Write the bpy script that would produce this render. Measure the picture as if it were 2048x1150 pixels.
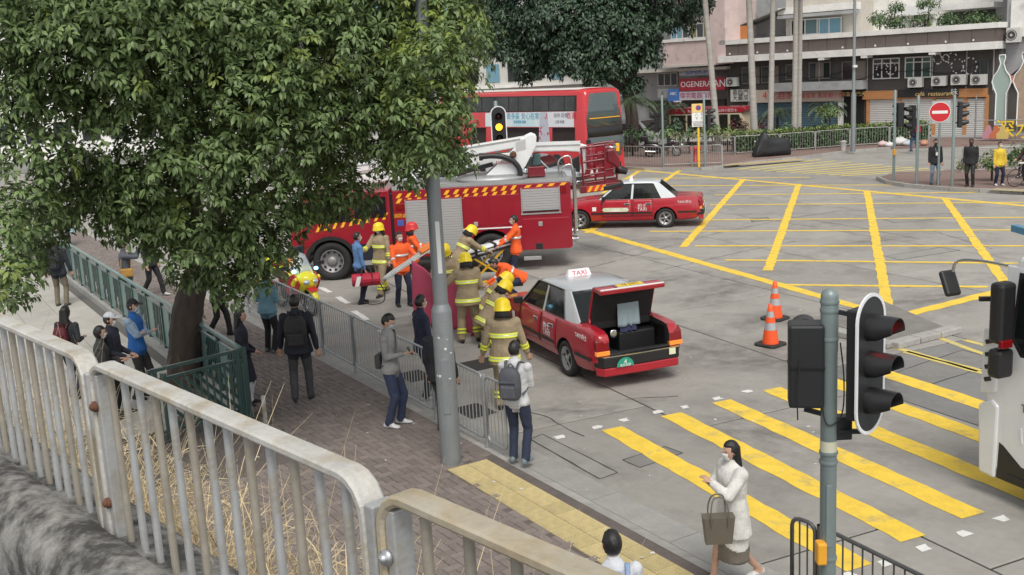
import bpy, bmesh, math, random
import numpy as np
from mathutils import Vector, Matrix
for _o in list(bpy.data.objects): bpy.data.objects.remove(_o)
S = bpy.context.scene
COL = S.collection
R = math.radians
# ---------------------------------------------------------------- camera
FPX, PITCH, ROLL, CAMH = 2135.0, R(11.5), R(-3.04), 5.25
cam = bpy.data.cameras.new('camera'); camo = bpy.data.objects.new('camera', cam); COL.objects.link(camo)
cam.sensor_width = 36; cam.lens = FPX/2048*36; cam.clip_start = 0.05; cam.clip_end = 3000
_c, _s, _cr, _sr = math.cos(PITCH), math.sin(PITCH), math.cos(ROLL), math.sin(ROLL)
_fw = Vector((0,_c,-_s)); _dn = Vector((0,-_s,-_c)); _rx = Vector((1,0,0))
_ri = _rx*_cr - _dn*_sr; _up = -(_rx*_sr + _dn*_cr)
_m = Matrix.Identity(4)
for i in range(3): _m[i][0]=_ri[i]; _m[i][1]=_up[i]; _m[i][2]=-_fw[i]
_m.translation = (0,0,CAMH); camo.matrix_world = _m
S.camera = camo
S.render.resolution_x, S.render.resolution_y = 1024, 575
# ---------------------------------------------------------------- sky and sun (overcast)
W = bpy.data.worlds.new('World'); S.world = W; W.use_nodes = True
nt = W.node_tree; bg = nt.nodes['Background']
sky = nt.nodes.new('ShaderNodeTexSky'); sky.sky_type = 'NISHITA'; sky.sun_disc = False
SUN_EL, SUN_AZ = R(54), R(172)
sky.sun_elevation = SUN_EL; sky.sun_rotation = SUN_AZ
sky.air_density = 1.0; sky.dust_density = 1.0; sky.ozone_density = 1.0; sky.altitude = 0
hs = nt.nodes.new('ShaderNodeHueSaturation'); hs.inputs['Saturation'].default_value = 0.07
nt.links.new(sky.outputs[0], hs.inputs['Color']); nt.links.new(hs.outputs[0], bg.inputs[0])
bg.inputs[1].default_value = 0.115
sl = bpy.data.lights.new('sun','SUN'); slo = bpy.data.objects.new('sun', sl); COL.objects.link(slo)
sl.energy = 1.5; sl.angle = R(26); sl.color = (1,.95,.87)
_sd = Vector((math.sin(SUN_AZ)*math.cos(SUN_EL), math.cos(SUN_AZ)*math.cos(SUN_EL), math.sin(SUN_EL)))
slo.rotation_euler = _sd.to_track_quat('Z','Y').to_euler()
vs = S.view_settings; vs.view_transform='Standard'; vs.look='None'; vs.gamma=1; vs.exposure=0.70; vs.use_curve_mapping=False
# ---------------------------------------------------------------- survey helpers: photo pixel -> place on the ground
def ray(u,v):
    du,dv = u-1024, v-575
    U = du*_cr+dv*_sr; V = -du*_sr+dv*_cr
    return Vector((U, FPX*_c-V*_s, -FPX*_s-V*_c))
def g(u,v,z=0.0):
    d = ray(u,v); t=(z-CAMH)/d.z
    return Vector((d.x*t, d.y*t, z))
def gy(u,v,Y):
    d = ray(u,v); t=Y/d.y
    return Vector((d.x*t, Y, CAMH+d.z*t))
def gl(u,v,P,D):
    """pixel ray onto the vertical plane through P along D"""
    d = ray(u,v); n = Vector((-D[1],D[0],0)); t = (n.x*P[0]+n.y*P[1])/(n.x*d.x+n.y*d.y)
    return Vector((d.x*t, d.y*t, CAMH+d.z*t))
# ---------------------------------------------------------------- materials
_mc = {}
def M(name, col, rough=.6, metal=0., var=.0, vs=6., bump=0., bs=60., orand=0., island=0., emit=0., alpha=1., spec=.5, col2=None, c2=(.5,.62), c2s=3., coat=0., stretch=None, trans=0., soft=0., transl=0.):
    if name in _mc: return _mc[name]
    m = bpy.data.materials.new(name); m.use_nodes=True; n=m.node_tree.nodes; l=m.node_tree.links
    b = n['Principled BSDF']; b.inputs['Roughness'].default_value=rough; b.inputs['Metallic'].default_value=metal
    b.inputs['Specular IOR Level'].default_value=spec; b.inputs['Coat Weight'].default_value=coat
    b.inputs['Coat Roughness'].default_value=.05
    c4=(*col,1); src=None
    tc=n.new('ShaderNodeTexCoord'); vec=tc.outputs['Object']
    if stretch:
        mp=n.new('ShaderNodeMapping'); mp.inputs['Scale'].default_value=stretch; l.new(vec,mp.inputs[0]); vec=mp.outputs[0]
    def noise(sc,det=5,ro=.6):
        t=n.new('ShaderNodeTexNoise'); t.inputs['Scale'].default_value=sc; t.inputs['Detail'].default_value=det; t.inputs['Roughness'].default_value=ro
        l.new(vec,t.inputs['Vector']); return t.outputs['Fac']
    rgb=n.new('ShaderNodeRGB'); rgb.outputs[0].default_value=c4; src=rgb.outputs[0]
    if col2:
        r=n.new('ShaderNodeMapRange'); r.inputs[1].default_value=c2[0]; r.inputs[2].default_value=c2[1]; l.new(noise(c2s,8,.65),r.inputs[0])
        mx=n.new('ShaderNodeMix'); mx.data_type='RGBA'; l.new(r.outputs[0],mx.inputs[0]); l.new(src,mx.inputs[6]); mx.inputs[7].default_value=(*col2,1); src=mx.outputs[2]
    def mul(fac,lo,hi,src,f0=.25,f1=.75):
        r=n.new('ShaderNodeMapRange'); r.inputs[1].default_value=f0; r.inputs[2].default_value=f1; r.inputs[3].default_value=lo; r.inputs[4].default_value=hi; l.new(fac,r.inputs[0])
        v=n.new('ShaderNodeVectorMath'); v.operation='SCALE'; l.new(src,v.inputs[0]); l.new(r.outputs[0],v.inputs['Scale']); return v.outputs[0]
    if var: src=mul(noise(vs),1-var,1+var,src); src=mul(noise(vs*7.3,3),1-var*.5,1+var*.5,src)
    if orand:
        oi=n.new('ShaderNodeObjectInfo'); src=mul(oi.outputs['Random'],1-orand,1+orand,src,0,1)
    if island:
        ge=n.new('ShaderNodeNewGeometry'); src=mul(ge.outputs['Random Per Island'],1-island,1+island,src,0,1)
    l.new(src,b.inputs['Base Color'])
    if emit: l.new(src,b.inputs['Emission Color']); b.inputs['Emission Strength'].default_value=emit
    if bump:
        bp=n.new('ShaderNodeBump'); bp.inputs['Strength'].default_value=bump; bp.inputs['Distance'].default_value=.02; l.new(noise(bs,6),bp.inputs['Height']); l.new(bp.outputs[0],b.inputs['Normal'])
    if alpha<1: b.inputs['Alpha'].default_value=alpha
    if soft:
        gt=n.new('ShaderNodeTexGradient'); gt.gradient_type='SPHERICAL'; l.new(tc.outputs['Object'],gt.inputs[0]); mm=n.new('ShaderNodeMath'); mm.operation='MULTIPLY'; l.new(gt.outputs['Fac'],mm.inputs[0])
        r=n.new('ShaderNodeMapRange'); r.inputs[1].default_value=.35; r.inputs[2].default_value=.65; r.inputs[4].default_value=soft; l.new(noise(3.5,7),r.inputs[0]); l.new(r.outputs[0],mm.inputs[1]); l.new(mm.outputs[0],b.inputs['Alpha'])
    if trans: b.inputs['Transmission Weight'].default_value=trans
    if transl:
        tr=n.new('ShaderNodeBsdfTranslucent'); l.new(src,tr.inputs[0]); ms=n.new('ShaderNodeMixShader'); ms.inputs[0].default_value=transl; l.new(b.outputs[0],ms.inputs[1]); l.new(tr.outputs[0],ms.inputs[2]); l.new(ms.outputs[0],n['Material Output'].inputs[0])
    _mc[name]=m; return m
# ---------------------------------------------------------------- objects
def obj(name, data, parent=None, loc=None, rz=0.):
    o=bpy.data.objects.new(name, data); COL.objects.link(o)
    if parent is not None: o.parent=parent
    if loc is not None: o.location=loc
    if rz: o.rotation_euler[2]=rz
    return o
def tag(o,label,cat,group=None):
    o['label']=label; o['category']=cat
    if group: o['group']=group
    return o
def thing(name,label,cat,loc=(0,0,0),rz=0.,group=None):
    o=obj(name,None,None,loc,rz); o.empty_display_size=.2; return tag(o,label,cat,group)
def struct(o): o['kind']='structure'; return o
def copy_tree(o,parent=None):
    c=o.copy(); COL.objects.link(c)
    if parent is not None: c.parent=parent
    for ch in o.children: copy_tree(ch,c)
    return c
class MB:
    def __init__(s): s.v=[]; s.f=[]; s.m=[]; s.sm=[]
    def add(s,v,f,mi=0,sm=False):
        b=len(s.v); s.v+= [tuple(p) for p in v]
        for q in f: s.f.append([i+b for i in q]); s.m.append(mi); s.sm.append(sm)
        return s
    def box(s,x0,y0,z0,x1,y1,z1,mi=0):
        return s.add([(x0,y0,z0),(x1,y0,z0),(x1,y1,z0),(x0,y1,z0),(x0,y0,z1),(x1,y0,z1),(x1,y1,z1),(x0,y1,z1)],
            [(3,2,1,0),(4,5,6,7),(0,1,5,4),(1,2,6,5),(2,3,7,6),(3,0,4,7)],mi)
    def cbox(s,c,d,mi=0,mat=None):
        k=MB().box(-d[0]/2,-d[1]/2,-d[2]/2,d[0]/2,d[1]/2,d[2]/2,mi)
        T=Matrix.Translation(c) @ (mat if mat is not None else Matrix.Identity(4))
        return s.add([T@Vector(p) for p in k.v],k.f,mi)
    def frame(s,p,q,up=(0,0,1)):
        p=Vector(p);q=Vector(q);d=(q-p).normalized();u=Vector(up)
        if abs(d.dot(u))>.98: u=Vector((1,0,0)) if abs(d.x)<.9 else Vector((0,1,0))
        a=d.cross(u).normalized(); return p,q,a,a.cross(d).normalized()
    def bar(s,p,q,w,h,mi=0,up=(0,0,1)):
        p,q,a,b=s.frame(p,q,up); a=a*w/2;b=b*h/2
        return s.add([p-a-b,p+a-b,p+a+b,p-a+b,q-a-b,q+a-b,q+a+b,q-a+b],[(3,2,1,0),(4,5,6,7),(0,1,5,4),(1,2,6,5),(2,3,7,6),(3,0,4,7)],mi)
    def loft(s,rings,mi=0,sm=True,cap=True,closed=True):
        n=len(rings[0]); v=[p for r in rings for p in r]; f=[]
        for i in range(len(rings)-1):
            for j in range(n if closed else n-1):
                k=(j+1)%n; f.append((i*n+j,i*n+k,(i+1)*n+k,(i+1)*n+j))
        s.add(v,f,mi,sm)
        if cap:
            s.add(list(rings[0]),[list(range(n))[::-1]],mi); s.add(list(rings[-1]),[list(range(n))],mi)
        return s
    def tube(s,pts,r,n=8,mi=0,sm=True,cap=True,flat=1.,up=(0,0,1)):
        pts=[Vector(p) for p in pts]; rs=r if isinstance(r,(list,tuple)) else [r]*len(pts); rings=[]
        pa=None
        for i,p in enumerate(pts):
            d=(pts[min(i+1,len(pts)-1)]-pts[max(i-1,0)]).normalized()
            if pa is None:
                u=Vector(up)
                if abs(d.dot(u))>.95: u=Vector((1,0,0)) if abs(d.x)<.9 else Vector((0,1,0))
                a=d.cross(u).normalized()
            else: a=(pa-d*pa.dot(d)).normalized()
            pa=a; b=a.cross(d)
            rings.append([p+(a*math.cos(t)+b*math.sin(t)*flat)*rs[i] for t in [2*math.pi*k/n for k in range(n)]])
        # orientation so that faces look outward
        return s.loft([q[::-1] for q in rings] if True else rings,mi,sm,cap)
    def lathe(s,prof,n=16,mi=0,sm=True,T=None,cap=True):
        rings=[[Vector((r*math.cos(2*math.pi*k/n),r*math.sin(2*math.pi*k/n),z)) for k in range(n)] for r,z in prof]
        if T is not None: rings=[[T@p for p in q] for q in rings]
        return s.loft(rings,mi,sm,cap)
    def prism(s,poly,ax,a,b,mi=0,sm=False):
        def P(x,y,t): return (t,x,y) if ax=='x' else ((x,t,y) if ax=='y' else (x,y,t))
        n=len(poly); ar=sum(poly[i][0]*poly[(i+1)%n][1]-poly[(i+1)%n][0]*poly[i][1] for i in range(n))
        if (ar<0)!=(ax=='y'): poly=poly[::-1]
        if a>b: a,b=b,a
        v=[P(x,y,a) for x,y in poly]+[P(x,y,b) for x,y in poly]
        s.add(v,[list(range(n))[::-1],list(range(n,2*n))],mi)
        b0=len(s.v)-2*n
        for i in range(n):
            j=(i+1)%n; s.f.append([b0+i,b0+j,b0+n+j,b0+n+i]); s.m.append(mi); s.sm.append(sm)
        return s
    def ball(s,c,r,mi=0,n=12,m=8,T=None):
        r=r if isinstance(r,(tuple,list)) else (r,r,r); rings=[]
        for i in range(m+1):
            th=math.pi*(i+.0)/m; th=min(max(th,.05),math.pi-.05)
            rings.append([Vector((r[0]*math.sin(th)*math.cos(2*math.pi*k/n),r[1]*math.sin(th)*math.sin(2*math.pi*k/n),-r[2]*math.cos(th))) for k in range(n)])
        T=Matrix.Translation(c) @ (T if T is not None else Matrix.Identity(4))
        return s.loft([[T@p for p in q] for q in rings],mi,True,True)
    def xf(s,T):
        s.v=[tuple(T@Vector(p)) for p in s.v]; return s
    def merge(s,o,mo=0):
        b=len(s.v); s.v+=o.v; s.f+=[[i+b for i in q] for q in o.f]; s.m+=[i+mo for i in o.m]; s.sm+=o.sm; return s
    def mesh(s,name,mats):
        me=bpy.data.meshes.new(name); me.from_pydata(s.v,[],s.f)
        for m in (mats if isinstance(mats,(list,tuple)) else [mats]): me.materials.append(m)
        me.polygons.foreach_set('material_index',s.m); me.polygons.foreach_set('use_smooth',s.sm); me.update(); return me
    def build(s,name,mats,parent=None,loc=None,rz=0.,bevel=0.,seg=2,sub=0):
        o=obj(name,s.mesh(name,mats),parent,loc,rz)
        if bevel:
            b=o.modifiers.new('bevel','BEVEL'); b.width=bevel; b.segments=seg; b.limit_method='ANGLE'; b.angle_limit=R(35)
        if sub:
            b=o.modifiers.new('sub','SUBSURF'); b.levels=b.render_levels=sub
        return o
def smoothpts(pts,n=6):
    """Catmull-Rom through the points"""
    P=[Vector(p) for p in pts]; P=[P[0]*2-P[1]]+P+[P[-1]*2-P[-2]]; out=[]
    for i in range(1,len(P)-2):
        for k in range(n):
            t=k/n; a,b,c,d=P[i-1],P[i],P[i+1],P[i+2]
            out.append(.5*((2*b)+(c-a)*t+(2*a-5*b+4*c-d)*t*t+(3*b-a-3*c+d)*t**3))
    out.append(P[-2]); return out
def applied(o):
    """freeze an object's modifiers into its mesh"""
    dg=bpy.context.evaluated_depsgraph_get(); dg.update()
    me=bpy.data.meshes.new_from_object(o.evaluated_get(dg)); o.modifiers.clear(); o.data=me; return o
def text(name,body,size,mat,parent,loc,rot,ext=.004,align='CENTER',sx=1.,label=None):
    cu=bpy.data.curves.new(name,'FONT'); cu.body=body; cu.size=size; cu.extrude=ext; cu.align_x=align; cu.align_y='CENTER'; cu.resolution_u=2
    o=bpy.data.objects.new(name,cu); COL.objects.link(o)
    dg=bpy.context.evaluated_depsgraph_get(); me=bpy.data.meshes.new_from_object(o.evaluated_get(dg))
    bpy.data.objects.remove(o); me.materials.clear(); me.materials.append(mat)
    t=obj(name,me,parent,loc); t.rotation_euler=rot; t.scale=(sx,1,1)
    return t
rnd=random.Random(7)
# ================================================================ GROUND
RA=Vector((.42,-.9075,0)); CA=Vector((.9075,.42,0))      # along the near road / across it
c_road=M('concrete_road',(.305,.291,.266),.9,var=.12,vs=1.1,bump=.3,bs=120,orand=.09,col2=(.205,.196,.180),c2=(.48,.68),c2s=.7)
c_groove=M('grooved_concrete',(.20,.198,.193),.9,var=.14,vs=1.5,bump=.5,bs=30,orand=.05,stretch=(1,1,1))
c_asph=M('joint_tar',(.045,.045,.045),.95,var=.2)
c_far=M('far_ground',(.2,.2,.19),.95,var=.2,vs=.2)
m=MB().box(-900,-300,-1,900,1500,-.03); struct(m.build('ground',c_far))
road=struct(MB().box(-70,-10,-.029,70,75,-.0145).build('road',c_asph))
# slabs laid along the two road axes, with tar joints between
SO=Vector((2.05,16.0,0)); SW,SL=3.55,5.2
slabshape={}
def slab(a0,a1,b0,b1,mat,z=0.):
    gap=.016; P=[SO+CA*a+RA*b for a,b in ((a0+gap,b0+gap),(a1-gap,b0+gap),(a1-gap,b1-gap),(a0+gap,b1-gap))]
    c=sum(P,Vector())/4; w,l=a1-a0,b1-b0; k=(round(w,3),round(l,3),mat.name)
    if k not in slabshape:
        e=.012
        hw,hl=w/2-gap,l/2-gap
        q=MB(); q.loft([[(-hw,-hl,-.014),(hw,-hl,-.014),(hw,hl,-.014),(-hw,hl,-.014)],[(-hw,-hl,-.006),(hw,-hl,-.006),(hw,hl,-.006),(-hw,hl,-.006)],[(-hw+e,-hl+e,0),(hw-e,-hl+e,0),(hw-e,hl-e,0),(-hw+e,hl-e,0)]],0,False)
        slabshape[k]=q.mesh('slab',mat)
    o=obj('slab',slabshape[k],road,(c.x,c.y,z)); o.rotation_euler[2]=math.atan2(CA.y,CA.x)+math.pi  # local -y along RA
    return o
def inview(c,mg=3.):
    if c.y<2: return False
    return abs(c.x)<.50*c.y+mg
cols=[-42,-36,-30,-24,-18,-14.2,-10.65,-7.1,-3.55,-.05]+[3.3,6.85,10.2,13.7,17.2,20.7,24.2,27.7,31.2,34.7,38.2,41.7]
for i in range(len(cols)-1):
    a0,a1=cols[i],cols[i+1]
    b=-72.8+ (i%2)*1.3
    while b<17:
        b1=b+SL
        c=SO+CA*(a0+a1)/2+RA*(b+b1)/2
        if inview(c,5.5) and c.y<72:
            slab(a0,a1,b,b1,c_groove if (3.0<a0<3.5 and -2.<b and b<7) or (-.1<a0<0 and b>-1.5 and b<.5) else c_road)
        b=b1
# ---- paint
y_paint=M('yellow_road_paint',(.78,.54,.06),.8,var=.14,vs=4,bump=.3,bs=80,col2=(.46,.37,.15),c2=(.54,.70),c2s=3.2)
y_old=M('worn_yellow_paint',(.62,.50,.14),.8,var=.16,vs=3,col2=(.38,.34,.22),c2=(.5,.66),c2s=3.)
w_paint=M('white_road_paint',(.68,.68,.66),.8,var=.12,vs=6,col2=(.4,.4,.38),c2=(.55,.7),c2s=5)
def strip(p,q,w,mat,name,parent=None,z=.004,rag=.018,sq=None):
    """a painted line with slightly ragged edges, p to q on the ground"""
    p=Vector((p[0],p[1],0));q=Vector((q[0],q[1],0));d=q-p;L=d.length;d/=L;a=Vector((-d.y,d.x,0));n=max(2,int(L/.22)); v=[];f=[]
    for i in range(n+1):
        t=L*i/n; sk=(sq or 0)
        v+= [p+d*(t+sk*w/2*(1-2*i/n if False else 1))+a*(w/2+rnd.uniform(-rag,rag))+Vector((0,0,z)), p+d*(t-sk*w/2)-a*(w/2+rnd.uniform(-rag,rag))+Vector((0,0,z))]
    for i in range(n): f.append((2*i,2*i+1,2*i+3,2*i+2))
    k=MB().add(v,f); return k.build(name,mat,parent)
box=struct(obj('yellow_box_marking',None))
BP=[(2.0,36.0),(7.63,20.75),(12.0,23.5),(17.3,34.2),(6.3,54.2),(-3,50)]
for a,b in ((0,1),(1,2),(3,4)): strip(BP[a],BP[b],.30,y_paint,'edge_line',box,z=.005)
# thick diagonals (photo reads them wide, across the view) and thin ones along it
for (p,q) in (((8.6,53.2-.6),(2.5,33.9)),((10.45,47.0),(4.98,30.3)),((12.1,44.1),(6.42,26.2)),((13.85,40.9),(7.6,21.0)),((15.5,37.6),(10.9,22.9)),((6.6,53.0),(4.0,44.5))):
    strip(p,q,.24,y_paint,'diagonal_line',box,z=.0075)
for a,b in (((1450,520),(2048,527)),((1390,492),(2048,492)),((1300,463),(2048,460)),((1420,440),(2048,435)),((1420,410),(2048,405)),((1430,390),(1960,385)),((1230,372),(1800,370)),((1240,357),(1620,355)),((1570,570),(1975,574))):
    p=g(*a);q=g(*b); 
    strip(p,q+(q-p).normalized()*(.0 if b[0]<2040 else 2.),.18,y_paint,'cross_line',box,z=.0055)
# near crossing
zc=struct(obj('crossing_marking',None))
st=[((1.36,15.0),(3.45,10.25)),((2.32,15.5),(4.25,10.86)),((3.18,16.0),(5.12,11.36)),((4.09,16.5),(6.05,11.7)),((5.0,17.0),(6.95,12.3)),((5.9,17.5),(7.9,12.8))]
for p,q in st: strip(p,q,.36,y_paint,'stripe',zc,z=.005,rag=.016)
def stud(u,v,w=.13):
    p=g(u,v); q=p+RA*w; strip(p,q,.14,w_paint,'stud_mark',zc,z=.005,rag=.03)
for u,v in ((1190,852),(1244,838),(1310,822),(1365,812),(1430,795),(1490,781),(1838,1092),(1918,1063),(1995,1034),(1760,1122),(1690,1146),(1115,872)): stud(u,v)
# hatched patch at the refuge island
hp=struct(obj('hatched_marking',None))
for a,b in (((1770,690),(1960,742)),((1810,704),(1985,752)),((1930,680),(2060,716)),((1875,675),(2040,735))): strip(g(*a),g(*b),.14,y_old,'hatch_line',hp,z=.005)
# far crossing
fz=struct(obj('far_crossing_marking',None))
for k in range(9):
    p=g(1492+k*22,343-k*.9+ (0),0); 
    a=(1475+k*26,339+k*1.6); b=(1640+k*31,319+k*2.6)
    strip(g(*a),g(*b),.30,y_old,'stripe',fz,z=.005)
# lane dashes by the fire crew
ld=struct(obj('lane_marking',None))
for a,b in (((675,594),(697,607)),((708,622),(734,640)),((760,660),(792,684)),((640,575),(660,585)),((596,520),(620,535))): strip(g(*a),g(*b),.14,w_paint,'dash',ld,z=.005)
# repairs and cracks in the open concrete
c_patch=M('patched_concrete',(.235,.23,.215),.95,var=.16,vs=2.5,bump=.3,bs=90,orand=.18); c_patch2=M('dark_patch',(.13,.128,.122),.95,var=.2,vs=3,bump=.3)
def patch(pts,mat=c_patch):
    q=[g(u,v,.0022) for u,v in pts]; MB().add(q,[list(range(len(q)))]).build('patch',mat,road)
    for a,b in zip(q,q[1:]+q[:1]): strip(a,b,.022,c_asph,'patch_joint',road,z=.0034,rag=.006)
for pts in (((1245,920),(1330,893),(1365,906),(1280,935)),((1500,437),(1535,434),(1542,441),(1505,444)),((1765,437),(1895,426),(1925,433),(1790,446)),((1770,512),(1880,495),(1920,500),(1800,520)),((1060,878),(1085,868),(1235,945),(1200,958)),((1790,745),(1925,700),(2010,722),(1850,772))): patch(pts)
def crack(pts,w=.012):
    q=[]
    for a,b in zip(pts[:-1],pts[1:]):
        a,b=g(*a),g(*b); n=max(3,int((b-a).length/.18))
        for k in range(n): q.append(a.lerp(b,k/n)+Vector((rnd.gauss(0,.018),rnd.gauss(0,.018),.0042)))
    v=[];f=[]
    for i,p in enumerate(q):
        d=(q[min(i+1,len(q)-1)]-q[max(i-1,0)]).normalized(); a=Vector((-d.y,d.x,0))*w*rnd.uniform(.35,1.1); v+=[p-a,p+a]
    for i in range(len(q)-1): f.append((2*i,2*i+1,2*i+3,2*i+2))
    MB().add(v,f).build('crack',c_asph,road)
for c_ in (((1240,520),(1420,470),(1560,440),(1690,420)),((1300,545),(1500,500),(1600,480)),((1080,560),(1160,540),(1240,520)),((1560,430),(1700,452),(1850,480)),((1700,395),(1760,402),(1800,398)),((1440,560),(1470,557)),((1000,800),(1100,838),(1180,880)),((1250,800),(1380,790)),((780,640),(860,625),(940,612)),((1100,470),(1200,500),(1330,520)),((1860,460),(1990,500))): crack(c_)
# dark tyre-worn and oily patches
c_oil=M('oil_stained_concrete',(.10,.097,.09),.9,soft=.42)
dm=MB().add([(math.cos(2*math.pi*k/24),math.sin(2*math.pi*k/24),0) for k in range(24)],[list(range(24))]).mesh('stain',c_oil)
for u,v,rx,ry in ((1440,585,2.2,1.3),(1330,560,1.6,.9),(1530,640,1.2,.8),(1290,750,.9,.5),(1200,440,2,1.),(1650,640,1.,.8),(1060,640,1.5,1.),(1220,690,1.6,1.1),(1560,720,2.,.9),(1850,600,2.,1.),(1760,480,2.4,.8),(1300,480,2.,.9),(870,640,2.,1.),(1420,700,1.3,1.5),(1150,820,1.4,.7),(1500,860,1.2,1.8),(1700,760,1.3,2.)):
    o=obj('stain',dm,road,g(u,v,.0032+rnd.uniform(0,.0006))); o.scale=(rx,ry,1); o.rotation_euler[2]=math.atan2(CA.y,CA.x)+rnd.uniform(-.5,.5)
# ================================================================ NEAR PAVEMENT
PZ=.10
KA=Vector((.514,-.858,0)); KN=Vector((.858,.514,0))       # along the kerb toward the camera; toward the road
K0=Vector((-.40,14.25,0))
def K(t,n=0,z=0): return K0+KA*t+KN*n+Vector((0,0,z))
c_brick=M('clay_paver',(.21,.176,.160),.85,var=.10,vs=8,bump=.3,bs=90,island=.15,orand=.15)
c_bed=M('paving_bed',(.12,.10,.092),.95,var=.2)
c_kerb=M('granite_kerb',(.33,.32,.30),.85,var=.16,vs=9,bump=.3,bs=80,orand=.12)
c_tact=M('tactile_tile',(.47,.385,.19),.8,var=.16,vs=7,bump=.2,bs=60,orand=.10,col2=(.32,.26,.15),c2=(.55,.7),c2s=2.)
c_ramp=M('ramp_paving',(.40,.385,.35),.9,var=.12,vs=2,bump=.2,bs=60,orand=.08)
pav=MB(); kp=[K(-34,-.16),K(9,-.16),Vector((-9,3,0)),K(6,-9.0),K(-34,-9.0)]
pav.prism([(p.x,p.y) for p in kp],'z',-.02,PZ-.012); pavo=struct(pav.build('pavement',c_bed))
# herringbone bricks
tiles=[]
TA,TB=K(1.7+-.9,-.62),None
def in_tact(p):
    d=p-K0; t=d.dot(KA); n=d.dot(KN); return t>.35+(.0) and -.93<n<-.32
def fence_side(p):
    d=p-Vector((-4.31,16.3,0)); return d.x*.858+d.y*.514      # >0 = footway side of the green fence
bricks=[]
ang=math.atan2(KA.y,KA.x)+R(2); bx=Vector((math.cos(ang),math.sin(ang),0)); by=Vector((-bx.y,bx.x,0))
L_,W_=.225,.1125
def hb():
    # 45-degree-free (90) herringbone: brick (k,row)
    out=[]
    N=220
    for r in range(-N,N):
        for k in range(-70,70):
            x=(r+4*k)*W_; y=r*W_
            out.append((x+L_/2,y+W_/2,0)); out.append((x+3.5*W_,y+W_,1))
    return out
for x,y,o in hb():
    p=K0+bx*(x-2)+by*(y-2)
    if not inview(p,.4) or p.y<7.2 or p.y>40: continue
    d=p-K0; n=d.dot(KN); t=d.dot(KA)
    if n>-.33 or n<-8.8 or in_tact(p): continue
    if fence_side(p)<.12 and t<-1.2: continue
    if p.x<-5.2 and p.y<15 and fence_side(p)<-3: continue
    bricks.append((p,o))
bricks.sort(key=lambda b:(b[0].x**2+b[0].y**2))
def brick_mesh(mb,p,o,dz):
    h=(L_/2-.004,W_/2-.004) if o==0 else (W_/2-.004,L_/2-.004); e=.005
    def q(a,b,z): return p+bx*a+by*b+Vector((0,0,z))
    z1=PZ+dz
    v=[q(-h[0],-h[1],PZ-.013),q(h[0],-h[1],PZ-.013),q(h[0],h[1],PZ-.013),q(-h[0],h[1],PZ-.013),
       q(-h[0]+e,-h[1]+e,z1),q(h[0]-e,-h[1]+e,z1),q(h[0]-e,h[1]-e,z1),q(-h[0]+e,h[1]-e,z1)]
    mb.add(v,[(4,5,6,7),(0,1,5,4),(1,2,6,5),(2,3,7,6),(3,0,4,7)])
one={}
for o in (0,1): one[o]=MB(); brick_mesh(one[o],Vector((0,0,-PZ)),o,0); one[o]=one[o].mesh('brick',c_brick)
for p,o in bricks[:300]: obj('brick',one[o],pavo,(p.x,p.y,PZ+rnd.uniform(-.002,.003)))
mb=MB()
for p,o in bricks[300:]: brick_mesh(mb,p,o,rnd.uniform(-.002,.003))
for k in range(-300,90):          # border course beside the kerb
    p=K(k*.1125,-.265)
    if inview(p,.4) and p.y>7 and k*.1125<.3: brick_mesh(mb,p,1,rnd.uniform(-.002,.003))
bo=mb.build('paver_field',c_brick,pavo); bo['kind']='stuff'
# kerb stones and gutter
t=-30.; 
kst=MB(); kst.prism([(0,0),(.0,.098),(.135,.10),(.148,.088),(.15,0)],'y',-.445,.445); kst=kst.mesh('kerb_stone',c_kerb)
kdr=MB(); kdr.prism([(0,0),(.0,.085),(.15,.03),(.22,.012),(.22,0)],'y',-.445,.445); kdr=kdr.mesh('kerb_stone',c_kerb)
while t<9:
    drop=t>.3; p=K(t+.45,-.15); 
    if inview(p,2): 
        o=obj('kerb_stone',kdr if drop else kst,pavo,(p.x,p.y,0)); o.rotation_euler[2]=math.atan2(KN.y,KN.x)
    t+=.9
c_gut=M('gutter_concrete',(.30,.295,.28),.9,var=.15,vs=3,bump=.2,bs=80,orand=.08)
gm=MB().box(.0,-.74,0,.42,.74,.006).mesh('gutter_slab',c_gut)
for k in range(-18,6):
    p=K(k*1.5,.075 if k<1 else .085); o=obj('gutter_slab',gm,road,(p.x,p.y,.0005)); o.rotation_euler[2]=math.atan2(KN.y,KN.x)
# tactile tiles (two columns of blister tiles)
tm=MB().box(-.148,-.148,-.02,.148,.148,0)
for i in range(6):
    for j in range(6):
        x,y=-.125+i*.05,-.125+j*.05; tm.lathe([(.015,0),(.012,.004),(.006,.006)],6,0,True,Matrix.Translation((x,y,0)),True)
tm=tm.mesh('tactile_tile',c_tact)
for i in range(0,22):
    for j in range(2):
        p=K(.55+i*.303,-.47-j*.303)
        if inview(p,.5): o=obj('tactile_tile',tm,pavo,(p.x,p.y,PZ)); o.rotation_euler[2]=ang-R(2)
# ramp path to the left of the green fence
rp=MB(); FA=Vector((-4.31,16.3,0)); FD=Vector((.518,-.855,0)); FNn=Vector((-.855,-.518,0))
q=[FA+FNn*.1+FD*-.3,FA+FNn*.1-FD*36,FA+FNn*16-FD*36,FA+FNn*16+FD*-.3]
ramp=struct(MB().prism([(p.x,p.y) for p in q],'z',0.,PZ+.03).build('ramp_path',M('ramp_joint',(.12,.115,.105),.95)))
rs=MB().box(-.585,-.385,0,.585,.385,.008).mesh('paving_slab',c_ramp)
for i in range(-30,0):
    for j in range(0,9):
        p=FA+FNn*(.75+j*.78)+FD*(i*1.18+(j%2)*.59)
        if inview(p,.8) and p.y>8: o=obj('paving_slab',rs,ramp,(p.x,p.y,PZ+.028)); o.rotation_euler[2]=math.atan2(FD.y,FD.x)
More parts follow.
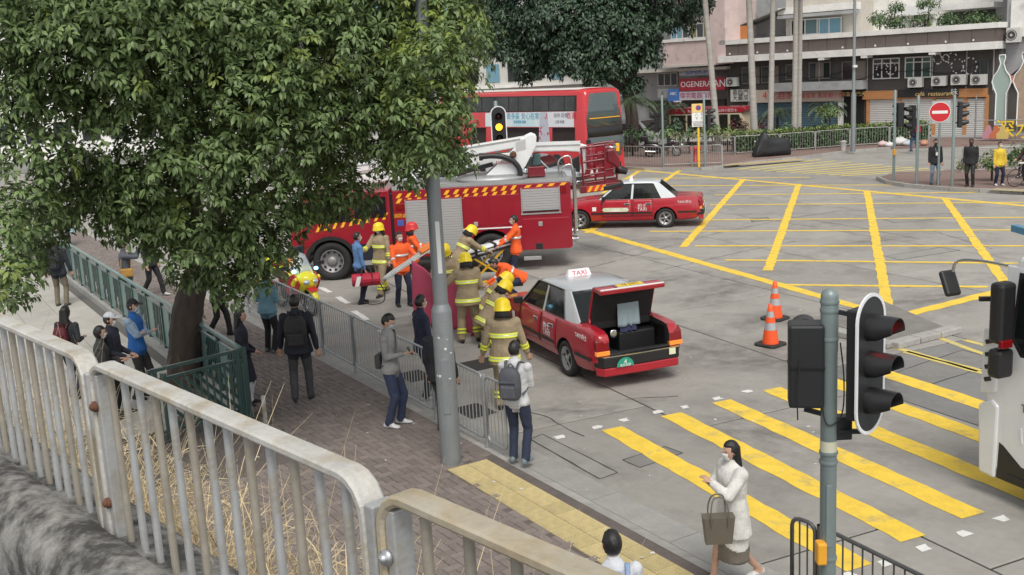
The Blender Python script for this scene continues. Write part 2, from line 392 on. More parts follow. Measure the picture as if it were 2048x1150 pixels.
# ================================================================ FAR PAVEMENTS
c_fp=M('far_paving',(.21,.145,.125),.9,var=.15,vs=1.2,bump=.2,bs=40)
def pavement(name,pts,z=.12,mat=c_fp,kerb=True,n0=0,n1=None):
    P=[Vector((p[0],p[1],0)) for p in pts]; o=struct(MB().prism([(p.x,p.y) for p in P],'z',-.02,z).build(name,mat))
    if kerb:
        for i in range(n0,n1 if n1 is not None else len(P)-1):
            a,b=P[i],P[i+1]; L=(b-a).length; n=max(1,int(L/.9+.5)); d=(b-a)/n
            for k in range(n):
                u=MB().bar(Vector(((a+d*(k+.5)).x,(a+d*(k+.5)).y,z/2+.012))-d*.49,Vector(((a+d*(k+.5)).x,(a+d*(k+.5)).y,z/2+.012))+d*.49,.16,z+.02)
                u.build('kerb_stone',c_kerb,o)
    return o
fk=[g(1180,331),g(1205,335),g(1290,341),g(1400,341),g(1445,336),g(1500,328),g(1620,316),g(1700,305),g(1780,299),g(1930,293)]
fp=[(4.0,60.5)]+[(p.x,p.y) for p in fk]+[(33,57),(40,70),(20,100),(0,100)]
pavement('far_pavement',fp,n0=1,n1=9)
ik=[g(1900,345),g(1790,350),g(1756,360),g(1775,368),g(1810,374),g(1850,378),g(1900,382),g(1960,385),g(2048,388),g(2160,392)]
ip=[(p.x,p.y) for p in ik]+[(29,36),(31,43),(27,46)]
isl=pavement('corner_pavement',ip,n0=1,n1=9)
# far bollard-coloured tactile strips
strip(g(1985,378,.125),g(2070,382,.125),.6,c_tact,'tactile_strip',isl,z=.126)
fpo=bpy.data.objects['far_pavement']
strip(g(1445,331,.12),g(1605,318,.12),.55,M('tactile_far',(.5,.36,.15),.8,var=.1),'tactile_strip',fpo,z=.126)
# refuge island in the near road: granite blocks round a tarmac bed
rf=struct(MB().prism([tuple(g(*p)[:2]) for p in ((1640,640),(1790,690),(1905,662),(1760,600))],'z',-.01,.012).build('refuge_island',M('island_fill',(.2,.19,.175),.95,var=.2,vs=3,bump=.3)))
def stones(pts,w,h,parent,L=.6):
    for a,b in zip(pts[:-1],pts[1:]):
        a,b=Vector(a),Vector(b); n=max(1,int((b-a).length/L+.5)); d=(b-a)/n
        for k in range(n):
            c=a+d*(k+.5); e=d.normalized(); hl=(d*.5).length-.012
            q=MB().bar(c-e*hl+Vector((0,0,h/2)),c+e*hl+Vector((0,0,h/2)),w*rnd.uniform(.92,1.08),h*rnd.uniform(.9,1.1)).build('kerb_stone',c_kerb,parent,bevel=.02)
stones([g(1665,668),g(1785,697),g(1830,685),g(1912,664)],.26,.12,rf)
# ================================================================ FOREGROUND PARAPET AND HANDRAIL
galv=M('galvanised_steel',(.44,.45,.455),.55,.45,var=.16,vs=7,bump=.15,bs=50,col2=(.34,.29,.21),c2=(.48,.64),c2s=5.)
galv_t=M('weathered_handrail',(.50,.49,.46),.6,.25,var=.16,vs=9,bump=.2,bs=60,col2=(.36,.29,.17),c2=(.48,.70),c2s=5.)
galv_b=M('brown_stained_handrail',(.42,.35,.24),.6,.25,var=.15,vs=7,bump=.15,bs=60,col2=(.46,.44,.38),c2=(.5,.7),c2s=4.)
galv_b2=M('brown_grey_baluster',(.33,.30,.25),.6,.3,var=.2,vs=6,col2=(.42,.42,.40),c2=(.5,.65),c2s=3.)
rust=M('rusty_bolt',(.14,.06,.035),.8,.3,var=.3,vs=40)
zinc=M('zinc_bolt',(.45,.46,.48),.4,.8)
HZ=4.45; HA=g(0,640,HZ); HB=g(1160,1145,HZ); HD=(HB-HA).normalized(); HN=Vector((-HD.y,HD.x,0))
if HN.y>0: HN=-HN                                     # toward the camera
def HP(t,n,z): return HA+HD*t+HN*n+Vector((0,0,z-HZ))
def ht(u,v): return (gl(u,v,HA,HD)-HA).dot(HD)
wallm=M('weathered_concrete_wall',(.25,.245,.23),.95,var=.22,vs=38,bump=.22,bs=140,col2=(.05,.049,.046),c2=(.42,.60),c2s=8.)
pr=[(-.16,2.2),(-.16,3.86),(-.12,3.885),(.035,3.90),(.045,3.925)]
for k in range(9):
    a=R(10*k+5); pr.append((.10+.14*math.sin(a),3.80+.14*math.cos(a)))
pr+=[(.25,2.2)]
wl=MB(); rings=[]
for i in range(60):
    t=-3.2+i*.13
    rings.append([HP(t,a+rnd.uniform(-.002,.002),z+rnd.uniform(-.002,.002)) for a,z in pr][::-1])
wl.loft(rings,0,True); o=wl.build('parapet_wall',wallm); tag(o,'stained rounded concrete parapet wall below the metal handrail','wall')
def hpanel(t0,t1,label,mtop,nb,tint,bolt):
    th=thing('handrail_panel',label,'railing',HP(t0,0,3.85),math.atan2(HD.y,HD.x),'galvanised handrail panels on the parapet')
    L=t1-t0; top=HZ-3.85; r=.075
    # outer flat-section frame with rounded corners (x along rail)
    pts=[(0.012,0,0.02),(0.012,0,top-r)]+[(.012+r-r*math.cos(R(a)),0,top-r+r*math.sin(R(a))) for a in (20,45,70,90)]
    pts+=[(L-.012-r+r*math.sin(R(a)),0,top-r+r*math.cos(R(a))) for a in (0,20,45,70)]+[(L-.012,0,top-r),(L-.012,0,0.02)]
    rg=[]
    for i,p in enumerate(pts):
        p=Vector(p); d=(Vector(pts[min(i+1,len(pts)-1)])-Vector(pts[max(i-1,0)])).normalized(); nrm=Vector((-d.z,0,d.x)) 
        a=Vector((0,.031,0)); b=nrm*.012
        e=.006
        rg.append([p-a-b+Vector((0,e,0)),p+a-b-Vector((0,e,0)),p+a-b*.4,p+a+b*.6,p+a+b-Vector((0,e,0)),p-a+b+Vector((0,e,0)),p-a+b*.6,p-a-b*.4])
    MB().loft(rg,0,False).build('top_frame',mtop,th)
    MB().bar((.02,0,.015),(L-.02,0,.015),.05,.025).build('bottom_rail',galv,th)
    bm=[MB().tube([(0,0,.0),(0,0,top-.02)],.0112,10).mesh('baluster',m_) for m_ in (tint,galv_b2)]
    for k in range(nb):
        o=obj('baluster',bm[1 if (k*7)%5<2 else 0],th,((k+1)*L/(nb+1),0,0))
    # end plate with its bolts, and the post to the next panel
    MB().box(L+.004,-.03,-.4,L+.034,.03,top-.035).build('post',galv_b if bolt else galv,th,bevel=.004)
    for x in (.03,):
        for z in (top-.13,top-.44):
            b=MB().lathe([(.017,0),(.017,.008),(.011,.009),(.011,.016),(.004,.02)],10,T=Matrix.Translation((x,-.026,z))@Matrix.Rotation(R(90),4,'X'))
            b.build('bolt',zinc if bolt else rust,th)
    MB().box(.026,-.024,.03,.055,.024,top-.03).build('end_plate',galv,th,bevel=.004)
    return th
ta=ht(180,715); tb=ht(748,985)
hpanel(ta-1.62,ta,'handrail panel of grey balusters above the blackest stretch of parapet',galv_t,16,galv,False)
hpanel(ta+.04,tb,'pale weathered handrail panel with two rusty bolts in its end plate',galv_t,13,galv,False)
hpanel(tb+.04,tb+1.6,'brown stained handrail panel with a shiny zinc bolt at its end',galv_b,11,M('brown_baluster',(.27,.25,.21),.6,.3,var=.2,vs=6),True)
# dry grass rooted on the ledge outside the wall
soil=M('dry_soil',(.16,.13,.09),1,var=.3,vs=12,bump=.6,bs=30)
straw=M('dry_grass',(.55,.45,.28),.8,island=.35)
t0,t1=-3.2,ht(640,1130)
lg=MB(); rings=[]
for i in range(14):
    t=t0+(t1-t0)*i/13; rings.append([HP(t,-.165,2.9),HP(t,-.165,3.5+rnd.uniform(-.03,.03)),HP(t,-.35,3.45+rnd.uniform(-.03,.03)),HP(t,-.6,3.3+rnd.uniform(-.04,.04)),HP(t,-.75,2.9)])
led=struct(lg.loft(rings,0,True).build('planter_ledge',soil))
gr=MB(); r2=random.Random(3)
def blade(p,d,L,w,droop):
    pts=[];q=Vector(p);d=Vector(d).normalized();side=d.cross(Vector((r2.uniform(-1,1),r2.uniform(-1,1),.2))).normalized()*w
    n=4
    v=[];f=[]
    for i in range(n+1):
        k=side*(1-i/n*.85); v+=[q-k,q+k]; q=q+d*(L/n); d=(d+Vector((0,0,-droop/n))).normalized()
    for i in range(n): f.append((2*i,2*i+1,2*i+3,2*i+2))
    gr.add(v,f)
for i in range(5200):
    t=t0+(t1+.05-t0)*r2.random()**.75; n=-.2-abs(r2.gauss(0,.3)); n=max(n,-.85)
    big=r2.random()<.03
    base=HP(t,n,3.42); sp=1.1 if not big else .5
    blade(base,(r2.gauss(0,sp)*.6+.15,r2.gauss(0,sp)*.6+.1,1),r2.uniform(.14,.42) if not big else r2.uniform(.45,.75),r2.uniform(.0014,.0032),r2.uniform(.5,3.) if not big else r2.uniform(.3,.9))
o=gr.build('dry_grass',straw); o['kind']='stuff'; o['label']='dry straw coloured grass growing outside the parapet handrail'
# ================================================================ GUARD RAILS
def guard(p,q,h,label,group,mat,nb=13,post_h=None,tr=.019,legs=(True,True),z0=.12):
    """one railing panel from p to q (ground points): rounded tube frame, bars, post"""
    p=Vector(p);q=Vector(q);d=q-p;L=Vector((d.x,d.y,0)).length
    th=thing('guard_railing',label,'railing',p,math.atan2(d.y,d.x),group)
    r=.08; x0,x1=.05,L-.05
    f=[(x0,0,z0+r)]+[(x0,0,h-r)]+[(x0+r-r*math.cos(R(a)),0,h-r+r*math.sin(R(a))) for a in (30,60,90)]+[(x1-r+r*math.sin(R(a)),0,h-r+r*math.cos(R(a))) for a in (0,30,60,90)]
    f+=[(x1,0,z0+r)]+[(x1-r+r*math.cos(R(a)),0,z0+r-r*math.sin(R(a))) for a in (30,60,90)]+[(x0+r-r*math.sin(R(a)),0,z0+r-r*math.cos(R(a))) for a in (0,30,60,90)]
    MB().tube(f+[f[1]],tr,8,cap=False).build('frame',mat,th)
    bm=MB().tube([(0,0,z0),(0,0,h)],.008,6).mesh('bar',mat)
    for k in range(nb): obj('bar',bm,th,(x0+(x1-x0)*(k+1)/(nb+1),0,0))
    for i,x in enumerate((0,L)):
        if legs[i]: MB().tube([(x,0,-.02),(x,0,(post_h or h)+.01)],.028,10).build('post',mat,th); MB().box(x-.02,-.012,.3,x+.06,.012,.34).box(x-.02,-.012,h-.25,x+.06,.012,h-.21).build('clamp',mat,th)
    return th
galv2=M('galvanised_guard_rail',(.42,.44,.45),.45,.6,var=.12,vs=9,bump=.1,bs=40)
dark_rail=M('dark_painted_rail',(.10,.10,.10),.5,.4,var=.2,vs=8)
RE=g(975,895,PZ); RS=g(712,745,PZ); RD=(RE-RS)/3.0
guard(RE,RE+RD.normalized()*.62,1.05,'short end piece of grey guard railing next to the boy with the backpack','galvanised guard railings along the near kerb',galv2,nb=4,legs=(False,False))
RLAB=['guard railing panel with a drain grate behind it next to the lamp post','guard railing panel in front of the man in the navy padded jacket','guard railing panel behind the man in the grey hooded top','guard railing panel between the grey hooded man and the man in the navy pullover','guard railing panel in front of the ambulance motorcycle front wheel','guard railing panel in front of the ambulance motorcycle top box']
for k in range(8):
    a=RE-RD*(k+1); guard(a,a+RD,1.05,RLAB[k] if k<6 else 'guard railing panel beyond the parked ambulance motorcycle','galvanised guard railings along the near kerb',galv2,legs=(k==7,True))
# railing at the crossing signal
ga=g(1557,1030,1.15); ga.z=.10; gb=g(1640,1042,1.15); gb.z=.10
gd=(gb-ga)
p_sig=gy(1657,1000,7.15); p_sig=Vector((p_sig.x,p_sig.y,0))
gA=Vector((1.87,7.62,PZ)); gB=gA+Vector((.40,-.16,0)); gC=gB+Vector((.96,-.62,0)); 
ga=g(1575,1030,1.15); gb=g(1640,1052,1.15); gc=g(1850,1155,1.15)
for v_ in (ga,gb,gc): v_.z=PZ
guard(ga,gb,1.05,'narrow black end railing at the foot of the crossing signal','dark railings at the crossing signal',dark_rail,nb=2,legs=(False,True))
e=(gc-gb).normalized()
guard(gb,gb+e*1.7,1.05,'long black railing running off beyond the crossing signal post','dark railings at the crossing signal',dark_rail,nb=13,legs=(True,True))
# far railings
gal3=M('far_guard_rail',(.40,.40,.39),.5,.4,var=.1)
def run(pts,h,label,group,z=.12,mat=gal3,pan=1.9,nb=13):
    for a,b in zip(pts[:-1],pts[1:]):
        a,b=Vector(a),Vector(b); n=max(1,round((b-a).length/pan)); d=(b-a)/n
        for k in range(n): guard(a+d*k,a+d*(k+1),h,label,group,mat,nb=nb,legs=(True,k==n-1))
run([g(1198,331,.12),g(1246,331,.12),g(1325,334,.12),g(1445,330,.12)],1.0,'pale railing panel on the kerb in front of the parked scooter','railings on the far kerb')
run([g(1230,300,.12),g(1360,306,.12),g(1470,310,.12)],1.0,'pale railing panel fencing the planting behind the parked scooter','railings round the far planting')
run([g(1470,310,.12),g(1560,305,.12),g(1700,294,.12),g(1858,286,.12)],1.0,'pale railing panel along the clipped hedge before the shops','railings along the hedge')
run([g(1924,346,.12),g(2060,341,.12),g(2160,338,.12)],1.0,'pale railing panel behind the people waiting at the corner','railings behind the corner')
# ================================================================ GREEN RAMP FENCE
teal=M('fence_paint_sky_lit',(.15,.235,.225),.35,.1,var=.12,vs=4,bump=.05,bs=30)  # same paint as below, with the sky's reflection put into a lighter colour
teal_shaded=M('fence_paint_shaded',(.045,.088,.08),.35,.1,var=.15,vs=4)  # darker copy of that paint, its shaded tone put into the colour
plm=M('fence_plinth',(.30,.30,.285),.9,var=.15,vs=3,bump=.2)
F1=g(492,832,PZ); F0=Vector((-13.9,32.0,PZ)); F1=Vector((-4.27,16.15,PZ)); FDv=(F1-F0).normalized(); FL=(F1-F0).length
ff=thing('ramp_fence','long teal metal fence with slanted slats and plain plates beside the ramp','fence',F0,math.atan2(FDv.y,FDv.x))
MB().box(0,-.10,-.02,FL,.10,.16).build('plinth',plm,ff)
MB().box(-.05,-.035,1.10,FL+.03,.035,1.15).build('top_rail',teal,ff,bevel=.008)
MB().bar((0,0,.24),(FL,0,.24),.03,.035).bar((0,0,1.0),(FL,0,1.0),.03,.035).build('rail',teal,ff)
nm=15; mw=FL/nm
pm=MB().box(-.03,-.03,.14,.03,.03,1.10).mesh('post',teal_shaded); plt=MB().box(0,-.006,.26,mw*.36-.02,.006,.985).mesh('plate',teal)
for i in range(nm+1): obj('post',pm,ff,(min(i*mw,FL-.03),0,0)); 
for i in range(nm):
    obj('plate',plt,ff,(i*mw+.04,0,0)); xa=i*mw+mw*.36+.06; xb=(i+1)*mw-.04
    obj('post',MB().box(-.02,-.02,.14,.02,.02,1.10).mesh('post',teal_shaded) if i==0 else bpy.data.objects['post'].data,ff,(xa-.04,0,0))
    w=xb-xa
    for k in range(-5,7):
        # slats at 50 degrees clipped to the bay
        z0,z1=.26,.985; x0=xa+k*w/6.; x1=x0+(z1-z0)*.62; p0=[x0,z0];p1=[x1,z1]
        if x1<xa+.02 or x0>xb-.02: continue
        if x0<xa: tt=(xa-x0)/(x1-x0); p0=[xa,z0+(z1-z0)*tt]
        if x1>xb: tt=(xb-x0)/(x1-x0); p1=[xb,z0+(z1-z0)*tt]
        MB().bar((p0[0],0,p0[1]),(p1[0],0,p1[1]),.03,.045).build('slat',teal_shaded,ff)
# end bay turning back
E0=Vector((-4.23,16.12,PZ)); E1=Vector((-5.30,15.1,PZ)); ED=(E1-E0); EL=ED.length
fe=thing('fence_end_bay','shaded dark green fence end bay with slanted bars in front of the tree trunk','fence',E0,math.atan2(ED.y,ED.x))
for x,h in ((0,1.15),(.12,1.12),(EL,1.15),(EL-.14,1.05)): MB().box(x-.035,-.035,0,x+.035,.035,h).build('post',teal_shaded,fe)
for z in (.16,1.12,.97): MB().bar((0,0,z),(EL+(.1 if z>1.1 else 0),0,z),.05,.05 if z>1 else .04).build('rail',teal_shaded,fe)
for k in range(-8,9):
    z0,z1=.18,.95; x0=.14+k*.165; x1=x0-(z1-z0)*-.95
    xa,xb=.15,EL-.16; 
    if x1<=xa or x0>=xb: continue
    a,b=(x0,z0),(x1,z1)
    if x0<xa: tt=(xa-x0)/(x1-x0); a=(xa,z0+(z1-z0)*tt)
    if x1>xb: tt=(xb-x0)/(x1-x0); b=(xb,z0+(z1-z0)*tt)
    MB().bar((a[0],0,a[1]),(b[0],0,b[1]),.03,.05).build('slat',teal_shaded,fe)
for k in range(11): MB().box(.2+k*.1,.30,.1,.225+k*.1,.32,1.0).build('bar',teal_shaded,fe)
# ================================================================ LAMP POSTS
lampgrey=M('lamp_post_paint',(.24,.26,.27),.5,.4,var=.08,vs=3,bump=.1,bs=30,col2=(.16,.16,.155),c2=(.55,.75),c2s=3.)
paper=M('paper_sticker',(.66,.66,.64),.8)
lp=g(903,925,PZ)
L1=thing('lamp_post','tall grey steel lamp post rising from the brick footway through the tree','lamp post',lp)
hb_=gl(884,622,lp,(1,0)).z-PZ
MB().lathe([(.135,-.02),(.135,hb_),(.132,hb_+.02),(.10,hb_+.10)],20).build('base',lampgrey,L1)
MB().lathe([(.098,hb_+.09),(.086,hb_+3),(.07,9.5)],18).tube([(0,0,9.45),(.3,.2,9.8),(1.5,1.2,10.0)],.04,8).build('shaft',lampgrey,L1)
MB().lathe([(.12,0),(.115,.05),(.02,.06)],12,T=Matrix.Translation((1.5,1.2,9.9))).build('lamp_head',lampgrey,L1)
MB().cbox((0,-.137,hb_-1.0),(.09,.012,.75)).build('inspection_door',lampgrey,L1,bevel=.004)
MB().prism([(.0,2.62),(.055,2.62),(.055,3.3),(0,3.3)],'y',-.096,-.092).build('notice',paper,L1)
rs_=random.Random(5)
for k in range(9):
    a=R(-90+rs_.uniform(-50,50)); z=rs_.uniform(1.1,1.8); w=rs_.uniform(.015,.035)
    MB().cbox((.1365*math.cos(a),.1365*math.sin(a),z),(.004,w,w*rs_.uniform(.3,1.)),mat=Matrix.Rotation(a,4,'Z')).build('sticker_scrap',paper,L1)
lq=g(1706,303,.12)
L2=thing('lamp_post','slim grey lamp post beside the clipped hedge before the shops','lamp post',lq)
MB().lathe([(.13,0),(.13,2.9),(.085,3.1),(.07,10)],14).build('shaft',lampgrey,L2); MB().cbox((0,-.14,4.4),(.2,.2,.12)).build('bracket',paper,L2)
# ================================================================ TRAFFIC SIGNALS
sgrey=M('signal_post_paint',(.20,.25,.25),.4,.2,var=.05,vs=4,bump=.05)
blk=M('signal_black',(.018,.019,.021),.45,0,var=.1,vs=4)
wht=M('signal_white_border',(.72,.73,.74),.5)
lred=M('signal_red_lit',(1.,.02,.015),.3,emit=2.5); lredoff=M('signal_red_dark',(.06,.005,.006),.25); lamber=M('signal_amber_lit',(1.,.33,.02),.3,emit=3.); loff=M('signal_lens_off',(.02,.018,.015),.2)
def visor(mb,y,z,r,L,T=None):
    """cowl over a lens: open underneath, along +x"""
    n=16; o=[];i_=[]
    rings=[]
    for x,rr,cut in ((0,r,330),(L*.45,r*.98,270),(L,r*.96,190)):
        ro=[];ri=[]
        for k in range(n+1):
            a=R(90-cut/2-20*0+cut*k/n); ro.append(Vector((x,y+rr*math.cos(a),z+rr*math.sin(a)))); ri.append(Vector((x,y+(rr-.008)*math.cos(a),z+(rr-.008)*math.sin(a))))
        rings.append(ro+ri[::-1])
    mb.loft(rings,0,True,True)
def head(parent,loc,rz,lit=None,board=True,s=1.,litc=None,vis=.28):
    """three-aspect head facing local +x"""
    hd=obj('signal_head',None,parent,loc,rz); hd.scale=(s,s,s); hd.empty_display_size=.1
    MB().box(-.12,-.16,-.5,.02,.16,.5).build('housing',blk,hd,bevel=.015)
    if board:
        w,h=.225,.62
        def outl(w,h,n=14): 
            P=[]
            for c,s0 in ((h-w,0),(-(h-w),180)):
                for k in range(n+1): a=R(s0+180*k/n); P.append((w*math.cos(a),c+w*math.sin(a)))
            return P
        MB().prism(outl(w-.0,h),'x',.0205,.03).build('backboard',blk,hd)
        ou,inn=outl(w+.018,h+.018),outl(w-.012,h-.012); n=len(ou)
        rg=[]
        for (a,b),(c,d) in zip(ou,inn): rg.append([(.0175,a,b),(.0345,a,b),(.0345,c,d),(.0175,c,d)])
        rg.append(rg[0]); MB().loft(rg,0,False,False).build('border',wht,hd)
    for i,z in enumerate((.33,0,-.33)):
        v=MB(); visor(v,0,z,.125,vis); v.build('visor',blk,hd)
        lm=(litc if lit==i else (lredoff if i==0 else loff))
        MB().lathe([(.108,.0),(.108,.01),(.08,.025),(.03,.034)],16,T=Matrix.Translation((.031,0,z))@Matrix.Rotation(R(90),4,'Y')).build('lens',lm,hd)
    return hd
# near crossing signal
pt=gy(1660,586,7.15); sx=gy(1657,900,7.15).x
SG=thing('traffic_signal','green grey signal post with lit red light and white edged oval board','traffic light',(sx,7.15,PZ))
Ht=pt.z-PZ
MB().lathe([(.057,-.02),(.057,Ht-.42),(.060,Ht-.41),(.060,Ht-.02),(.052,Ht+.01),(.02,Ht+.03)],20).build('post',sgrey,SG)
for z in (Ht-.06,Ht-.12,Ht-.32,Ht-1.15,Ht-1.22,Ht-1.95): MB().lathe([(.064,z-.012),(.066,z),(.064,z+.012)],18).build('band',sgrey,SG)
hz=Ht-.56
hx=gy(1738,730,7.0)
hd=head(SG,(hx.x-sx,-.12,hx.z-PZ),R(-48),0,True,.78,lred,.28)
# pedestrian head seen from behind on the left, and small box below
pb=gy(1618,728,7.2)
ph=obj('pedestrian_head',None,SG,(pb.x-sx-.02,.06,pb.z-PZ),R(78))
MB().box(-.10,-.12,-.30,.10,.12,.30).build('housing',blk,ph,bevel=.02); MB().box(-.11,-.122,-.012,.101,.122,.0).build('seam',M('seam_black',(.008,.008,.009),.5),ph)
for z in (.2,-.2): v=MB(); visor(v,0,z,.10,.16); v.xf(Matrix.Translation((.1,0,0))); v.build('visor',blk,ph)
MB().bar((-.16,.05,Ht-.33),(0,0,Ht-.33),.03,.03).bar((-.16,.05,Ht-.84),(0,0,Ht-.88),.03,.03).bar((0,0,Ht-.12),(.2,-.08,Ht-.16),.03,.03).bar((0,0,Ht-1.0),(.2,-.08,Ht-.98),.03,.03).build('bracket',blk,SG)
bb=gy(1690,860,7.1); MB().cbox((bb.x-sx,.02,bb.z-PZ),(.12,.1,.17)).build('detector_box',blk,SG,bevel=.01)
MB().tube(smoothpts([(.07,-.02,Ht-.35),(.085,-.06,Ht-.6),(.07,-.07,Ht-.85),(-.02,-.065,Ht-.93),(-.06,-.05,Ht-.8),(-.075,-.03,Ht-.4)],5),.005,6).tube(smoothpts([(-.22,-.06,Ht-.45),(-.24,-.07,Ht-.7),(-.235,-.06,Ht-.88)],4),.005,6).build('cable',blk,SG)
MB().lathe([(.0582,-.05),(.0582,.05)],18,T=Matrix.Translation((0,0,Ht-1.11)),cap=False).build('maker_label',M('pale_label',(.55,.55,.42),.6),SG)
MB().box(-.03,-.060,Ht-1.85,.012,-.05,Ht-1.38).build('access_door',sgrey,SG,bevel=.003)
yb=gy(1640,1105,7.1); MB().cbox((-.065,-.05,yb.z-PZ),(.07,.09,.17)).build('push_button_box',M('push_button_yellow',(.75,.36,.03),.4,var=.05),SG,bevel=.015)
def sigpost(loc,h,label,heads,r=.055,group=None):
    o=thing('traffic_signal',label,'traffic light',loc,0,group)
    MB().lathe([(r,-.02),(r,h),(r*.6,h+.03)],12).build('post',sgrey,o)
    for (dx,dy,z,rz,lit,lc,board) in heads:
        head(o,(dx,dy,z),R(rz),lit,board,.95,lc); MB().bar((0,0,z+.3),(dx,dy,z+.3),.04,.04).bar((0,0,z-.3),(dx,dy,z-.3),.04,.04).build('bracket',blk,o)
    return o
a=gy(997,252,31.6); sigpost((a.x-.05,31.6,0),a.z+.7,'signal with glowing amber light rising behind the fire engine boom',[(.06,-.15,a.z-.02,-88,1,lamber,True)])
P1=g(1787,362,.12); sigpost(P1,3.55,'corner signal post with yellow push button box',[(.22,.1,2.6,115,None,None,False)])
MB().cbox((-.02,-.1,1.15),(.11,.1,.24)).build('push_button_box',_mc['push_button_yellow'],bpy.data.objects[bpy.data.objects[-1].name] if False else [o for o in bpy.data.objects if o.get('label','').startswith('corner signal post')][0],bevel=.02)
P2=g(1833,368,.12); sigpost(P2,3.35,'corner signal post with black head on the side away from the no entry sign',[(-.24,.05,2.55,190,None,None,False)])
P3=g(1904,372,.12); sigpost(P3,3.35,'corner signal post with black head beside the man in the padded jacket',[(.28,.05,2.65,-10,None,None,False)])
P4=g(1327,334,.12); o=sigpost(P4,3.5,'plain grey signal post standing in front of the parked scooter',[(-.28,.3,2.2,150,None,None,False)])
P5=g(1410,334,.12); sigpost(P5,3.5,'grey signal post beside the yellow parking sign',[(.3,.1,2.35,-5,None,None,False)])
# ================================================================ SIGNS
sred=M('sign_red',(.55,.02,.03),.4); swh=M('sign_white',(.75,.75,.75),.4); sblue=M('sign_blue',(.06,.10,.35),.4)
P6=g(1876,372,.12); NE=thing('no_entry_sign','round red no entry sign on a slim grey pole','road sign',P6,R(-24))
hzn=gl(1881,224,P6,(1,0)).z-.12
MB().lathe([(.04,-.02),(.04,hzn+.3)],12).build('pole',sgrey,NE)
T=Matrix.Translation((0,-.05,hzn))@Matrix.Rotation(R(90),4,'X')
MB().lathe([(.375,0),(.375,.012)],32,T=T).build('rim',swh,NE); MB().lathe([(.355,.013),(.355,.017)],32,T=T).build('disc',sred,NE)
MB().box(-.27,-.073,hzn-.055,.27,-.069,hzn+.055).build('bar',swh,NE); MB().box(-.28,-.045,hzn-.42,.36,-.04,hzn+.42).build('back_plate',M('aluminium_plate',(.5,.55,.57),.4,.6),NE)
P7=g(1398,334,.12); PS=thing('parking_sign','yellow and white parking sign on a bright yellow pole','road sign',P7)
zt=gl(1398,207,P7,(1,0)).z-.12
yel=M('sign_yellow',(.78,.50,.03),.4)
MB().lathe([(.06,-.02),(.06,zt-1.15)],12).build('pole',yel,PS)
MB().box(-.03,-.03,.5,.03,.02,zt-.1).build('bracket',sgrey,PS)
MB().box(-.32,-.08,zt-.42,.32,-.065,zt).build('header_plate',M('sign_pale_yellow',(.72,.55,.2),.5),PS); MB().box(-.32,-.08,zt-.85,.32,-.065,zt-.43).build('time_plate',swh,PS); MB().box(-.32,-.08,zt-1.1,.32,-.065,zt-.87).build('note_plate',swh,PS)
MB().lathe([(.13,0),(.13,.004)],20,T=Matrix.Translation((0,-.081,zt-.2))@Matrix.Rotation(R(90),4,'X')).build('roundel',sred,PS); MB().lathe([(.095,.005),(.095,.008)],20,T=Matrix.Translation((0,-.081,zt-.2))@Matrix.Rotation(R(90),4,'X')).build('roundel',sblue,PS)
tx=M('print_black',(.03,.03,.03),.6)
for i,z in enumerate((zt-.54,zt-.73)): text('lettering','八.  7' if i==0 else '下  7',.16,tx,PS,(0,-.084,z),(R(90),0,0),.002)
for i in range(3): MB().box(-.26,-.084,zt-.92-i*.06-.012,.26-(i%2)*.1,-.081,zt-.92-i*.06+.012).build('lettering',tx,PS)
# hydrant
hy=thing('fire_hydrant','small red fire hydrant behind the kerb railing','hydrant',g(1391,323,.12)); hr=M('hydrant_red',(.42,.02,.035),.4,var=.1)
MB().lathe([(.16,0),(.16,.06),(.07,.08),(.07,.55),(.10,.6),(.11,.72),(.06,.8),(.0,.82)],14).build('body',hr,hy)
for sgn in (-1,1): MB().lathe([(.075,.06),(.075,.24),(.095,.24),(.095,.28)],12,T=Matrix.Translation((0,0,.66))@Matrix.Rotation(sgn*R(90),4,'Y')).build('outlet',hr,hy)
# cones
c_or=M('cone_orange',(.85,.10,.02),.45,var=.06,vs=5); c_rf=M('cone_reflective_grey',(.42,.43,.44),.35,.2); c_bk=M('cone_black_base',(.025,.025,.025),.7,var=.2)
def cone(u,v,label):
    o=thing('traffic_cone',label,'traffic cone',g(u,v),R(35+u%7*3),'orange cones on the road')
    b=MB(); b.prism([(-.24,-.17),(-.17,-.24),(.17,-.24),(.24,-.17),(.24,.17),(.17,.24),(-.17,.24),(-.24,.17)],'z',.0,.045); b.build('base',c_bk,o,bevel=.01)
    rr=lambda z:.16-.125*z/.78
    MB().lathe([(rr(.03),.03),(rr(.30)+.004,.30)],20,cap=False).build('lower_body',c_or,o)
    for i in range(4): MB().lathe([(rr(.08+i*.055)+.003,.07+i*.055),(rr(.09+i*.055)+.007,.085+i*.055),(rr(.1+i*.055)+.002,.1+i*.055)],20,cap=False).build('rib',c_or,o)
    MB().lathe([(rr(.30),.30),(rr(.44),.44)],20,cap=False).build('reflective_band',c_rf,o)
    MB().lathe([(rr(.44)+.004,.44),(rr(.54)+.003,.54)],20,cap=False).build('middle_body',c_or,o)
    MB().lathe([(rr(.54),.54),(rr(.65),.65)],20,cap=False).build('reflective_band',c_rf,o)
    MB().lathe([(rr(.65)+.003,.65),(rr(.78)+.002,.78),(.012,.79)],20).build('tip',c_or,o)
cone(1541,690,'orange traffic cone with grey bands standing on the open concrete nearer the taxi boot')
cone(1550,638,'orange traffic cone partly hidden behind another cone by the yellow box')
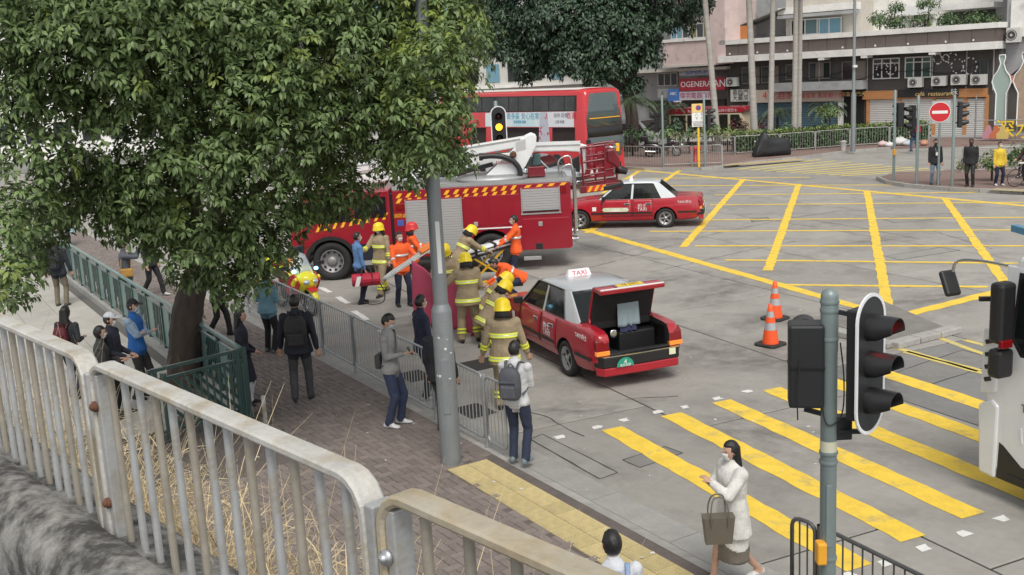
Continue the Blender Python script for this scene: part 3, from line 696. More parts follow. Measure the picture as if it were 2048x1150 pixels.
# ================================================================ DRAIN COVERS AND LITTER
iron=M('cast_iron',(.06,.058,.055),.7,.4,var=.2,vs=12,bump=.4,bs=60)
def grate(u,v,w,l,rz,label,slots=9):
    o=thing('drain_grate',label,'drain cover',g(u,v,.004),rz,'drain covers along the kerb')
    MB().box(-w/2,-l/2,0,w/2,-l/2+.03,.014).box(-w/2,l/2-.03,0,w/2,l/2,.014).box(-w/2,-l/2+.03,0,-w/2+.03,l/2-.03,.014).box(w/2-.03,-l/2+.03,0,w/2,l/2-.03,.014).build('frame',iron,o)
    for k in range(slots): y=-l/2+.05+(l-.1)*k/(slots-1); MB().box(-w/2+.03,y-.012,0,w/2-.03,y+.012,.012).build('bar',iron,o)
    MB().box(-w/2+.01,-l/2+.01,-.02,w/2-.01,l/2-.01,.002).build('pit',c_asph,o)
kr=math.atan2(KN.y,KN.x)
grate(948,822,.46,.62,kr,'slotted iron drain grate next to the end of the guard railing')
grate(830,752,.46,.62,kr,'slotted iron drain grate behind the man in the grey hoodie')
mh=thing('manhole_cover','square iron manhole cover near the firefighter standing by the taxi','drain cover',g(965,728,.004),kr,'drain covers along the kerb')
MB().box(-.33,-.33,0,.33,.33,.008).build('cover',iron,mh,bevel=.004)
for k in range(6): MB().box(-.27+k*.1,-.28,.008,-.235+k*.1,.28,.012).build('rib',iron,mh)
lit=M('litter_white',(.6,.59,.56),.9)
rl=random.Random(9)
lt=MB()
for k in range(150):
    p=K(rl.uniform(-12,5),-rl.uniform(.2,5.5),PZ+.006) if k<95 else g(rl.uniform(1020,1800),rl.uniform(560,980),.006)
    a=rl.uniform(0,6.3); w=rl.uniform(.008,.028); l=w*rl.uniform(.5,1.2)
    e1=Vector((math.cos(a),math.sin(a),0))*w; e2=Vector((-math.sin(a),math.cos(a),0))*l
    lt.add([p-e1-e2,p+e1-e2*.4,p+e1*.6+e2+Vector((0,0,.006)),p-e1+e2*.7],[(0,1,2,3)])
o=lt.build('litter_scraps',lit); o['kind']='stuff'; o['label']='small pale leaf and paper scraps scattered on the paving'
# ================================================================ VEHICLES
paint_red=M('taxi_red_paint',(.37,.010,.022),.3,coat=.6,var=.04,vs=2); paint_silver=M('taxi_silver_paint',(.50,.53,.55),.3,.3,coat=.5)
blackp=M('black_plastic',(.015,.015,.016),.45); dark_in=M('dark_interior',(.012,.012,.013),.8); rubber=M('tyre_rubber',(.018,.018,.018),.75,bump=.1)
chrome=M('chrome',(.62,.63,.64),.2,1.); alloy=M('alloy_rim',(.42,.43,.44),.35,.85); glass=M('vehicle_glass',(.015,.02,.02),.04,alpha=.62,spec=.6); glassd=M('dark_vehicle_glass',(.012,.015,.016),.05,alpha=.86,spec=.6)
seatm=M('seat_vinyl',(.03,.035,.045),.5); tl_red=M('tail_light_red',(.20,.004,.007),.15,coat=.6); tl_amb=M('tail_light_amber',(.75,.22,.03),.2,coat=.6,emit=.25); txt_w=M('decal_white',(.75,.75,.75),.5); txt_r=M('decal_red',(.55,.03,.06),.5); plate_y=M('plate_yellow',(.75,.5,.02),.5)
def wheel(parent,loc,r,w,side,rimr=.68,spokes=5,rim=None,hole=True):
    """side=+1: outer face toward +y"""
    wh=obj('wheel',None,parent,loc); wh.empty_display_size=.1
    T=Matrix.Rotation(R(-90*side),4,'X'); h=w/2; ri=r*rimr
    MB().lathe([(ri,-h*.8),(r*.90,-h),(r*.975,-h*.8),(r,-h*.4),(r,h*.4),(r*.975,h*.8),(r*.90,h),(ri+.01,h*.85),(ri,h*.5),(ri,-h*.5),(ri,-h*.8)],28,T=T,cap=False).build('tyre',rubber,wh)
    m=MB(); m.lathe([(ri,h*.8),(ri*.93,h*.84),(ri*.90,h*.45),(ri*.3,h*.35),(0.001,h*.35)],28,T=T,cap=False)
    if spokes:
        for k in range(spokes):
            a=2*math.pi*k/spokes; d=Vector((math.cos(a),math.sin(a),0)); s=Vector((-d.y,d.x,0))
            for q in (-1,1):
                m.add([T@(d*(ri*.18)+s*(ri*.13)+Vector((0,0,h*.72))),T@(d*(ri*.18)-s*(ri*.13)+Vector((0,0,h*.72))),T@(d*(ri*.93)-s*(ri*.11)+Vector((0,0,h*.8))),T@(d*(ri*.93)+s*(ri*.11)+Vector((0,0,h*.8)))],[(0,1,2,3)]) if q==1 else None
        m.lathe([(ri*.26,h*.5),(ri*.24,h*.78),(0.001,h*.8)],14,T=T,cap=False)
    m.build('rim',rim or alloy,wh)
    if spokes: MB().lathe([(ri*.9,h*.42),(0.01,h*.40)],20,T=T,cap=False).build('brake_shadow_disc',blackp,wh)
    return wh
def interp(x,tab):
    if x<=tab[0][0]: return tab[0][1]
    if x>=tab[-1][0]: return tab[-1][1]
    n=len(tab); sl=[(tab[i+1][1]-tab[i][1])/(tab[i+1][0]-tab[i][0]) for i in range(n-1)]
    ms=[sl[0]]+[0 if sl[i-1]*sl[i]<=0 else 2*sl[i-1]*sl[i]/(sl[i-1]+sl[i]) for i in range(1,n-1)]+[sl[-1]]
    for i in range(n-1):
        if x<=tab[i+1][0]:
            h=tab[i+1][0]-tab[i][0]; t=(x-tab[i][0])/h; return (2*t**3-3*t*t+1)*tab[i][1]+(t**3-2*t*t+t)*h*ms[i]+(-2*t**3+3*t*t)*tab[i+1][1]+(t**3-t*t)*h*ms[i+1]
def interp_old(x,tab):
    for (a,b),(c,d) in zip(tab[:-1],tab[1:]):
        if x<=c: return b+(d-b)*max(0,min(1,(x-a)/(c-a)))
    return tab[-1][1]
WM=[(-1.14,.70),(-1.09,.79),(-.9,.832),(-.3,.845),(2.6,.845),(3.2,.825),(3.48,.75),(3.58,.60)]
ZT=[(-1.14,.84),(-1.09,.92),(-.95,.965),(-.42,.985),(-.1,.965),(2.15,.955),(2.8,.905),(3.3,.83),(3.5,.76),(3.58,.68)]
ZB=[(-1.14,.38),(-.9,.27),(-.5,.24),(3.0,.24),(3.4,.28),(3.58,.34)]
def sect(x,off=0.):
    w=interp(x,WM)+off; t=interp(x,ZT); b=interp(x,ZB)
    return [(0,b),(.84*w,b),(.94*w,b+.04),(.985*w,b+.16),(w,.48),(w,.60),(.985*w,.73),(.955*w,t-.085),(.93*w,t-.02),(.88*w,t),(.45*w,t+.014),(0,t+.016)]
def weld(o):
    bm=bmesh.new(); bm.from_mesh(o.data); bmesh.ops.remove_doubles(bm,verts=bm.verts,dist=1e-5); bmesh.ops.recalc_face_normals(bm,faces=bm.faces); bm.to_mesh(o.data); bm.free()
def boolcut(o,cutters):
    weld(o)
    for c in cutters: weld(c)
    for c in cutters:
        md=o.modifiers.new('cut','BOOLEAN'); md.operation='DIFFERENCE'; md.solver='EXACT'; md.object=c; md.material_mode='TRANSFER'
    applied(o)
    for c in cutters: bpy.data.objects.remove(c)
def sedan(name,label,loc,yaw,paint,roofp,trunk=False,taxi=True,grp=None,gl_=glass):
    th=thing(name,label,'taxi' if taxi else 'car',loc,yaw,grp)
    xs=[-1.14,-1.13,-1.11,-1.08,-1.04,-.98,-.92,-.8,-.6,-.42,-.3,-.2,-.1,0,.3,.7,1.1,1.5,1.9,2.05,2.15,2.25,2.4,2.55,2.7,2.85,3.0,3.12,3.22,3.3,3.38,3.44,3.49,3.53,3.56,3.58]
    rg=[]
    for x in xs:
        h=sect(x); rg.append([Vector((x,y,z)) for y,z in h]+[Vector((x,-y,z)) for y,z in h[-2:0:-1]])
    body=MB().loft(rg,0,True).build('body',[paint,dark_in],th)
    cut=[]
    for x in (0,2.785):
        for s in (-1,1):
            cut.append(MB().lathe([(.375,-.2),(.375,.2)],28,0,T=Matrix.Translation((x,s*.80,.31))@Matrix.Rotation(R(90),4,'X')).build('c',dark_in,th))
    cut.append(MB().box(-.02,-.72,.42,2.02,.72,1.3).build('c',dark_in,th))
    if trunk:
        cut.append(MB().box(-1.4,-.56,.60,-.50,.56,1.4).build('c',dark_in,th)); cut.append(MB().box(-1.0,-.66,.44,-.49,.66,.9).build('c',dark_in,th)); cut.append(MB().box(-.6,-.6,.46,-.12,.6,.88).build('c',dark_in,th))
    boolcut(body,cut)
    for f in body.data.polygons: f.use_smooth=True
    body.data.set_sharp_from_angle(angle=R(38))
    # doors (raised skins), gaps, handles
    for s in (1,-1):
        for (x0,x1,nm) in ((1.085,2.04,'front'),(.40,1.06,'rear')):
            r2_=[]
            for k in range(9):
                x=x0+(x1-x0)*k/8; h=[p for p in sect(x,.006)[3:9]]; r2_.append([Vector((x,s*y,z)) for y,z in (h if s>0 else h)])
            if s>0: r2_=r2_[::-1]
            d=MB().loft(r2_,0,True,False,False).build('door',paint,th)
            so=d.modifiers.new('s','SOLIDIFY'); so.thickness=.006; so.offset=1 if True else -1
            xh=x0+.12
            MB().cbox((xh+.02,s*.852,.80),(.20,.012,.06),0).build('handle',chrome,d,bevel=.006); MB().cbox((xh+.02,s*.858,.80),(.12,.006,.03)).build('handle_recess',blackp,d)
        for x in (1.072,.388,2.052):
            h=sect(x,.004)[3:9]; MB().tube([(x,s*y,z) for y,z in h],.005,4).build('door_gap',blackp,th)
        MB().bar((-.40 if False else .42,s*.857,.515),(2.40,s*.857,.515),.012,.055).build('side_moulding',blackp,th); MB().bar((-1.0,s*.84,.515),(-.40,s*.851,.515),.012,.055).build('side_moulding',blackp,th)
        # pillars
        def pil(name,pts,mat): 
            a=[Vector((x,s*y,z)) for x,y,z in pts]; n=Vector((0,-s*.03,-.0)); k=MB().loft([a if s<0 else a[::-1],[p+n for p in (a if s<0 else a[::-1])]][::-1],0,False); k.build(name,mat,th,bevel=.006)
        pil('pillar_front',[(2.16,.735,.95),(2.06,.74,.95),(1.48,.622,1.43),(1.56,.615,1.435)],roofp)
        pil('pillar_centre',[(1.11,.752,.95),(1.04,.752,.95),(1.0,.63,1.43),(1.06,.63,1.43)],roofp if taxi else blackp)
        pil('pillar_rear',[(.14,.755,.95),(-.30,.745,.965),(-.34,.70,.985),(.18,.615,1.44),(.38,.63,1.43)],roofp)
        def pane(pts): a=[Vector((x,s*y,z)) for x,y,z in pts]; MB().loft([a,[p+Vector((0,-s*.006,0)) for p in a]],0,False).build('window',gl_,th)
        pane([(2.05,.736,.955),(1.11,.746,.955),(1.06,.626,1.42),(1.49,.616,1.42)]); pane([(1.04,.746,.955),(.15,.748,.955),(.38,.622,1.42),(1.0,.626,1.42)])
        for p0,p1 in (((2.06,.742,.952),(1.49,.626,1.428)),((1.49,.626,1.428),(.38,.634,1.428)),((.38,.634,1.428),(.14,.757,.952))): MB().bar((p0[0],s*p0[1],p0[2]),(p1[0],s*p1[1],p1[2]),.016,.022).build('window_trim',blackp,th)
        MB().bar((.14,s*.772,.952),(2.06,s*.772,.952),.012,.02).build('belt_trim',chrome if taxi else blackp,th)
        mi=MB(); mi.cbox((1.99,s*.87,1.0),(.09,.17,.12)).bar((2.02,s*.76,.97),(2.0,s*.84,.98),.03,.03); mi.build('mirror',blackp,th,bevel=.02)
        for x in (0,2.785): wheel(th,(x,s*.745,.315),.315,.19,s,rim=alloy)
        # lamps
        MB().prism([(-1.075,.60),(-1.165,.62),(-1.135,.84),(-1.06,.90)],'y',s*.565,s*.80).build('tail_light',tl_red,th,bevel=.012)
        MB().prism([(-1.09,.598),(-1.171,.602),(-1.166,.675),(-1.09,.675)],'y',s*.56,s*.806).build('indicator',tl_amb,th,bevel=.008)
        MB().prism([(3.50,.58),(3.60,.58),(3.575,.72),(3.46,.74)],'y',s*.38,s*.70).build('headlight',chrome,th,bevel=.012)
    # roof
    rr=[]
    for x,dz,w in ((.17,-.055,.56),(.22,-.01,.585),(.35,.02,.62),(.7,.04,.64),(1.1,.04,.64),(1.42,.018,.622),(1.53,-.008,.60),(1.59,-.045,.58)):
        up=[];lo=[]
        for k in range(9):
            y=-1+k*.25; c=1-abs(y)**2.6; up.append(Vector((x,y*w,1.43+dz+.045*c*(1 if .2<x<1.55 else .8)))); lo.append(Vector((x,y*(w-.01),1.405+dz*.5)))
        rr.append(up+lo[::-1])
    MB().loft(rr[::-1] if True else rr,0,True).build('roof',roofp,th)
    a=[Vector(p) for p in ((2.16,.70,.955),(2.16,-.70,.955),(1.57,-.60,1.43),(1.57,.60,1.43))]; n=Vector((-.005,0,-.006))
    m=MB().loft([[p+n for p in a],a],0,False); m.build('windscreen',gl_,th)
    a=[Vector(p) for p in ((-.34,-.68,.985),(-.34,.68,.985),(.19,.59,1.43),(.19,-.59,1.43))]; n=Vector((.006,0,-.006))
    MB().loft([[p+n for p in a],a],0,False).build('rear_window',gl_,th)
    for s in (-1,1): MB().cbox((-.335,0,.99) if s<0 else (2.155,0,.962),(.03,1.38,.02)).build('window_trim',blackp,th)
    # seats
    for x,y,w in ((1.35,.38,.5),(1.35,-.38,.5),(.42,0,1.25)):
        st=obj('seat',None,th,(x,y,0)); MB().box(-.05,-w/2,.44,.46,w/2,.60).build('cushion',seatm,st,bevel=.04); MB().loft([[(-.14,-w/2,.58),(.02,-w/2,.58),(.02,w/2,.58),(-.14,w/2,.58)],[(-.27,-w/2+.03,1.08),(-.16,-w/2+.03,1.08),(-.16,w/2-.03,1.08),(-.27,w/2-.03,1.08)]],0,False).build('backrest',seatm,st,bevel=.03)
        if w<1: MB().cbox((-.24,0,1.16),(.08,.24,.14)).build('headrest',seatm,st,bevel=.03)
    MB().box(1.75,-.70,.6,2.02,.70,.93).build('dashboard',blackp,th,bevel=.03)
    MB().lathe([(.17,-.012),(.185,0),(.17,.012),(.155,0),(.17,-.012)],18,T=Matrix.Translation((1.66,-.38,.92))@Matrix.Rotation(R(-60),4,'Y'),cap=False).build('steering_wheel',blackp,th)
    # bumpers
    def bump(x0,x1,name):
        P=[(x0,-.79),(x1,-.70),(x1+(x1-x0)*.12,0),(x1,.70),(x0,.79)]
        MB().prism(P+[(x0-(x1-x0)*.4,.79),(x0-(x1-x0)*.4,-.79)],'z',.40,.575).build(name,blackp,th,bevel=.015); MB().prism([(a+(x1-x0)*.02,b) for a,b in P],'z',.576,.59).build('bumper_chrome',chrome if taxi else paint,th)
        MB().prism([(a*.995,b*.985) for a,b in P],'z',.25,.395).build('bumper_skirt',paint,th,bevel=.02)
    bump(-1.06,-1.22,'bumper'); bump(3.50,3.64,'bumper')
    MB().box(3.54,-.36,.6,3.585,.36,.72).build('grille',blackp,th)
    for k in range(4): MB().box(3.58,-.35,.615+k*.028,3.592,.35,.625+k*.028).build('grille_slat',chrome,th)
    if taxi:
        sg=obj('roof_sign',None,th,(1.12,0,1.505)); MB().loft([[(-.07,-.235,0),(.07,-.235,0),(.07,.235,0),(-.07,.235,0)],[(-.025,-.205,.12),(.025,-.205,.12),(.025,.205,.12),(-.025,.205,.12)]],0,False).build('lamp_box',M('taxi_sign_white',(.78,.74,.76),.4,emit=.05),sg,bevel=.01)
        text('lettering','TAXI',.115,txt_r,sg,(-.052,0,.055),(R(69),0,R(-90)),.004,sx=1.15); text('lettering','TAXI',.115,txt_r,sg,(.052,0,.055),(R(69),0,R(90)),.004,sx=1.15)
        for s in (1,-1):
            rz=R(180) if s>0 else 0
            text('lettering','的士',.14,txt_w,th,(.74,s*.858,.735),(R(90),0,rz),.002); text('lettering','TAXI',.135,txt_w,th,(.74,s*.860,.62),(R(90),0,rz),.002)
            text('lettering','TAXI 的士',.10,txt_w,th,(-.62,s*.826,.83),(R(86) ,0,rz),.002)
        MB().box(2.23,.852,.60,2.36,.856,.73).build('notice_sticker',txt_w,th)
        MB().prism([(1.22,.56),(1.16,.62),(1.22,.69),(1.98,.70),(2.04,.63),(1.98,.57)],'y',.857,.861).build('advert_sticker',M('advert_green',(.55,.62,.40),.5,col2=(.75,.75,.7),c2=(.45,.6),c2s=6.),th) if not trunk else None
        sp=[(.16*math.cos(R(a)),.15*math.sin(R(a))) for a in range(0,181,15)]
        lp_=MB().prism([(y*.98+.33,z+.40) for y,z in sp],'x',-1.252,-1.244).build('seat_plate',M('seat_plate_green',(.03,.30,.20),.5),th)
        text('lettering','4',.11,txt_w,lp_,(-1.254,.33,.475),(R(90),0,R(-90)),.002); text('lettering','座位名額',.05,txt_w,lp_,(-1.254,.33,.42),(R(90),0,R(-90)),.002)
        MB().box(-1.246,-.62,.47,-1.235,-.50,.575).build('permit_sticker',M('permit_pale',(.7,.72,.5),.5),th)
    # boot lid
    lid=obj('boot_lid',None,th,(-.44,0,.99)); lid.empty_display_size=.1
    L=.72
    top=MB().prism([(0,0.004),(-L*.5,0.002),(-L+.04,-.02),(-L,-.05),(-L-.05,-.34),(-L+.02,-.34),(-L+.05,-.10),(-L+.12,-.045),(0,-.02)],'y',-.60,.60).build('lid_panel',[paint],lid,bevel=.012)
    if taxi:
        pl=obj('plate_recess',None,lid,(-L-.036,0,-.20)); pl.rotation_euler=(0,R(9.8),0)
        MB().box(-.012,-.26,-.075,.004,.26,.075).build('plate_surround',chrome,pl,bevel=.005); MB().box(-.016,-.235,-.055,-.012,.235,.055).build('number_plate',plate_y,pl); text('plate_lettering','VE 2252',.095,tx,pl,(-.018,0,0),(R(90),0,R(-90)),.001)
        for z in (.09,-.10): MB().box(-.006,-.59,z-.02,.006,.59,z+.02).build('lid_chrome',chrome if z>0 else txt_w,pl)
        if trunk:
            MB().box(-L+.03,-.575,-.05,-.02,.575,-.024).build('lid_lining',dark_in,lid)
            lid.rotation_euler=(0,R(73),0)
            for s in (-1,1): MB().tube(smoothpts([(-.10,s*.60,.0+.62),(-.40,s*.62,.86),(-.52,s*.60,1.0),(-.46,s*.57,1.10)],4),.018,8).build('lid_hinge',paint,th)
            MB().tube([(-.56,-.56,1.34),(-.56,.56,1.32)],.008,6).build('lid_bar',blackp,th)
            MB().box(-.62,-.60,.45,-.16,.1,.80).build('fuel_tank_box',blackp,th,bevel=.03); MB().box(-.98,-.64,.445,-.5,.64,.47).build('boot_mat',M('boot_mat',(.02,.024,.04),.9),th)
            MB().lathe([(.075,0),(.075,.02),(.05,.022)],18,T=Matrix.Translation((-.63,.22,.80))@Matrix.Rotation(R(-90),4,'Y')).build('tank_valve',chrome,th)
            # lip seal round the opening
            MB().tube([(-.50,.57,.985),(-1.06,.57,.94),(-1.135,.57,.80),(-1.15,.565,.605),(-1.15,-.565,.605),(-1.135,-.57,.80),(-1.06,-.57,.94),(-.50,-.57,.985)],.014,6).build('boot_seal',blackp,th)
    return th
def towel(parent_loc,rz):
    """two cloths hanging from the bar inside the open boot lid"""
    for nm,lab,y0,y1,z0,z1,mat in (('hanging_cloth','grey blue cloth hanging inside the open boot lid',-.30,.10,.90,1.30,M('cloth_grey_blue',(.25,.31,.34),.9,bump=.3,bs=20)),('hanging_cloth','dark navy cloth hanging under the grey one in the boot',-.24,.06,.80,.97,M('cloth_navy',(.03,.035,.09),.9,bump=.3,bs=20))):
        v=[];f=[];n=14;k=8
        for i in range(n+1):
            for j in range(k+1):
                y=y0+(y1-y0)*i/n; z=z0+(z1-z0)*j/k; fl=(1-j/k)
                v.append((-.575-.02*math.sin(i*1.3)*fl-.05*fl*(1 if nm else 1)+(-.0 if 'grey' in lab else .02),y+.03*fl*math.sin(i*.5),z+.012*math.sin(i*.9)*fl))
        for i in range(n):
            for j in range(k): f.append((i*(k+1)+j,(i+1)*(k+1)+j,(i+1)*(k+1)+j+1,i*(k+1)+j+1))
        o=MB().add(v,f,0,True).build(nm,mat,None,parent_loc,rz); s=o.modifiers.new('s','SOLIDIFY'); s.thickness=.008; tag(o,lab,'cloth')
T1P,T1A=Vector((1.64,18.17,0)),1.946
sedan('taxi','red taxi with silver roof and its boot lid standing open',T1P,T1A,paint_red,paint_silver,trunk=True)
towel(T1P,T1A)
T2P,T2A=Vector((5.235,34.95,0)),2.93
sedan('taxi','red taxi with pale roof and closed boot on the yellow box',T2P,T2A,paint_red,M('taxi_pale_roof',(.62,.66,.68),.3,.1,coat=.4))
silver=M('car_silver_paint',(.45,.47,.5),.25,.6,coat=.6); whitep=M('white_vehicle_paint',(.68,.70,.71),.35,coat=.4,var=.03,vs=2)
q=gy(1163,330,47.); hv=Vector((math.cos(R(-30)),math.sin(R(-30)),0)); q=Vector((q.x,47.,0))-hv*3.4
sedan('car','silver saloon car waiting behind the fire engine cage',q,R(-30),silver,silver,taxi=False,gl_=glassd)
q=gy(985,340,44.); sedan('car','white car half hidden behind the fire engine boom',(q.x-3.2,44.5,0),R(-12),whitep,whitep,taxi=False,gl_=glassd)
# ---------------------------------------------------------------- fire engine
fe_red=M('fire_engine_red',(.27,.006,.02),.3,coat=.5,var=.04,vs=1.5); fe_dk=M('fire_engine_dark_red',(.16,.006,.014),.35,coat=.4); shut=M('roller_shutter_silver',(.40,.40,.40),.5,.3,var=.04,vs=3); hi_y=M('stripe_yellow',(.85,.43,.02),.5); hi_r=M('stripe_red',(.60,.03,.02),.5); wbm=M('boom_white',(.70,.71,.71),.4,var=.06,vs=3,col2=(.5,.42,.32),c2=(.66,.8),c2s=2.5); chk=M('chequer_plate',(.42,.43,.43),.45,.6,var=.08,vs=3,bump=.3,bs=60)
navy=M('chassis_navy',(.012,.016,.03),.45)
EY=27.97; EO=Vector((-.50,29.22,0)); 
FE=thing('fire_engine','red aerial platform fire engine with silver roller shutters and white boom','fire engine',EO,math.pi)
# local frame: x forward (= -X world), y left (= -Y world, toward the camera)
def fx(u,v,Y=EY): p=gy(u,v,Y); return (-(p.x-EO.x), p.z)
NS=EO.y-EY   # near side y
def panel(name,u0,v0,u1,v1,mat,proud=.012,bev=.006,parent=None):
    x0,_=fx(u0,(v0+v1)/2); x1,_=fx(u1,(v0+v1)/2); um=(u0+u1)/2; _,z1=fx(um,v0); _,z0=fx(um,v1)
    return MB().box(min(x0,x1),NS-.02,min(z0,z1),max(x0,x1),NS+proud,max(z0,z1)).build(name,mat,parent or FE,bevel=bev),(min(x0,x1),max(x0,x1),min(z0,z1),max(z0,z1))
xr=fx(1145,470)[0]; xg=fx(790,470)[0]; DZ=fx(1137,363)[1]
# body with wheel arch
ra=0.0; arch=[]
for k in range(13):
    a=R(180*k/12); arch.append((ra+.66*math.cos(a),.52+.62*math.sin(a)))
prof=[(xr,.58),(xr,DZ),(xg,DZ),(xg,.52),(.80,.52),(.70,.60)]+[(a,b) for a,b in arch]+[(-.70,.55)]
bd=MB().prism(prof,'y',-1.25,NS-.001).build('body',[fe_red],FE,bevel=.015)
MB().prism([(.70,.62)]+[(a*1.0,b-.0) for a,b in arch]+[(-.68,.58)],'y',-1.1,.72).build('wheel_arch',blackp,FE)
MB().box(xr+.02,-1.23,DZ+.002,xg-.02,NS-.03,DZ+.05).build('deck',chk,FE)
MB().bar((xr+.02,NS-.03,DZ+.06),(xg,NS-.03,DZ+.06),.05,.10).build('deck_edge',chk,FE)
# shutters
def shutter(u0,v0,u1,v1):
    o,(x0,x1,z0,z1)=panel('roller_shutter',u0,v0,u1,v1,M('shutter_frame',(.30,.02,.03),.4),.008)
    n=max(6,int((z1-z0)/.07)); sm=MB().box(x0+.03,0,.0,x1-.03,.012,(z1-z0-.06)/n-.006).mesh('slat',shut)
    for k in range(n): obj('slat',sm,o,(0,NS+.008,z0+.03+(z1-z0-.06)*k/n))
    for x in (x0+.012,x1-.012): MB().box(x-.014,NS,z0,x+.014,NS+.026,z1).build('guide',chk,o)
    return o,(x0,x1,z0,z1)
shutter(813,396,926,508)
o,(x0,x1,z0,z1)=shutter(1042,374,1120,424)
MB().bar((x0+.03,NS+.05,z0+.04),(x1-.03,NS+.05,z0+.04),.025,.025).build('shutter_bar',blackp,o); MB().box(x0-.02,NS+.002,z0-.05,x1+.02,NS+.03,z0-.01).build('sill',chk,o)
for u0,v0,u1,v1 in ((928,392,976,452),(979,389,1039,449),(1046,436,1141,498),(930,460,948,505)): panel('locker_panel',u0,v0,u1,v1,fe_red,.010)
panel('trim_line',925,455,1044,457.5,txt_w,.016,0)
for u,v in ((952,449),(1081,448)): panel('locker_latch',u-4,v-5,u+4,v+4,chk,.022)
panel('filler_flap',1072,486,1086,498,blackp,.014); panel('marker_light',1119,370,1132,385,tl_red,.03); panel('rear_step',1048,512,1083,519,chk,.08)
# chequered band along the top of the body, and on the cab
def band(u0,v0,u1,v1,h,n,two=True,prt=FE):
    for k in range(n):
        a=(k+.06)/n; b=(k+.66)/n
        for row in ((0,.46),(.54,1.)) if two else ((0,1),):
            ua=u0+(u1-u0)*a; ub=u0+(u1-u0)*b; va=v0+(v1-v0)*a
            p=[]
            for uu,hh in ((ua,row[1]),(ub-4,row[1]),(ub+2,row[0]),(ua+6,row[0])):
                x,z=fx(uu,v0+(v1-v0)*(uu-u0)/(u1-u0)+h*hh); p.append((x,z))
            MB().prism(p,'y',NS+.001,NS+.006).build('reflective_block',hi_y,prt)
panel('band_base',787,381,1040,399,M('band_red',(.45,.015,.025),.4),.0005,0) if False else None
band(790,388,1038,370,19,13); band(1046,371,1140,364,5,4,two=False)
# rear: pipes, fittings
for i,u in enumerate((1142,1149,1155)):
    x,_=fx(u,400); MB().tube([(xr-.09-i*.03,NS-.1-i*.16,.9),(xr-.09-i*.03,NS-.1-i*.16,DZ+.3)],.035,10).build('rear_pipe',chrome,FE)
for k in range(6): MB().lathe([(.07,0),(.07,.1),(.05,.11),(.05,.16)],12,T=Matrix.Translation((xr,NS-.25-.12*(k%3),.75+.22*(k//3)))@Matrix.Rotation(R(-90),4,'Y')).build('pump_fitting',chrome,FE)
MB().tube(smoothpts([(xr+.2,NS-.1,DZ+.05),(xr+.2,NS-.1,DZ+.35),(xr-.05,NS-.12,DZ+.42),(xr-.1,NS-.12,DZ+.1)],4),.022,8).build('grab_rail',chrome,FE); MB().tube(smoothpts([(xr+.25,NS-.6,DZ+.05),(xr+.25,NS-.6,DZ+.5),(xr-.05,NS-.62,DZ+.6),(xr-.1,NS-.62,DZ+.1)],4),.022,8).build('grab_rail',chrome,FE)
# cab
xc=xg+.08; xf_=fx(583,520)[0]
cz=DZ-.02
cprof=[(xc,.55),(xc,cz+.05),(xc+.9,cz+.02),(xf_-.35,cz-.05),(xf_-.08,cz-.75),(xf_,1.0),(xf_,.62),(4.24+.72,.62)]+[(4.24+.66*math.cos(R(a)),.52+.64*math.sin(R(a))) for a in range(0,181,15)]+[(4.24-.72,.55)]
MB().prism(cprof,'y',-1.25,NS-.003).build('cab',fe_dk if False else fe_red,FE,bevel=.04)
MB().box(xg-.02,-1.2,.6,xc+.02,NS-.08,DZ-.1).build('cab_gap',blackp,FE)
MB().prism([(xc+.1,cz-.12),(xc+.95,cz-.14),(xc+.95,1.62),(xc+.1,1.62)],'y',NS-.01,NS+.006).build('crew_window',glassd,FE)
MB().prism([(xc+1.05,cz-.14),(xf_-.42,cz-.18),(xf_-.25,1.55),(xc+1.05,1.55)],'y',NS-.01,NS+.006).build('door_window',glassd,FE)
MB().box(xf_-.07,-1.1,1.15,xf_+.004,1.1,1.4).build('grille',blackp,FE)
def fpl(pts,y0,y1,name,mat,b=.0):
    return MB().prism(pts,'y',y0,y1).build(name,mat,FE,bevel=b)
fpl([(xf_-.3,cz-.2),(xf_-.31,cz-.22),(xf_-.06,1.5),(xf_-.05,1.52)],-1.1,1.1,'windscreen',glassd)
fpl([(xf_+.03,.35),(xf_+.06,.95),(xf_-.35,1.02),(4.24+.70,.95),(4.24+.72,.35)],-1.22,NS+.01,'bumper',navy,.03)
# front wheel arch flare
ar=[(4.24+.70*math.cos(R(a)),.52+.68*math.sin(R(a))) for a in range(-8,189,14)]; ai=[(4.24+.60*math.cos(R(a)),.52+.58*math.sin(R(a))) for a in range(-8,189,14)]
rg=[[(a[0],NS-.12,a[1]),(a[0],NS+.03,a[1]),(b[0],NS+.03,b[1]),(b[0],NS-.12,b[1])] for a,b in zip(ar,ai)]; MB().loft(rg,0,False).build('arch_flare',blackp,FE)
fpl([(4.24+.6*math.cos(R(a)),.52+.6*math.sin(R(a))) for a in range(0,181,15)],-1.1,.7,'wheel_arch',blackp)
x,z=fx(590,520); MB().box(x-.06,NS-.04,z-.14,xf_+.075,NS+.03,z+.1).build('indicator',tl_amb,FE,bevel=.01)
for s_ in (1,-1):
    for xw,rr_ in ((4.24,.53),(0,.53)): wheel(FE,(xw,s_*1.07,.52),.52,.33,s_,.60,0,M('steel_rim',(.30,.30,.30),.5,.6,var=.1,vs=8))
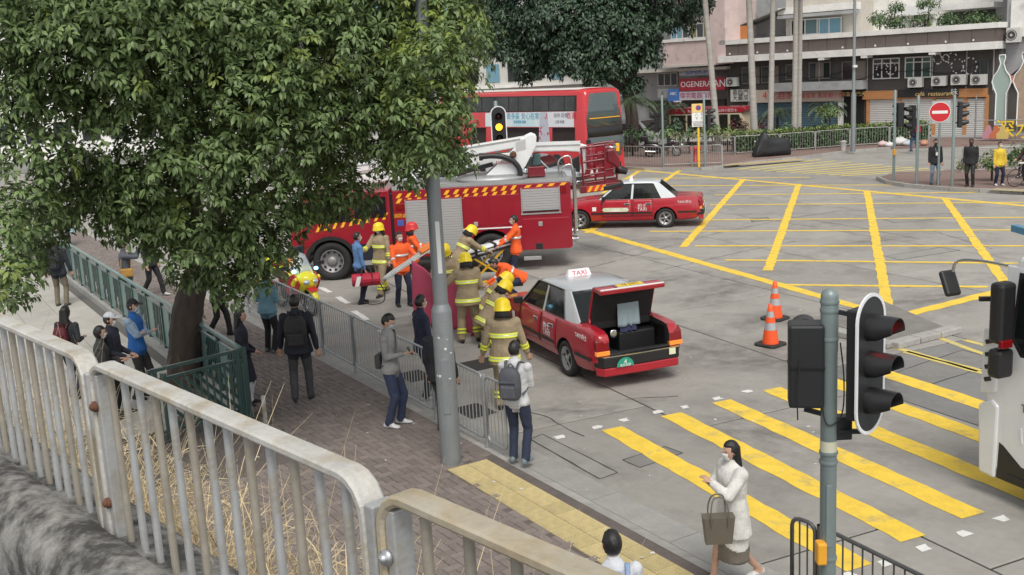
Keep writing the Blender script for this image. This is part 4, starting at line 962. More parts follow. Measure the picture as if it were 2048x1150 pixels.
for xw in (4.24,0):
    w_=[o for o in FE.children if o.name.startswith('wheel') and abs(o.location.x-xw)<.1 and o.location.y>0 and 'arch' not in o.name][0]
    for k in range(10):
        a=2*math.pi*k/10; MB().lathe([(.035,0),(.035,.012)],10,T=Matrix.Translation((.245*math.cos(a),.10,.245*math.sin(a)))@Matrix.Rotation(R(-90),4,'X')).build('rim_hole',blackp,w_)
    MB().lathe([(.13,.0),(.13,.06),(.10,.09),(.02,.10)],16,T=Matrix.Translation((0,.06,0))@Matrix.Rotation(R(-90),4,'X')).build('hub',M('hub_grey',(.28,.28,.28),.5,.5),w_)
MB().box(.75,NS-.25,.42,xg,NS-.01,.52).build('side_skirt',blackp,FE); MB().box(xc+.05,NS-.15,.38,4.24-.75,NS+.02,.50).build('cab_step',chk,FE); MB().box(xc+.05,NS-.1,.52,4.24-.73,NS+.004,.95).build('battery_box',navy,FE)
band(630,452,780,424,13,9,two=False)
text('lettering','消防處',.12,hi_y,FE,(fx(801,435)[0],NS+.006,fx(801,432)[1]),(R(90),0,R(180)),.002)
panel('crest_plate',795,440,808,452,sblue,.01); panel('marker_light',792,408,812,420,tl_red,.025)
# turntable and boom on the deck (all around the centre line of the vehicle)
CY=29.25
def bx_(u,v,Y=CY): p=gy(u,v,Y); return (-(p.x-EO.x), p.z)
tc=bx_(985,352); MB().lathe([(.95,DZ+.05),(1.0,DZ+.07),(1.0,DZ+.14),(.7,DZ+.2)],28,T=Matrix.Translation((tc[0],0,0))).build('turntable',chk,FE)
tw=[bx_(*p) for p in ((958,362),(1050,272),(1062,266),(1072,270),(1071,290),(1050,330),(1022,364))]
for s_ in (.38,-.38): MB().prism(tw,'y',s_-.05,s_+.05).build('boom_bracket',wbm,FE,bevel=.02)
MB().prism([bx_(*p) for p in ((1052,276),(1070,272),(1069,290),(1050,300))],'y',-.32,.32).build('boom_pivot',wbm,FE)
pv=bx_(1026,306); MB().lathe([(.09,0),(.09,.1),(.05,.12)],14,T=Matrix.Translation((pv[0],.43,pv[1]))@Matrix.Rotation(R(-90),4,'X')).build('pivot_pin',rust,FE)
h_=[bx_(*p,CY-.45) for p in ((962,313),(985,311),(1010,314),(1030,325),(1040,342),(1036,356),(1022,364))]
MB().tube(smoothpts([(a,.55,b) for a,b in h_],5),.075,10).build('hose',blackp,FE); MB().lathe([(.1,-.05),(.1,.05)],12,T=Matrix.Translation((h_[0][0],.55,h_[0][1]))@Matrix.Rotation(R(90),4,'Y')).build('hose_coupling',blackp,FE)
panel2=lambda name,pts,y0,y1,mat,b=.0: MB().prism([bx_(*p) for p in pts],'y',y0,y1).build(name,mat,FE,bevel=b)
panel2('boom_plate',((1030,283),(1050,276),(1051,296),(1032,301)),.431,.436,M('plate_grey',(.45,.45,.45),.5))
text('lettering','MAGIRUS',.13,txt_r,FE,(bx_(1012,322)[0],.433,bx_(1012,322)[1]),(R(90),R(0),R(180)),.002)
panel2('main_boom',((700,345),(700,330),(945,290),(1050,272),(1058,290),(945,309)),-.3,.3,wbm,.03)
panel2('boom_section',((700,372),(700,352),(945,312),(1030,302),(1026,322),(945,334)),-.24,.24,wbm,.03)
panel2('boom_edge',((700,331),(945,291),(1040,275),(1040,278),(945,294),(700,334)),.3,.315,chk)
panel2('platform_arm',((1050,289),(1150,284),(1178,292),(1184,316),(1168,350),(1158,346),(1166,318),(1158,304),(1130,302),(1050,304)),-.30,.02,wbm,.03)
panel2('arm_rail',((1068,284),(1160,281),(1160,288),(1068,291)),.03,.06,wbm)
panel2('hydraulic_ram',((900,344),(985,322),(987,330),(902,353)),.25,.36,blackp)
panel2('equipment_box',((1055,332),(1088,330),(1090,350),(1056,352)),-.2,.3,fe_dk,.02)
panel2('hose_reel',((1066,308),(1080,305),(1082,330),(1063,332)),-.3,.1,M('reel_green',(.05,.10,.10),.6),.03)
panel2('arm_damper',((1142,320),(1158,312),(1160,345),(1148,342)),-.2,0,blackp,.01)
# rescue cage hanging behind the rear, in red
cg=obj('rescue_cage',None,FE,(0,0,0)); 
ca0=bx_(1165,300,29.0); 
def cagebar(a,b,r=.022,Ya=28.85,Yb=28.85):
    p=bx_(*a,Ya);q=bx_(*b,Yb); MB().tube([(p[0],EO.y-Ya,p[1]),(q[0],EO.y-Yb,q[1])],r,8).build('cage_bar',fe_dk,cg)
YA,YB=28.85,30.1
for Y in (YA,YB):
    d=0 if Y==YA else 8
    for a,b in (((1162,296),(1168,378)),((1208,290),(1210,372)),((1162,296),(1208,290)),((1165,325),(1210,318)),((1167,352),(1210,344)),((1168,378),(1210,372))): cagebar((a[0]+d*3,a[1]-d),(b[0]+d*3,b[1]-d),.03,Y,Y)
for v in (310,338,364): cagebar((1170,v+2),(1208,v-3),.018,YA,YA)
for a in ((1162,296),(1208,290),(1168,378),(1210,372)): cagebar(a,(a[0]+24,a[1]-8),.025,YA,YB)
def cpoly(name,pts,y0,y1,mat,b=.01,Y=29.0): return MB().prism([bx_(*p,Y) for p in pts],'y',y0,y1).build(name,mat,cg,bevel=b)
cpoly('cage_back',((1172,300),(1234,292),(1236,360),(1176,366)),-.9,-.86,fe_red)
cpoly('cage_floor',((1160,372),(1240,362),(1242,376),(1160,386)),-.9,.42,fe_dk)
cpoly('cage_stripe',((1172,372),(1206,367),(1206,378),(1172,383)),.43,.436,hi_r)
for k in range(3): cpoly('reflective_block',((1173+k*13,383-k*1.6),(1179+k*13,382-k*1.6),(1185+k*13,370-k*1.6),(1179+k*13,371-k*1.6)),.437,.441,hi_y)
cpoly('monitor',((1214,302),(1230,298),(1242,318),(1240,342),(1228,330),(1216,326)),-.3,.0,fe_dk,.04)
p=bx_(1243,340,29.4); MB().lathe([(.09,-.16),(.11,.0),(.13,.12),(.09,.16)],14,T=Matrix.Translation((p[0],-.2,p[1]))@Matrix.Rotation(R(70),4,'Y')).build('nozzle',blackp,cg)
p=bx_(1222,294,29.2); MB().lathe([(.15,-.02),(.17,0),(.15,.02),(.13,0),(.15,-.02)],16,T=Matrix.Translation((p[0],0,p[1])),cap=False).build('hand_wheel',chrome,cg)
for u,v in ((1184,350),(1205,343),(1196,345)): p=bx_(u,v,29.0); MB().lathe([(.02,.16),(.06,.0),(.07,-.02)],10,T=Matrix.Translation((p[0],.2,p[1]))).build('lamp_shade',txt_w,cg)
p=bx_(1182,312,29.0); MB().lathe([(.13,-.3),(.13,.25),(.05,.32)],14,T=Matrix.Translation((p[0],.1,p[1]))).build('cylinder',fe_red,cg)
cpoly('control_panel',((1194,304),(1208,302),(1208,345),(1196,347)),.2,.3,fe_red,.01)
cpoly('light_bar',((1236,290),(1244,290),(1244,306),(1237,306)),-.6,-.4,hi_y,.01)
cpoly('tread_pad',((1205,371),(1245,362),(1246,370),(1206,380)),-.2,.46,blackp,.02)
# ---------------------------------------------------------------- double-decker bus
bred=M('bus_red_paint',(.52,.018,.025),.3,coat=.5,var=.03,vs=1.); roofw=M('bus_roof_white',(.62,.61,.58),.6,var=.08,vs=1.); adm=M('advert_pale_blue',(.62,.70,.74),.5,col2=(.30,.62,.70),c2=(.52,.66),c2s=.45); adw=M('advert_white',(.66,.68,.72),.5)
BC=gy(1166,250,51.); BH=Vector((.62,-.785,0)).normalized(); BC=Vector((BC.x,BC.y,0))
# local: x forward, y left; the side toward the camera is the right side (y = -1.25)
yawb=math.atan2(BH.y,BH.x); Lf=Vector((-BH.y,BH.x,0))
BO=BC+Lf*1.25
BU=thing('double_decker_bus','red double-decker bus with a pale advert along its side','bus',BO,yawb)
def bs(u,v): p=gl(u,v,BC,BH); return ((p-BC).dot(BH),p.z)
BT=4.22
sec=[(-1.25,.32),(-1.25,3.9),(-1.2,4.08),(-1.05,4.17),(-.5,BT),(.5,BT),(1.05,4.17),(1.2,4.08),(1.25,3.9),(1.25,.32)]
rg=[]
for x,sc,zt in ((-11.6,1,1.),(-.9,1,1.),(-.35,1,1.),(.05,.99,.996),(.22,.95,.985),(.30,.90,.965)):
    rg.append([Vector((x+(.0 if x<-.5 else -max(0,(z-2.)*.10)),y*sc,.32+(z-.32)*zt)) for y,z in sec])
MB().loft(rg[::-1],0,True,True).build('body',bred,BU); BU.children[0].data.set_sharp_from_angle(angle=R(30))
MB().loft([[(x,y*.985,z+.012) for y,z in sec[3:7]]+[(x,-.5,BT-.05)] for x in (-11.5,-.55)][::-1],0,False).build('roof',roofw,BU)
def bpan(name,p,mat,d=.012,parent=None):
    return MB().prism([bs(*q) for q in p],'y',-1.25-d,-1.235).build(name,mat,parent or BU)
# upper windows: one dark strip of separate panes
us=[905,925,947,964,990,1018,1037,1067,1098,1129,1150]
for a,b in zip(us[:-1],us[1:]):
    t0=.193*1000; y0=lambda u:196-(u-945)*.016; y1=lambda u:223-(u-945)*.012
    bpan('upper_window',((a+1.2,y0(a)),(b-1.2,y0(b)),(b-1.2,y1(b)),(a+1.2,y1(a))),M('bus_side_glass',(.05,.055,.058),.06,spec=.9,var=.5,vs=.8),.012)
bpan('upper_window_band',((900,y0(900)-2),(1153,y0(1153)-2),(1153,y1(1153)+2),(900,y1(900)+2)),blackp,.006)
ad=bpan('advert',((971,226),(1148,223),(1148,254),(971,253)),adm,.012); bpan('advert_panel',((1083,224),(1148,223),(1148,254),(1083,254)),adw,.015); bpan('advert_bottle',((1080,225),(1095,224),(1100,285),(1078,285)),M('advert_photo',(.45,.48,.55),.5,col2=(.5,.05,.08),c2=(.55,.6),c2s=4.),.017)
for tx_,sz,u,v,mt in (('生活 多 姿多采 安心在家',.36,1030,233,M('advert_blue_text',(.12,.35,.5),.5)),('安居樂業 服務',.16,1040,244,_mc['advert_blue_text']),('由你 話事',.24,1122,231,M('advert_grey_text',(.2,.2,.24),.5)),('首選',.34,1143,232,txt_r),('立即 致電',.16,1120,244,_mc['advert_grey_text'])):
    a,b=bs(u,v); text('lettering',tx_,sz,mt,BU,(a,-1.27,b),(R(90),0,0),.003)
for a,b in ((944,972),(1004,1078),(1105,1150)): bpan('lower_window',((a,255),(b,255),(b,292),(a,292)),glassd,.012)
# front
fr=lambda pts,mat,name,x: MB().add([(x+(-max(0,(z-2.)*.10))+o,y,z) for y,z,o in pts],[list(range(len(pts)))]).build(name,mat,BU)
def fpan(name,y0,y1,z0,z1,mat,d):
    rgs=[]
    for k in range(9):
        y=y0+(y1-y0)*k/8; e=.285-.12*abs(y/1.25)**4 ; rgs.append([Vector((e+d-max(0,(z-2.)*.10)*1.,y,z)) for z in (z0,(z0+z1)/2,z1)]+[Vector((e+d-.03-max(0,(z-2.)*.10),y,z)) for z in (z1,(z0+z1)/2,z0)])
    return MB().loft(rgs,0,True).build(name,mat,BU)
gbus=M('bus_windscreen',(.09,.12,.125),.04,alpha=.8,spec=.7); fpan('upper_windscreen',-1.16,1.16,2.42,3.98,gbus,.035); fpan('destination_box',-1.16,1.16,1.93,2.40,blackp,.035); fpan('lower_windscreen',-1.16,1.16,.95,1.91,gbus,.035); fpan('front_bumper',-1.15,1.15,.3,.62,blackp,.04)
fpan('grab_bar',-1.0,1.0,2.78,2.82,hi_y,-.05+.11)
for s_ in (-1,1): MB().bar((.15,s_*1.1,2.0),(.5,s_*1.38,1.9),.04,.04).cbox((.5,s_*1.4,1.65),(.12,.2,.4)).build('mirror',blackp,BU,bevel=.02); MB().cbox((.2,s_*.9,.78),(.12,.3,.14)).build('headlight',chrome,BU,bevel=.02)
wx=bs(1114,325)[0]
for xw in (wx,wx-6.2,wx-7.5):
    for s_ in (-1,1):
        wheel(BU,(xw,s_*1.12,.48),.48,.28,s_,.6,0,M('bus_rim',(.3,.3,.3),.5,.5)); MB().prism([(xw+.6*math.cos(R(a)),.48+.62*math.sin(R(a))) for a in range(0,181,15)],'y',s_*1.2,s_*1.256).build('wheel_arch',blackp,BU)
# ---------------------------------------------------------------- white lorry cab at the right edge
LH=Vector((-.36,.933,0)); LP=g(1980,938,.35); LN=Vector((LH.y,-LH.x,0))
LO=Vector((LP.x,LP.y,0))+LN*1.2
LT=thing('lorry','white lorry cab with tall black mirrors waiting at the crossing','lorry',LO,math.atan2(LH.y,LH.x))
def ls(u,v): p=gl(u,v,LO-LN*1.2,LH); d=p-(LO-LN*1.2); return (d.dot(LH),p.z)
print('lorry', [tuple(round(k,2) for k in ls(*p)) for p in ((1990,935),(2000,500),(2048,985),(1975,690),(2010,600))])
MB().prism([(0,.55),(.12,1.2),(.08,1.9),(-.18,2.75),(-.3,2.95),(-2.1,3.0),(-2.1,.40),(-1.55,.36),(-.02,.36)],'y',-1.2,1.2).build('cab',whitep,LT,bevel=.06,seg=3)
MB().prism([(-.34,2.70),(-1.05,2.72),(-1.15,1.92),(-.40,1.86),(-.27,2.0)],'y',1.19,1.206).build('door_window',glassd,LT,bevel=.004)
MB().prism([(-.31,2.76),(-1.10,2.78),(-1.2,1.86),(-.37,1.80),(-.23,1.98)],'y',1.185,1.2025).build('window_surround',blackp,LT)
dr=MB().prism([(-.14,2.82),(-1.24,2.82),(-1.3,.54),(-.46,.55),(-.17,.76)],'y',1.18,1.2015).build('door',whitep,LT,bevel=.01)
for k in range(5): MB().bar((-.42-k*.14,1.203,.98),(-.44-k*.14,1.203,.80),.014,.03).build('door_rib',whitep,dr,bevel=.004)
MB().prism([(-.10,.28),(-.12,.72),(-.18,.70),(-.45,.52),(-1.3,.50),(-1.3,.28)],'y',1.0,1.2035).build('step_recess',blackp,LT)
MB().box(-1.2,1.0,.34,-.25,1.22,.38).build('step_tread',blackp,LT,bevel=.01)
for k in range(8): MB().box(-.35-k*.1,1.05,.38,-.31-k*.1,1.2,.39).build('tread_rib',chrome,LT)
MB().prism([(.16,.28),(.20,1.1),(.0,1.22),(-.10,1.15),(-.08,.26)],'y',1.0,1.225).build('bumper_corner',whitep,LT,bevel=.03)
MB().prism([(.17,1.25),(.15,2.05),(-.02,2.08),(-.08,1.95),(-.06,1.3)],'y',1.05,1.235).build('air_deflector',whitep,LT,bevel=.03)
for k in range(4): MB().cbox((.05,1.24,1.45+k*.15),(.09,.02,.05),mat=Matrix.Rotation(R(20),4,'Y')).build('vent',blackp,LT)
text('lettering','TGH 4',.13,M('badge_grey',(.12,.12,.13),.4,.3),LT,(-.42,1.212,1.22),(R(90),0,R(180)),.004,align='LEFT')
MB().cbox((-.26,1.38,2.32),(.18,.24,.70)).build('mirror',blackp,LT,bevel=.05); MB().cbox((-.26,1.38,1.74),(.18,.24,.34)).build('mirror',blackp,LT,bevel=.05); MB().cbox((-.35,1.41,1.98),(.06,.16,.09)).build('mirror_reflector',tl_red,LT,bevel=.01)
MB().bar((-.05,1.2,2.42),(.06,1.4,2.42),.05,.05).build('mirror_arm',blackp,LT); MB().tube(smoothpts([(-.3,1.1,2.78),(.25,1.15,2.80),(.6,1.2,2.76),(.68,1.2,2.62)],4),.018,8).build('front_mirror_arm',chrome,LT); MB().cbox((.72,1.2,2.47),(.07,.22,.32),mat=Matrix.Rotation(R(25),4,'Y')).build('front_mirror',blackp,LT,bevel=.03)
MB().cbox((-1.35,.9,2.62),(.12,.5,.5)).build('sun_visor',blackp,LT,bevel=.03)
MB().box(-7,-1.2,.8,-2.25,1.2,2.4).build('cargo_body',whitep,LT); MB().bar((-1.2,.6,2.95),(.55,.4,3.08),.09,.08).build('crane_beam',M('crane_blue',(.08,.22,.34),.5),LT)
for xw in (-1.75,-5.2):
    for s_ in (-1,1): wheel(LT,(xw-.0,s_*1.0,.5),.5,.3,s_,.6,0)
# ================================================================ TREES AND PLANTS
leafm=M('tree_leaf',(.13,.19,.068),.5,island=.5,spec=.45,transl=.22); leafy=M('young_and_lit_leaf',(.20,.26,.06),.5,island=.35,transl=.25); leafd=M('dark_leaf',(.045,.08,.045),.5,island=.45); hedgel=M('hedge_leaf',(.14,.20,.05),.5,island=.4); shrubl=M('shrub_leaf',(.07,.13,.05),.5,island=.45); redl=M('red_leaf',(.13,.035,.04),.5,island=.4); palml=M('palm_leaf',(.06,.09,.045),.5,island=.35)
bark=M('dark_bark',(.055,.042,.034),.95,var=.35,vs=9,bump=1.,bs=14,stretch=(1,1,.25)); pbark=M('palm_bark',(.36,.34,.31),.9,var=.2,vs=3,bump=.4,bs=10,stretch=(.3,.3,2))
class Leaves:
    def __init__(s): s.P=[];s.D=[];s.N=[];s.L=[];s.W=[];s.Mi=[]
    def add(s,p,d,n,L,w,mi=0): s.P.append(p);s.D.append(d);s.N.append(n);s.L.append(L);s.W.append(w);s.Mi.append(mi)
    def mesh(s,name,mats):
        P=np.array(s.P);D=np.array(s.D);N=np.array(s.N);L=np.array(s.L)[:,None];Wd=np.array(s.W)[:,None]
        D/=np.linalg.norm(D,axis=1,keepdims=True)+1e-9; Sd=np.cross(D,N); Sd/=np.linalg.norm(Sd,axis=1,keepdims=True)+1e-9; U=np.cross(Sd,D)
        b=P; m1=P+D*L*.38+U*L*.04; m2=P+D*L*.75+U*L*.0; tip=P+D*L-U*L*.12
        V=np.stack([b,m1-Sd*Wd/2+U*Wd*.18,m1,m1+Sd*Wd/2+U*Wd*.18,m2-Sd*Wd*.3+U*Wd*.06,m2+Sd*Wd*.3+U*Wd*.06,tip],1).reshape(-1,3)
        n=len(P); fb=np.array([[0,2,1],[0,3,2],[1,2,4],[2,5,4],[2,3,5],[4,5,6]])
        Fc=(fb[None]+np.arange(n)[:,None,None]*7).reshape(-1)
        me=bpy.data.meshes.new(name); me.vertices.add(len(V)); me.vertices.foreach_set('co',V.ravel()); nf=n*6
        me.loops.add(nf*3); me.loops.foreach_set('vertex_index',Fc.astype(np.int32)); me.polygons.add(nf); me.polygons.foreach_set('loop_start',np.arange(nf,dtype=np.int32)*3)
        try: me.polygons.foreach_set('loop_total',np.full(nf,3,np.int32))
        except Exception: pass
        for m in mats: me.materials.append(m)
        me.polygons.foreach_set('material_index',np.repeat(np.array(s.Mi,np.int32),6)); me.polygons.foreach_set('use_smooth',np.ones(nf,bool)); me.update(calc_edges=True); return me
def rosette(lv,c,ax,rg_,nl,L,mi,droop=.55):
    ax=Vector(ax).normalized(); t=ax.orthogonal().normalized(); b=ax.cross(t)
    for k in range(nl):
        a=k*2.4+rg_.uniform(0,.8); el=rg_.uniform(.15,.9)
        d=(t*math.cos(a)+b*math.sin(a))*(1-.35*el)+ax*(.55*el); d=Vector((d.x,d.y,d.z-droop*rg_.uniform(.4,1.3)))
        p=c+ax*rg_.uniform(-.06,.05)*L*8+(t*math.cos(a)+b*math.sin(a))*L*rg_.uniform(.05,.5)
        n=Vector((ax.x*.5+rg_.gauss(0,.25),ax.y*.5+rg_.gauss(0,.25),.9))
        lv.add(tuple(p),tuple(d),tuple(n),L*rg_.uniform(.6,1.3),L*rg_.uniform(.36,.52),mi)
def lobes_crown(lobes,seed,L,dens,nl,alt_leaf=lambda u,v,r:0.,lo=-.75,fill=.25,squash=.8,clump=False):
    rg_=random.Random(seed); lv=Leaves()
    for (c,r,u,v) in lobes:
        n=int(dens*r*r); lo_=lo if (v>330 or not clump) else -.50
        for k in range(n):
            z=1-2*(k+.5)/n; ph=k*2.39996+rg_.uniform(-.3,.3); q=math.sqrt(max(0,1-z*z)); d=Vector((q*math.cos(ph),q*math.sin(ph),z))
            if d.z<lo_: continue
            rr=r*(rg_.uniform(.82,1.12) if rg_.random()>fill else rg_.uniform(.35,.8))
            # lumpy surface
            rr*=1+.16*math.sin(d.x*5+c.x*3)*math.sin(d.y*6+c.z*2)+.10*math.sin(d.z*9+c.y)
            p=c+Vector((d.x*rr,d.y*rr,d.z*rr*squash))
            mi=1 if rg_.random()<alt_leaf(u,v,d.z) else 0
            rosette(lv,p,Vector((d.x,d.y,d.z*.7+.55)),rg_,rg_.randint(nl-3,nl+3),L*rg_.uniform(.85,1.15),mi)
    return lv
ML=[(860,-60,18,1.2),(868,70,17.6,.93),(850,190,17.3,.85),(838,290,17.4,.72),(885,318,18.2,.36),(740,40,16.5,1.1),(720,170,16,1.0),(735,285,16.3,.85),(800,335,17,.4),(668,372,16.3,.46),(600,250,15.5,1.0),(590,110,15.5,1.1),(600,-20,16,1.2),(480,180,15,1.0),(470,320,15,.95),(530,410,15.4,.55),(486,490,15.6,.5),(440,545,16,.36),(395,440,15.3,.8),(345,330,14.8,.85),(290,420,15,.6),(240,360,14.8,.42),(440,60,15,1.2),(300,80,14.5,1.1),(290,205,14.5,.85),(180,120,14,1.0),(110,215,14.3,.62),(60,60,14,1.0),(40,180,14,.75),(50,310,13.8,.62),(50,415,13.6,.42),(20,545,12.8,.30),(110,400,14.5,.36),(200,20,14,1.2),(585,440,15.8,.25),(380,545,16.4,.35),(10,470,13.0,.3),(915,330,18,.32),(700,400,17,.4),(620,425,16.5,.38),(540,500,16,.42),(500,560,16,.32),(455,590,16,.22),(200,400,15,.5),(150,345,15,.42),(330,470,15.4,.42),(240,440,15.2,.36),(20,590,14,.28),(60,520,14.5,.3),(90,460,15,.32),(855,225,16.0,.6),(850,320,16.0,.45),(858,120,16.0,.6),(885,255,17.2,.5),(900,150,17.6,.45),(885,20,17.6,.6),
    (700,100,20,1.6),(500,0,20,1.8),(300,0,19,1.8),(850,90,20,1.1),(560,240,19,1.1),(100,20,18,1.5),(700,240,19,.95),(400,150,18,1.4),(780,-200,18,1.5),(520,-250,17,1.9),(250,-230,16.5,1.7),(60,-180,16,1.4),(420,300,17.5,.9),(620,330,18,.6),(250,230,17,.7)]
ML=[(u,v,Y*(.80 if u>780 else .86),r*(.80 if u>780 else .86)) if i<56 else (u,v,Y*.9,r*.9) for i,(u,v,Y,r) in enumerate(ML)]
lob=[(gy(u,v,Y),r,u,v) for u,v,Y,r in ML]
TB=Vector((-5.85,18.1,PZ))
MT=thing('street_tree','large leafy evergreen tree with drooping glossy leaves beside the ramp fence','tree',TB)
yg=lambda u,v,z:(.50 if (u>780 and v<200) else (.20 if u>640 and v<260 else .06))*(1.2 if z>.2 else .25)  # yellow-green new growth, plus lighter clump tops with the light coloured in
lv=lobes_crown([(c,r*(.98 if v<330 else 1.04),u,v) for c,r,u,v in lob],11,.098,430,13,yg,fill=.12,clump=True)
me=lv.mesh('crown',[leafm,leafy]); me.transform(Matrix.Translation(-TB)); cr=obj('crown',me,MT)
tk=MB(); r3=random.Random(4)
def limb(pts,rs,n=10): tk.tube(smoothpts([Vector(p)-TB for p in pts],4),[rs[0]+(rs[1]-rs[0])*i/((len(pts)-1)*4) for i in range((len(pts)-1)*4+1)],n)
tp=[gy(u,v,18.1) for u,v in ((372,790),(370,700),(376,620),(392,560),(410,500))]
tp[0]=TB+Vector((0,0,-.05))
rings=[]; P=smoothpts([p-TB for p in tp],7)
for i,p in enumerate(P):
    f=i/(len(P)-1); r=.29-.08*f+.10*max(0,.12-f)*8*.5
    rings.append([p+Vector((math.cos(2*math.pi*k/28),math.sin(2*math.pi*k/28),0))*(r*(1+.05*math.sin(k*2.1+f*3)+.05*r3.uniform(-1,1)+.035*(k%2))) for k in range(28)])
MB().loft(rings,0,True).build('trunk',bark,MT)
cj=tp[-1]
for tgt in ((250,480,15.5),(130,420,15),(480,330,16),(300,300,16),(600,200,17),(740,180,17.2),(850,150,17.8),(450,80,16),(200,120,15.2),(60,250,14.5),(520,450,16),(660,320,17)):
    e=gy(*tgt); mid=cj.lerp(e,.45)+Vector((r3.uniform(-.3,.3),r3.uniform(-.3,.3),.25)); tk=MB(); limb([cj-Vector((0,0,.25)),mid,e],[.13,.03]); tk.build('branch',bark,MT)
# banyan behind the bus
BL=[(1000,55,67,2.1),(1100,30,65,2.3),(1200,50,64,2.1),(1268,60,64,1.7),(1045,105,66,1.35),(1150,115,64,1.5),(1228,125,63.5,1.2),(1290,110,64,1.0),(975,10,68,1.7),(1345,25,65,1.5),(1400,8,63,.7),(1080,130,66,.9),(1005,95,66,.9),(1190,155,63.5,.7),(1265,170,64,.7),(1150,-90,66,2.8),(1280,-60,65,2.4),(1020,-80,67,2.4),(1110,90,66.5,1.8),(1240,0,66,2.0),(1050,155,67,.5)]
bl=[(gy(u,v,Y),r,u,v) for u,v,Y,r in BL]
BB=gy(1262,285,64); BB.z=.12
BT_=thing('banyan_tree','broad dark banyan tree spreading behind the double-decker bus','tree',BB)
lv=lobes_crown(bl,5,.30,75,13,lo=-.9,squash=.75); me=lv.mesh('crown',[leafd]); me.transform(Matrix.Translation(-BB)); obj('crown',me,BT_)
tk=MB(); TB_save=TB; TB=BB
limb([BB,BB+Vector((.1,0,2)),BB+Vector((-.2,0,4))],[.45,.33]); tk.build('trunk',bark,BT_)
for u,v,Y in ((1100,60,65),(1200,70,64),(1010,90,66),(1330,40,65)): tk=MB(); limb([BB+Vector((-.2,0,3.7)),(BB+gy(u,v,Y))/2+Vector((0,0,2.6)),gy(u,v,Y)],[.3,.08]); tk.build('branch',bark,BT_)
TB=TB_save
# palms on the far verge
def frond(lv,base,dirv,L,n,lw,rg_,mi=0):
    pts=[];d=Vector(dirv).normalized();p=Vector(base)
    st=MB(); pts=[p.copy()]
    for i in range(n):
        p=p+d*(L/n); d=(d+Vector((0,0,-.22))).normalized(); pts.append(p.copy())
        s=d.cross(Vector((0,0,1))).normalized()
        for q in (-1,1):
            for jj in range(2):
                dd=s*q+d*.7+Vector((0,0,-.35)); lv.add(tuple(p-d*L/n*jj*.5),tuple(dd),(0,0,1),L*.30*(1-.5*abs(i/n-.45)),lw,mi)
    return pts
def palm(u0,v0,u1,v1,Y,rad,label,hgt=11):
    b=gy(u0,v0,Y); b.z=.12; t=gy(u1,v1,Y+.2); d=(t-b).normalized(); top=b+d*(hgt/d.z)
    o=thing('palm_tree',label,'palm tree',b,0,'slender palms on the far verge'); rg_=random.Random(u0)
    n=26; MB().tube([(top-b)*(i/n) for i in range(n+1)],[rad*(1.25 if i<2 else 1)*(1-.3*i/n)*(1.04 if i%2 else .98) for i in range(n+1)],12).build('trunk',pbark,o)
    lv=Leaves()
    for k in range(14): a=k*2.4; frond(lv,top-b,(math.cos(a),math.sin(a),rg_.uniform(.2,1.1)),2.6,9,.07,rg_)
    obj('crown',lv.mesh('crown',[palml]),o)
palm(1437,272,1412,20,61,.19,'slender palm leaning over the yellow parking sign')
palm(1510,276,1498,0,60.5,.21,'straight pale palm between the minibus and the blue shutter')
palm(1540,274,1546,0,60,.17,'thin pale palm in front of the blue shutter')
palm(1588,268,1592,0,61,.17,'brown stained palm standing closest to another palm trunk'); palm(1597,266,1601,0,61.6,.16,'grey palm trunk touching a brown stained palm',11.5)
def bush(u,v,Y,r,label,mats,L=.2,n=46,sq=.8,cat='shrub',group=None,name='shrub',z0=None):
    c=gy(u,v,Y); b=Vector((c.x,c.y,.12 if z0 is None else z0)); o=thing(name,label,cat,b,0,group)
    lv=lobes_crown([(c,r,u,v)]+[(c+Vector((rnd.uniform(-1,1)*r*.7,rnd.uniform(-.6,.6)*r,rnd.uniform(-.5,.1)*r)),r*.65,u,v) for _ in range(3)],u,L,n,9,lambda u,v,z:.25,lo=-.6,squash=sq)
    me=lv.mesh('foliage',mats); me.transform(Matrix.Translation(-b)); obj('foliage',me,o)
    MB().tube([(0,0,-.05),((c-b).x*.5,(c-b).y*.5,(c-b).z*.6),tuple(c-b)],[.05,.035,.02],6).build('stem',bark,o); return o
# low planting behind the scooter
k=0
for u,v,r,l,m in ((1252,268,.62,'dark round shrub at the bus end of the planting',[leafd,shrubl]),(1290,268,.6,'dense green shrub behind the scooter seat',[shrubl,leafd]),(1335,266,.6,'loose green shrub just behind the scooter screen',[shrubl,hedgel]),(1378,266,.6,'bushy shrub behind the red hydrant',[shrubl,leafd]),(1425,262,.6,'leafy shrub at the foot of the leaning palm',[hedgel,shrubl]),(1478,252,.55,'shrub with dark red leaves by the pale palm',[redl,shrubl]),(1528,250,.5,'small dark red leaved shrub between two palms',[redl,shrubl]),(1455,270,.55,'bright green shrub beside the leaning palm',[hedgel,shrubl]),(1572,262,.55,'green shrub below the blue shutter',[shrubl,hedgel]),(1638,258,.5,'green shrub before the restaurant sign',[shrubl,hedgel]),(1660,222,.62,'light green bush on a stalk beside the slim lamp post',[hedgel,shrubl]),(1350,248,.6,'shrub with long leaves in front of the minibus',[leafd,shrubl])): bush(u,v,60.3 if v>250 else 62,r,l,m,group='shrubs in the far planting')
def smallpalm(u,v,Y,L,label,n=16):
    c=gy(u,v,Y); b=Vector((c.x,c.y,.12)); o=thing('small_palm',label,'palm tree',b,0,'small palms in the far planting'); lv=Leaves(); rg_=random.Random(u)
    for k in range(n): a=k*2.4; frond(lv,c-b,(math.cos(a),math.sin(a),rg_.uniform(.1,1.4)),L,8,.05,rg_)
    obj('crown',lv.mesh('crown',[palml]),o); MB().tube([(0,0,0),tuple((c-b)*.6),tuple(c-b)],[.09,.08,.06],8).build('trunk',bark,o)
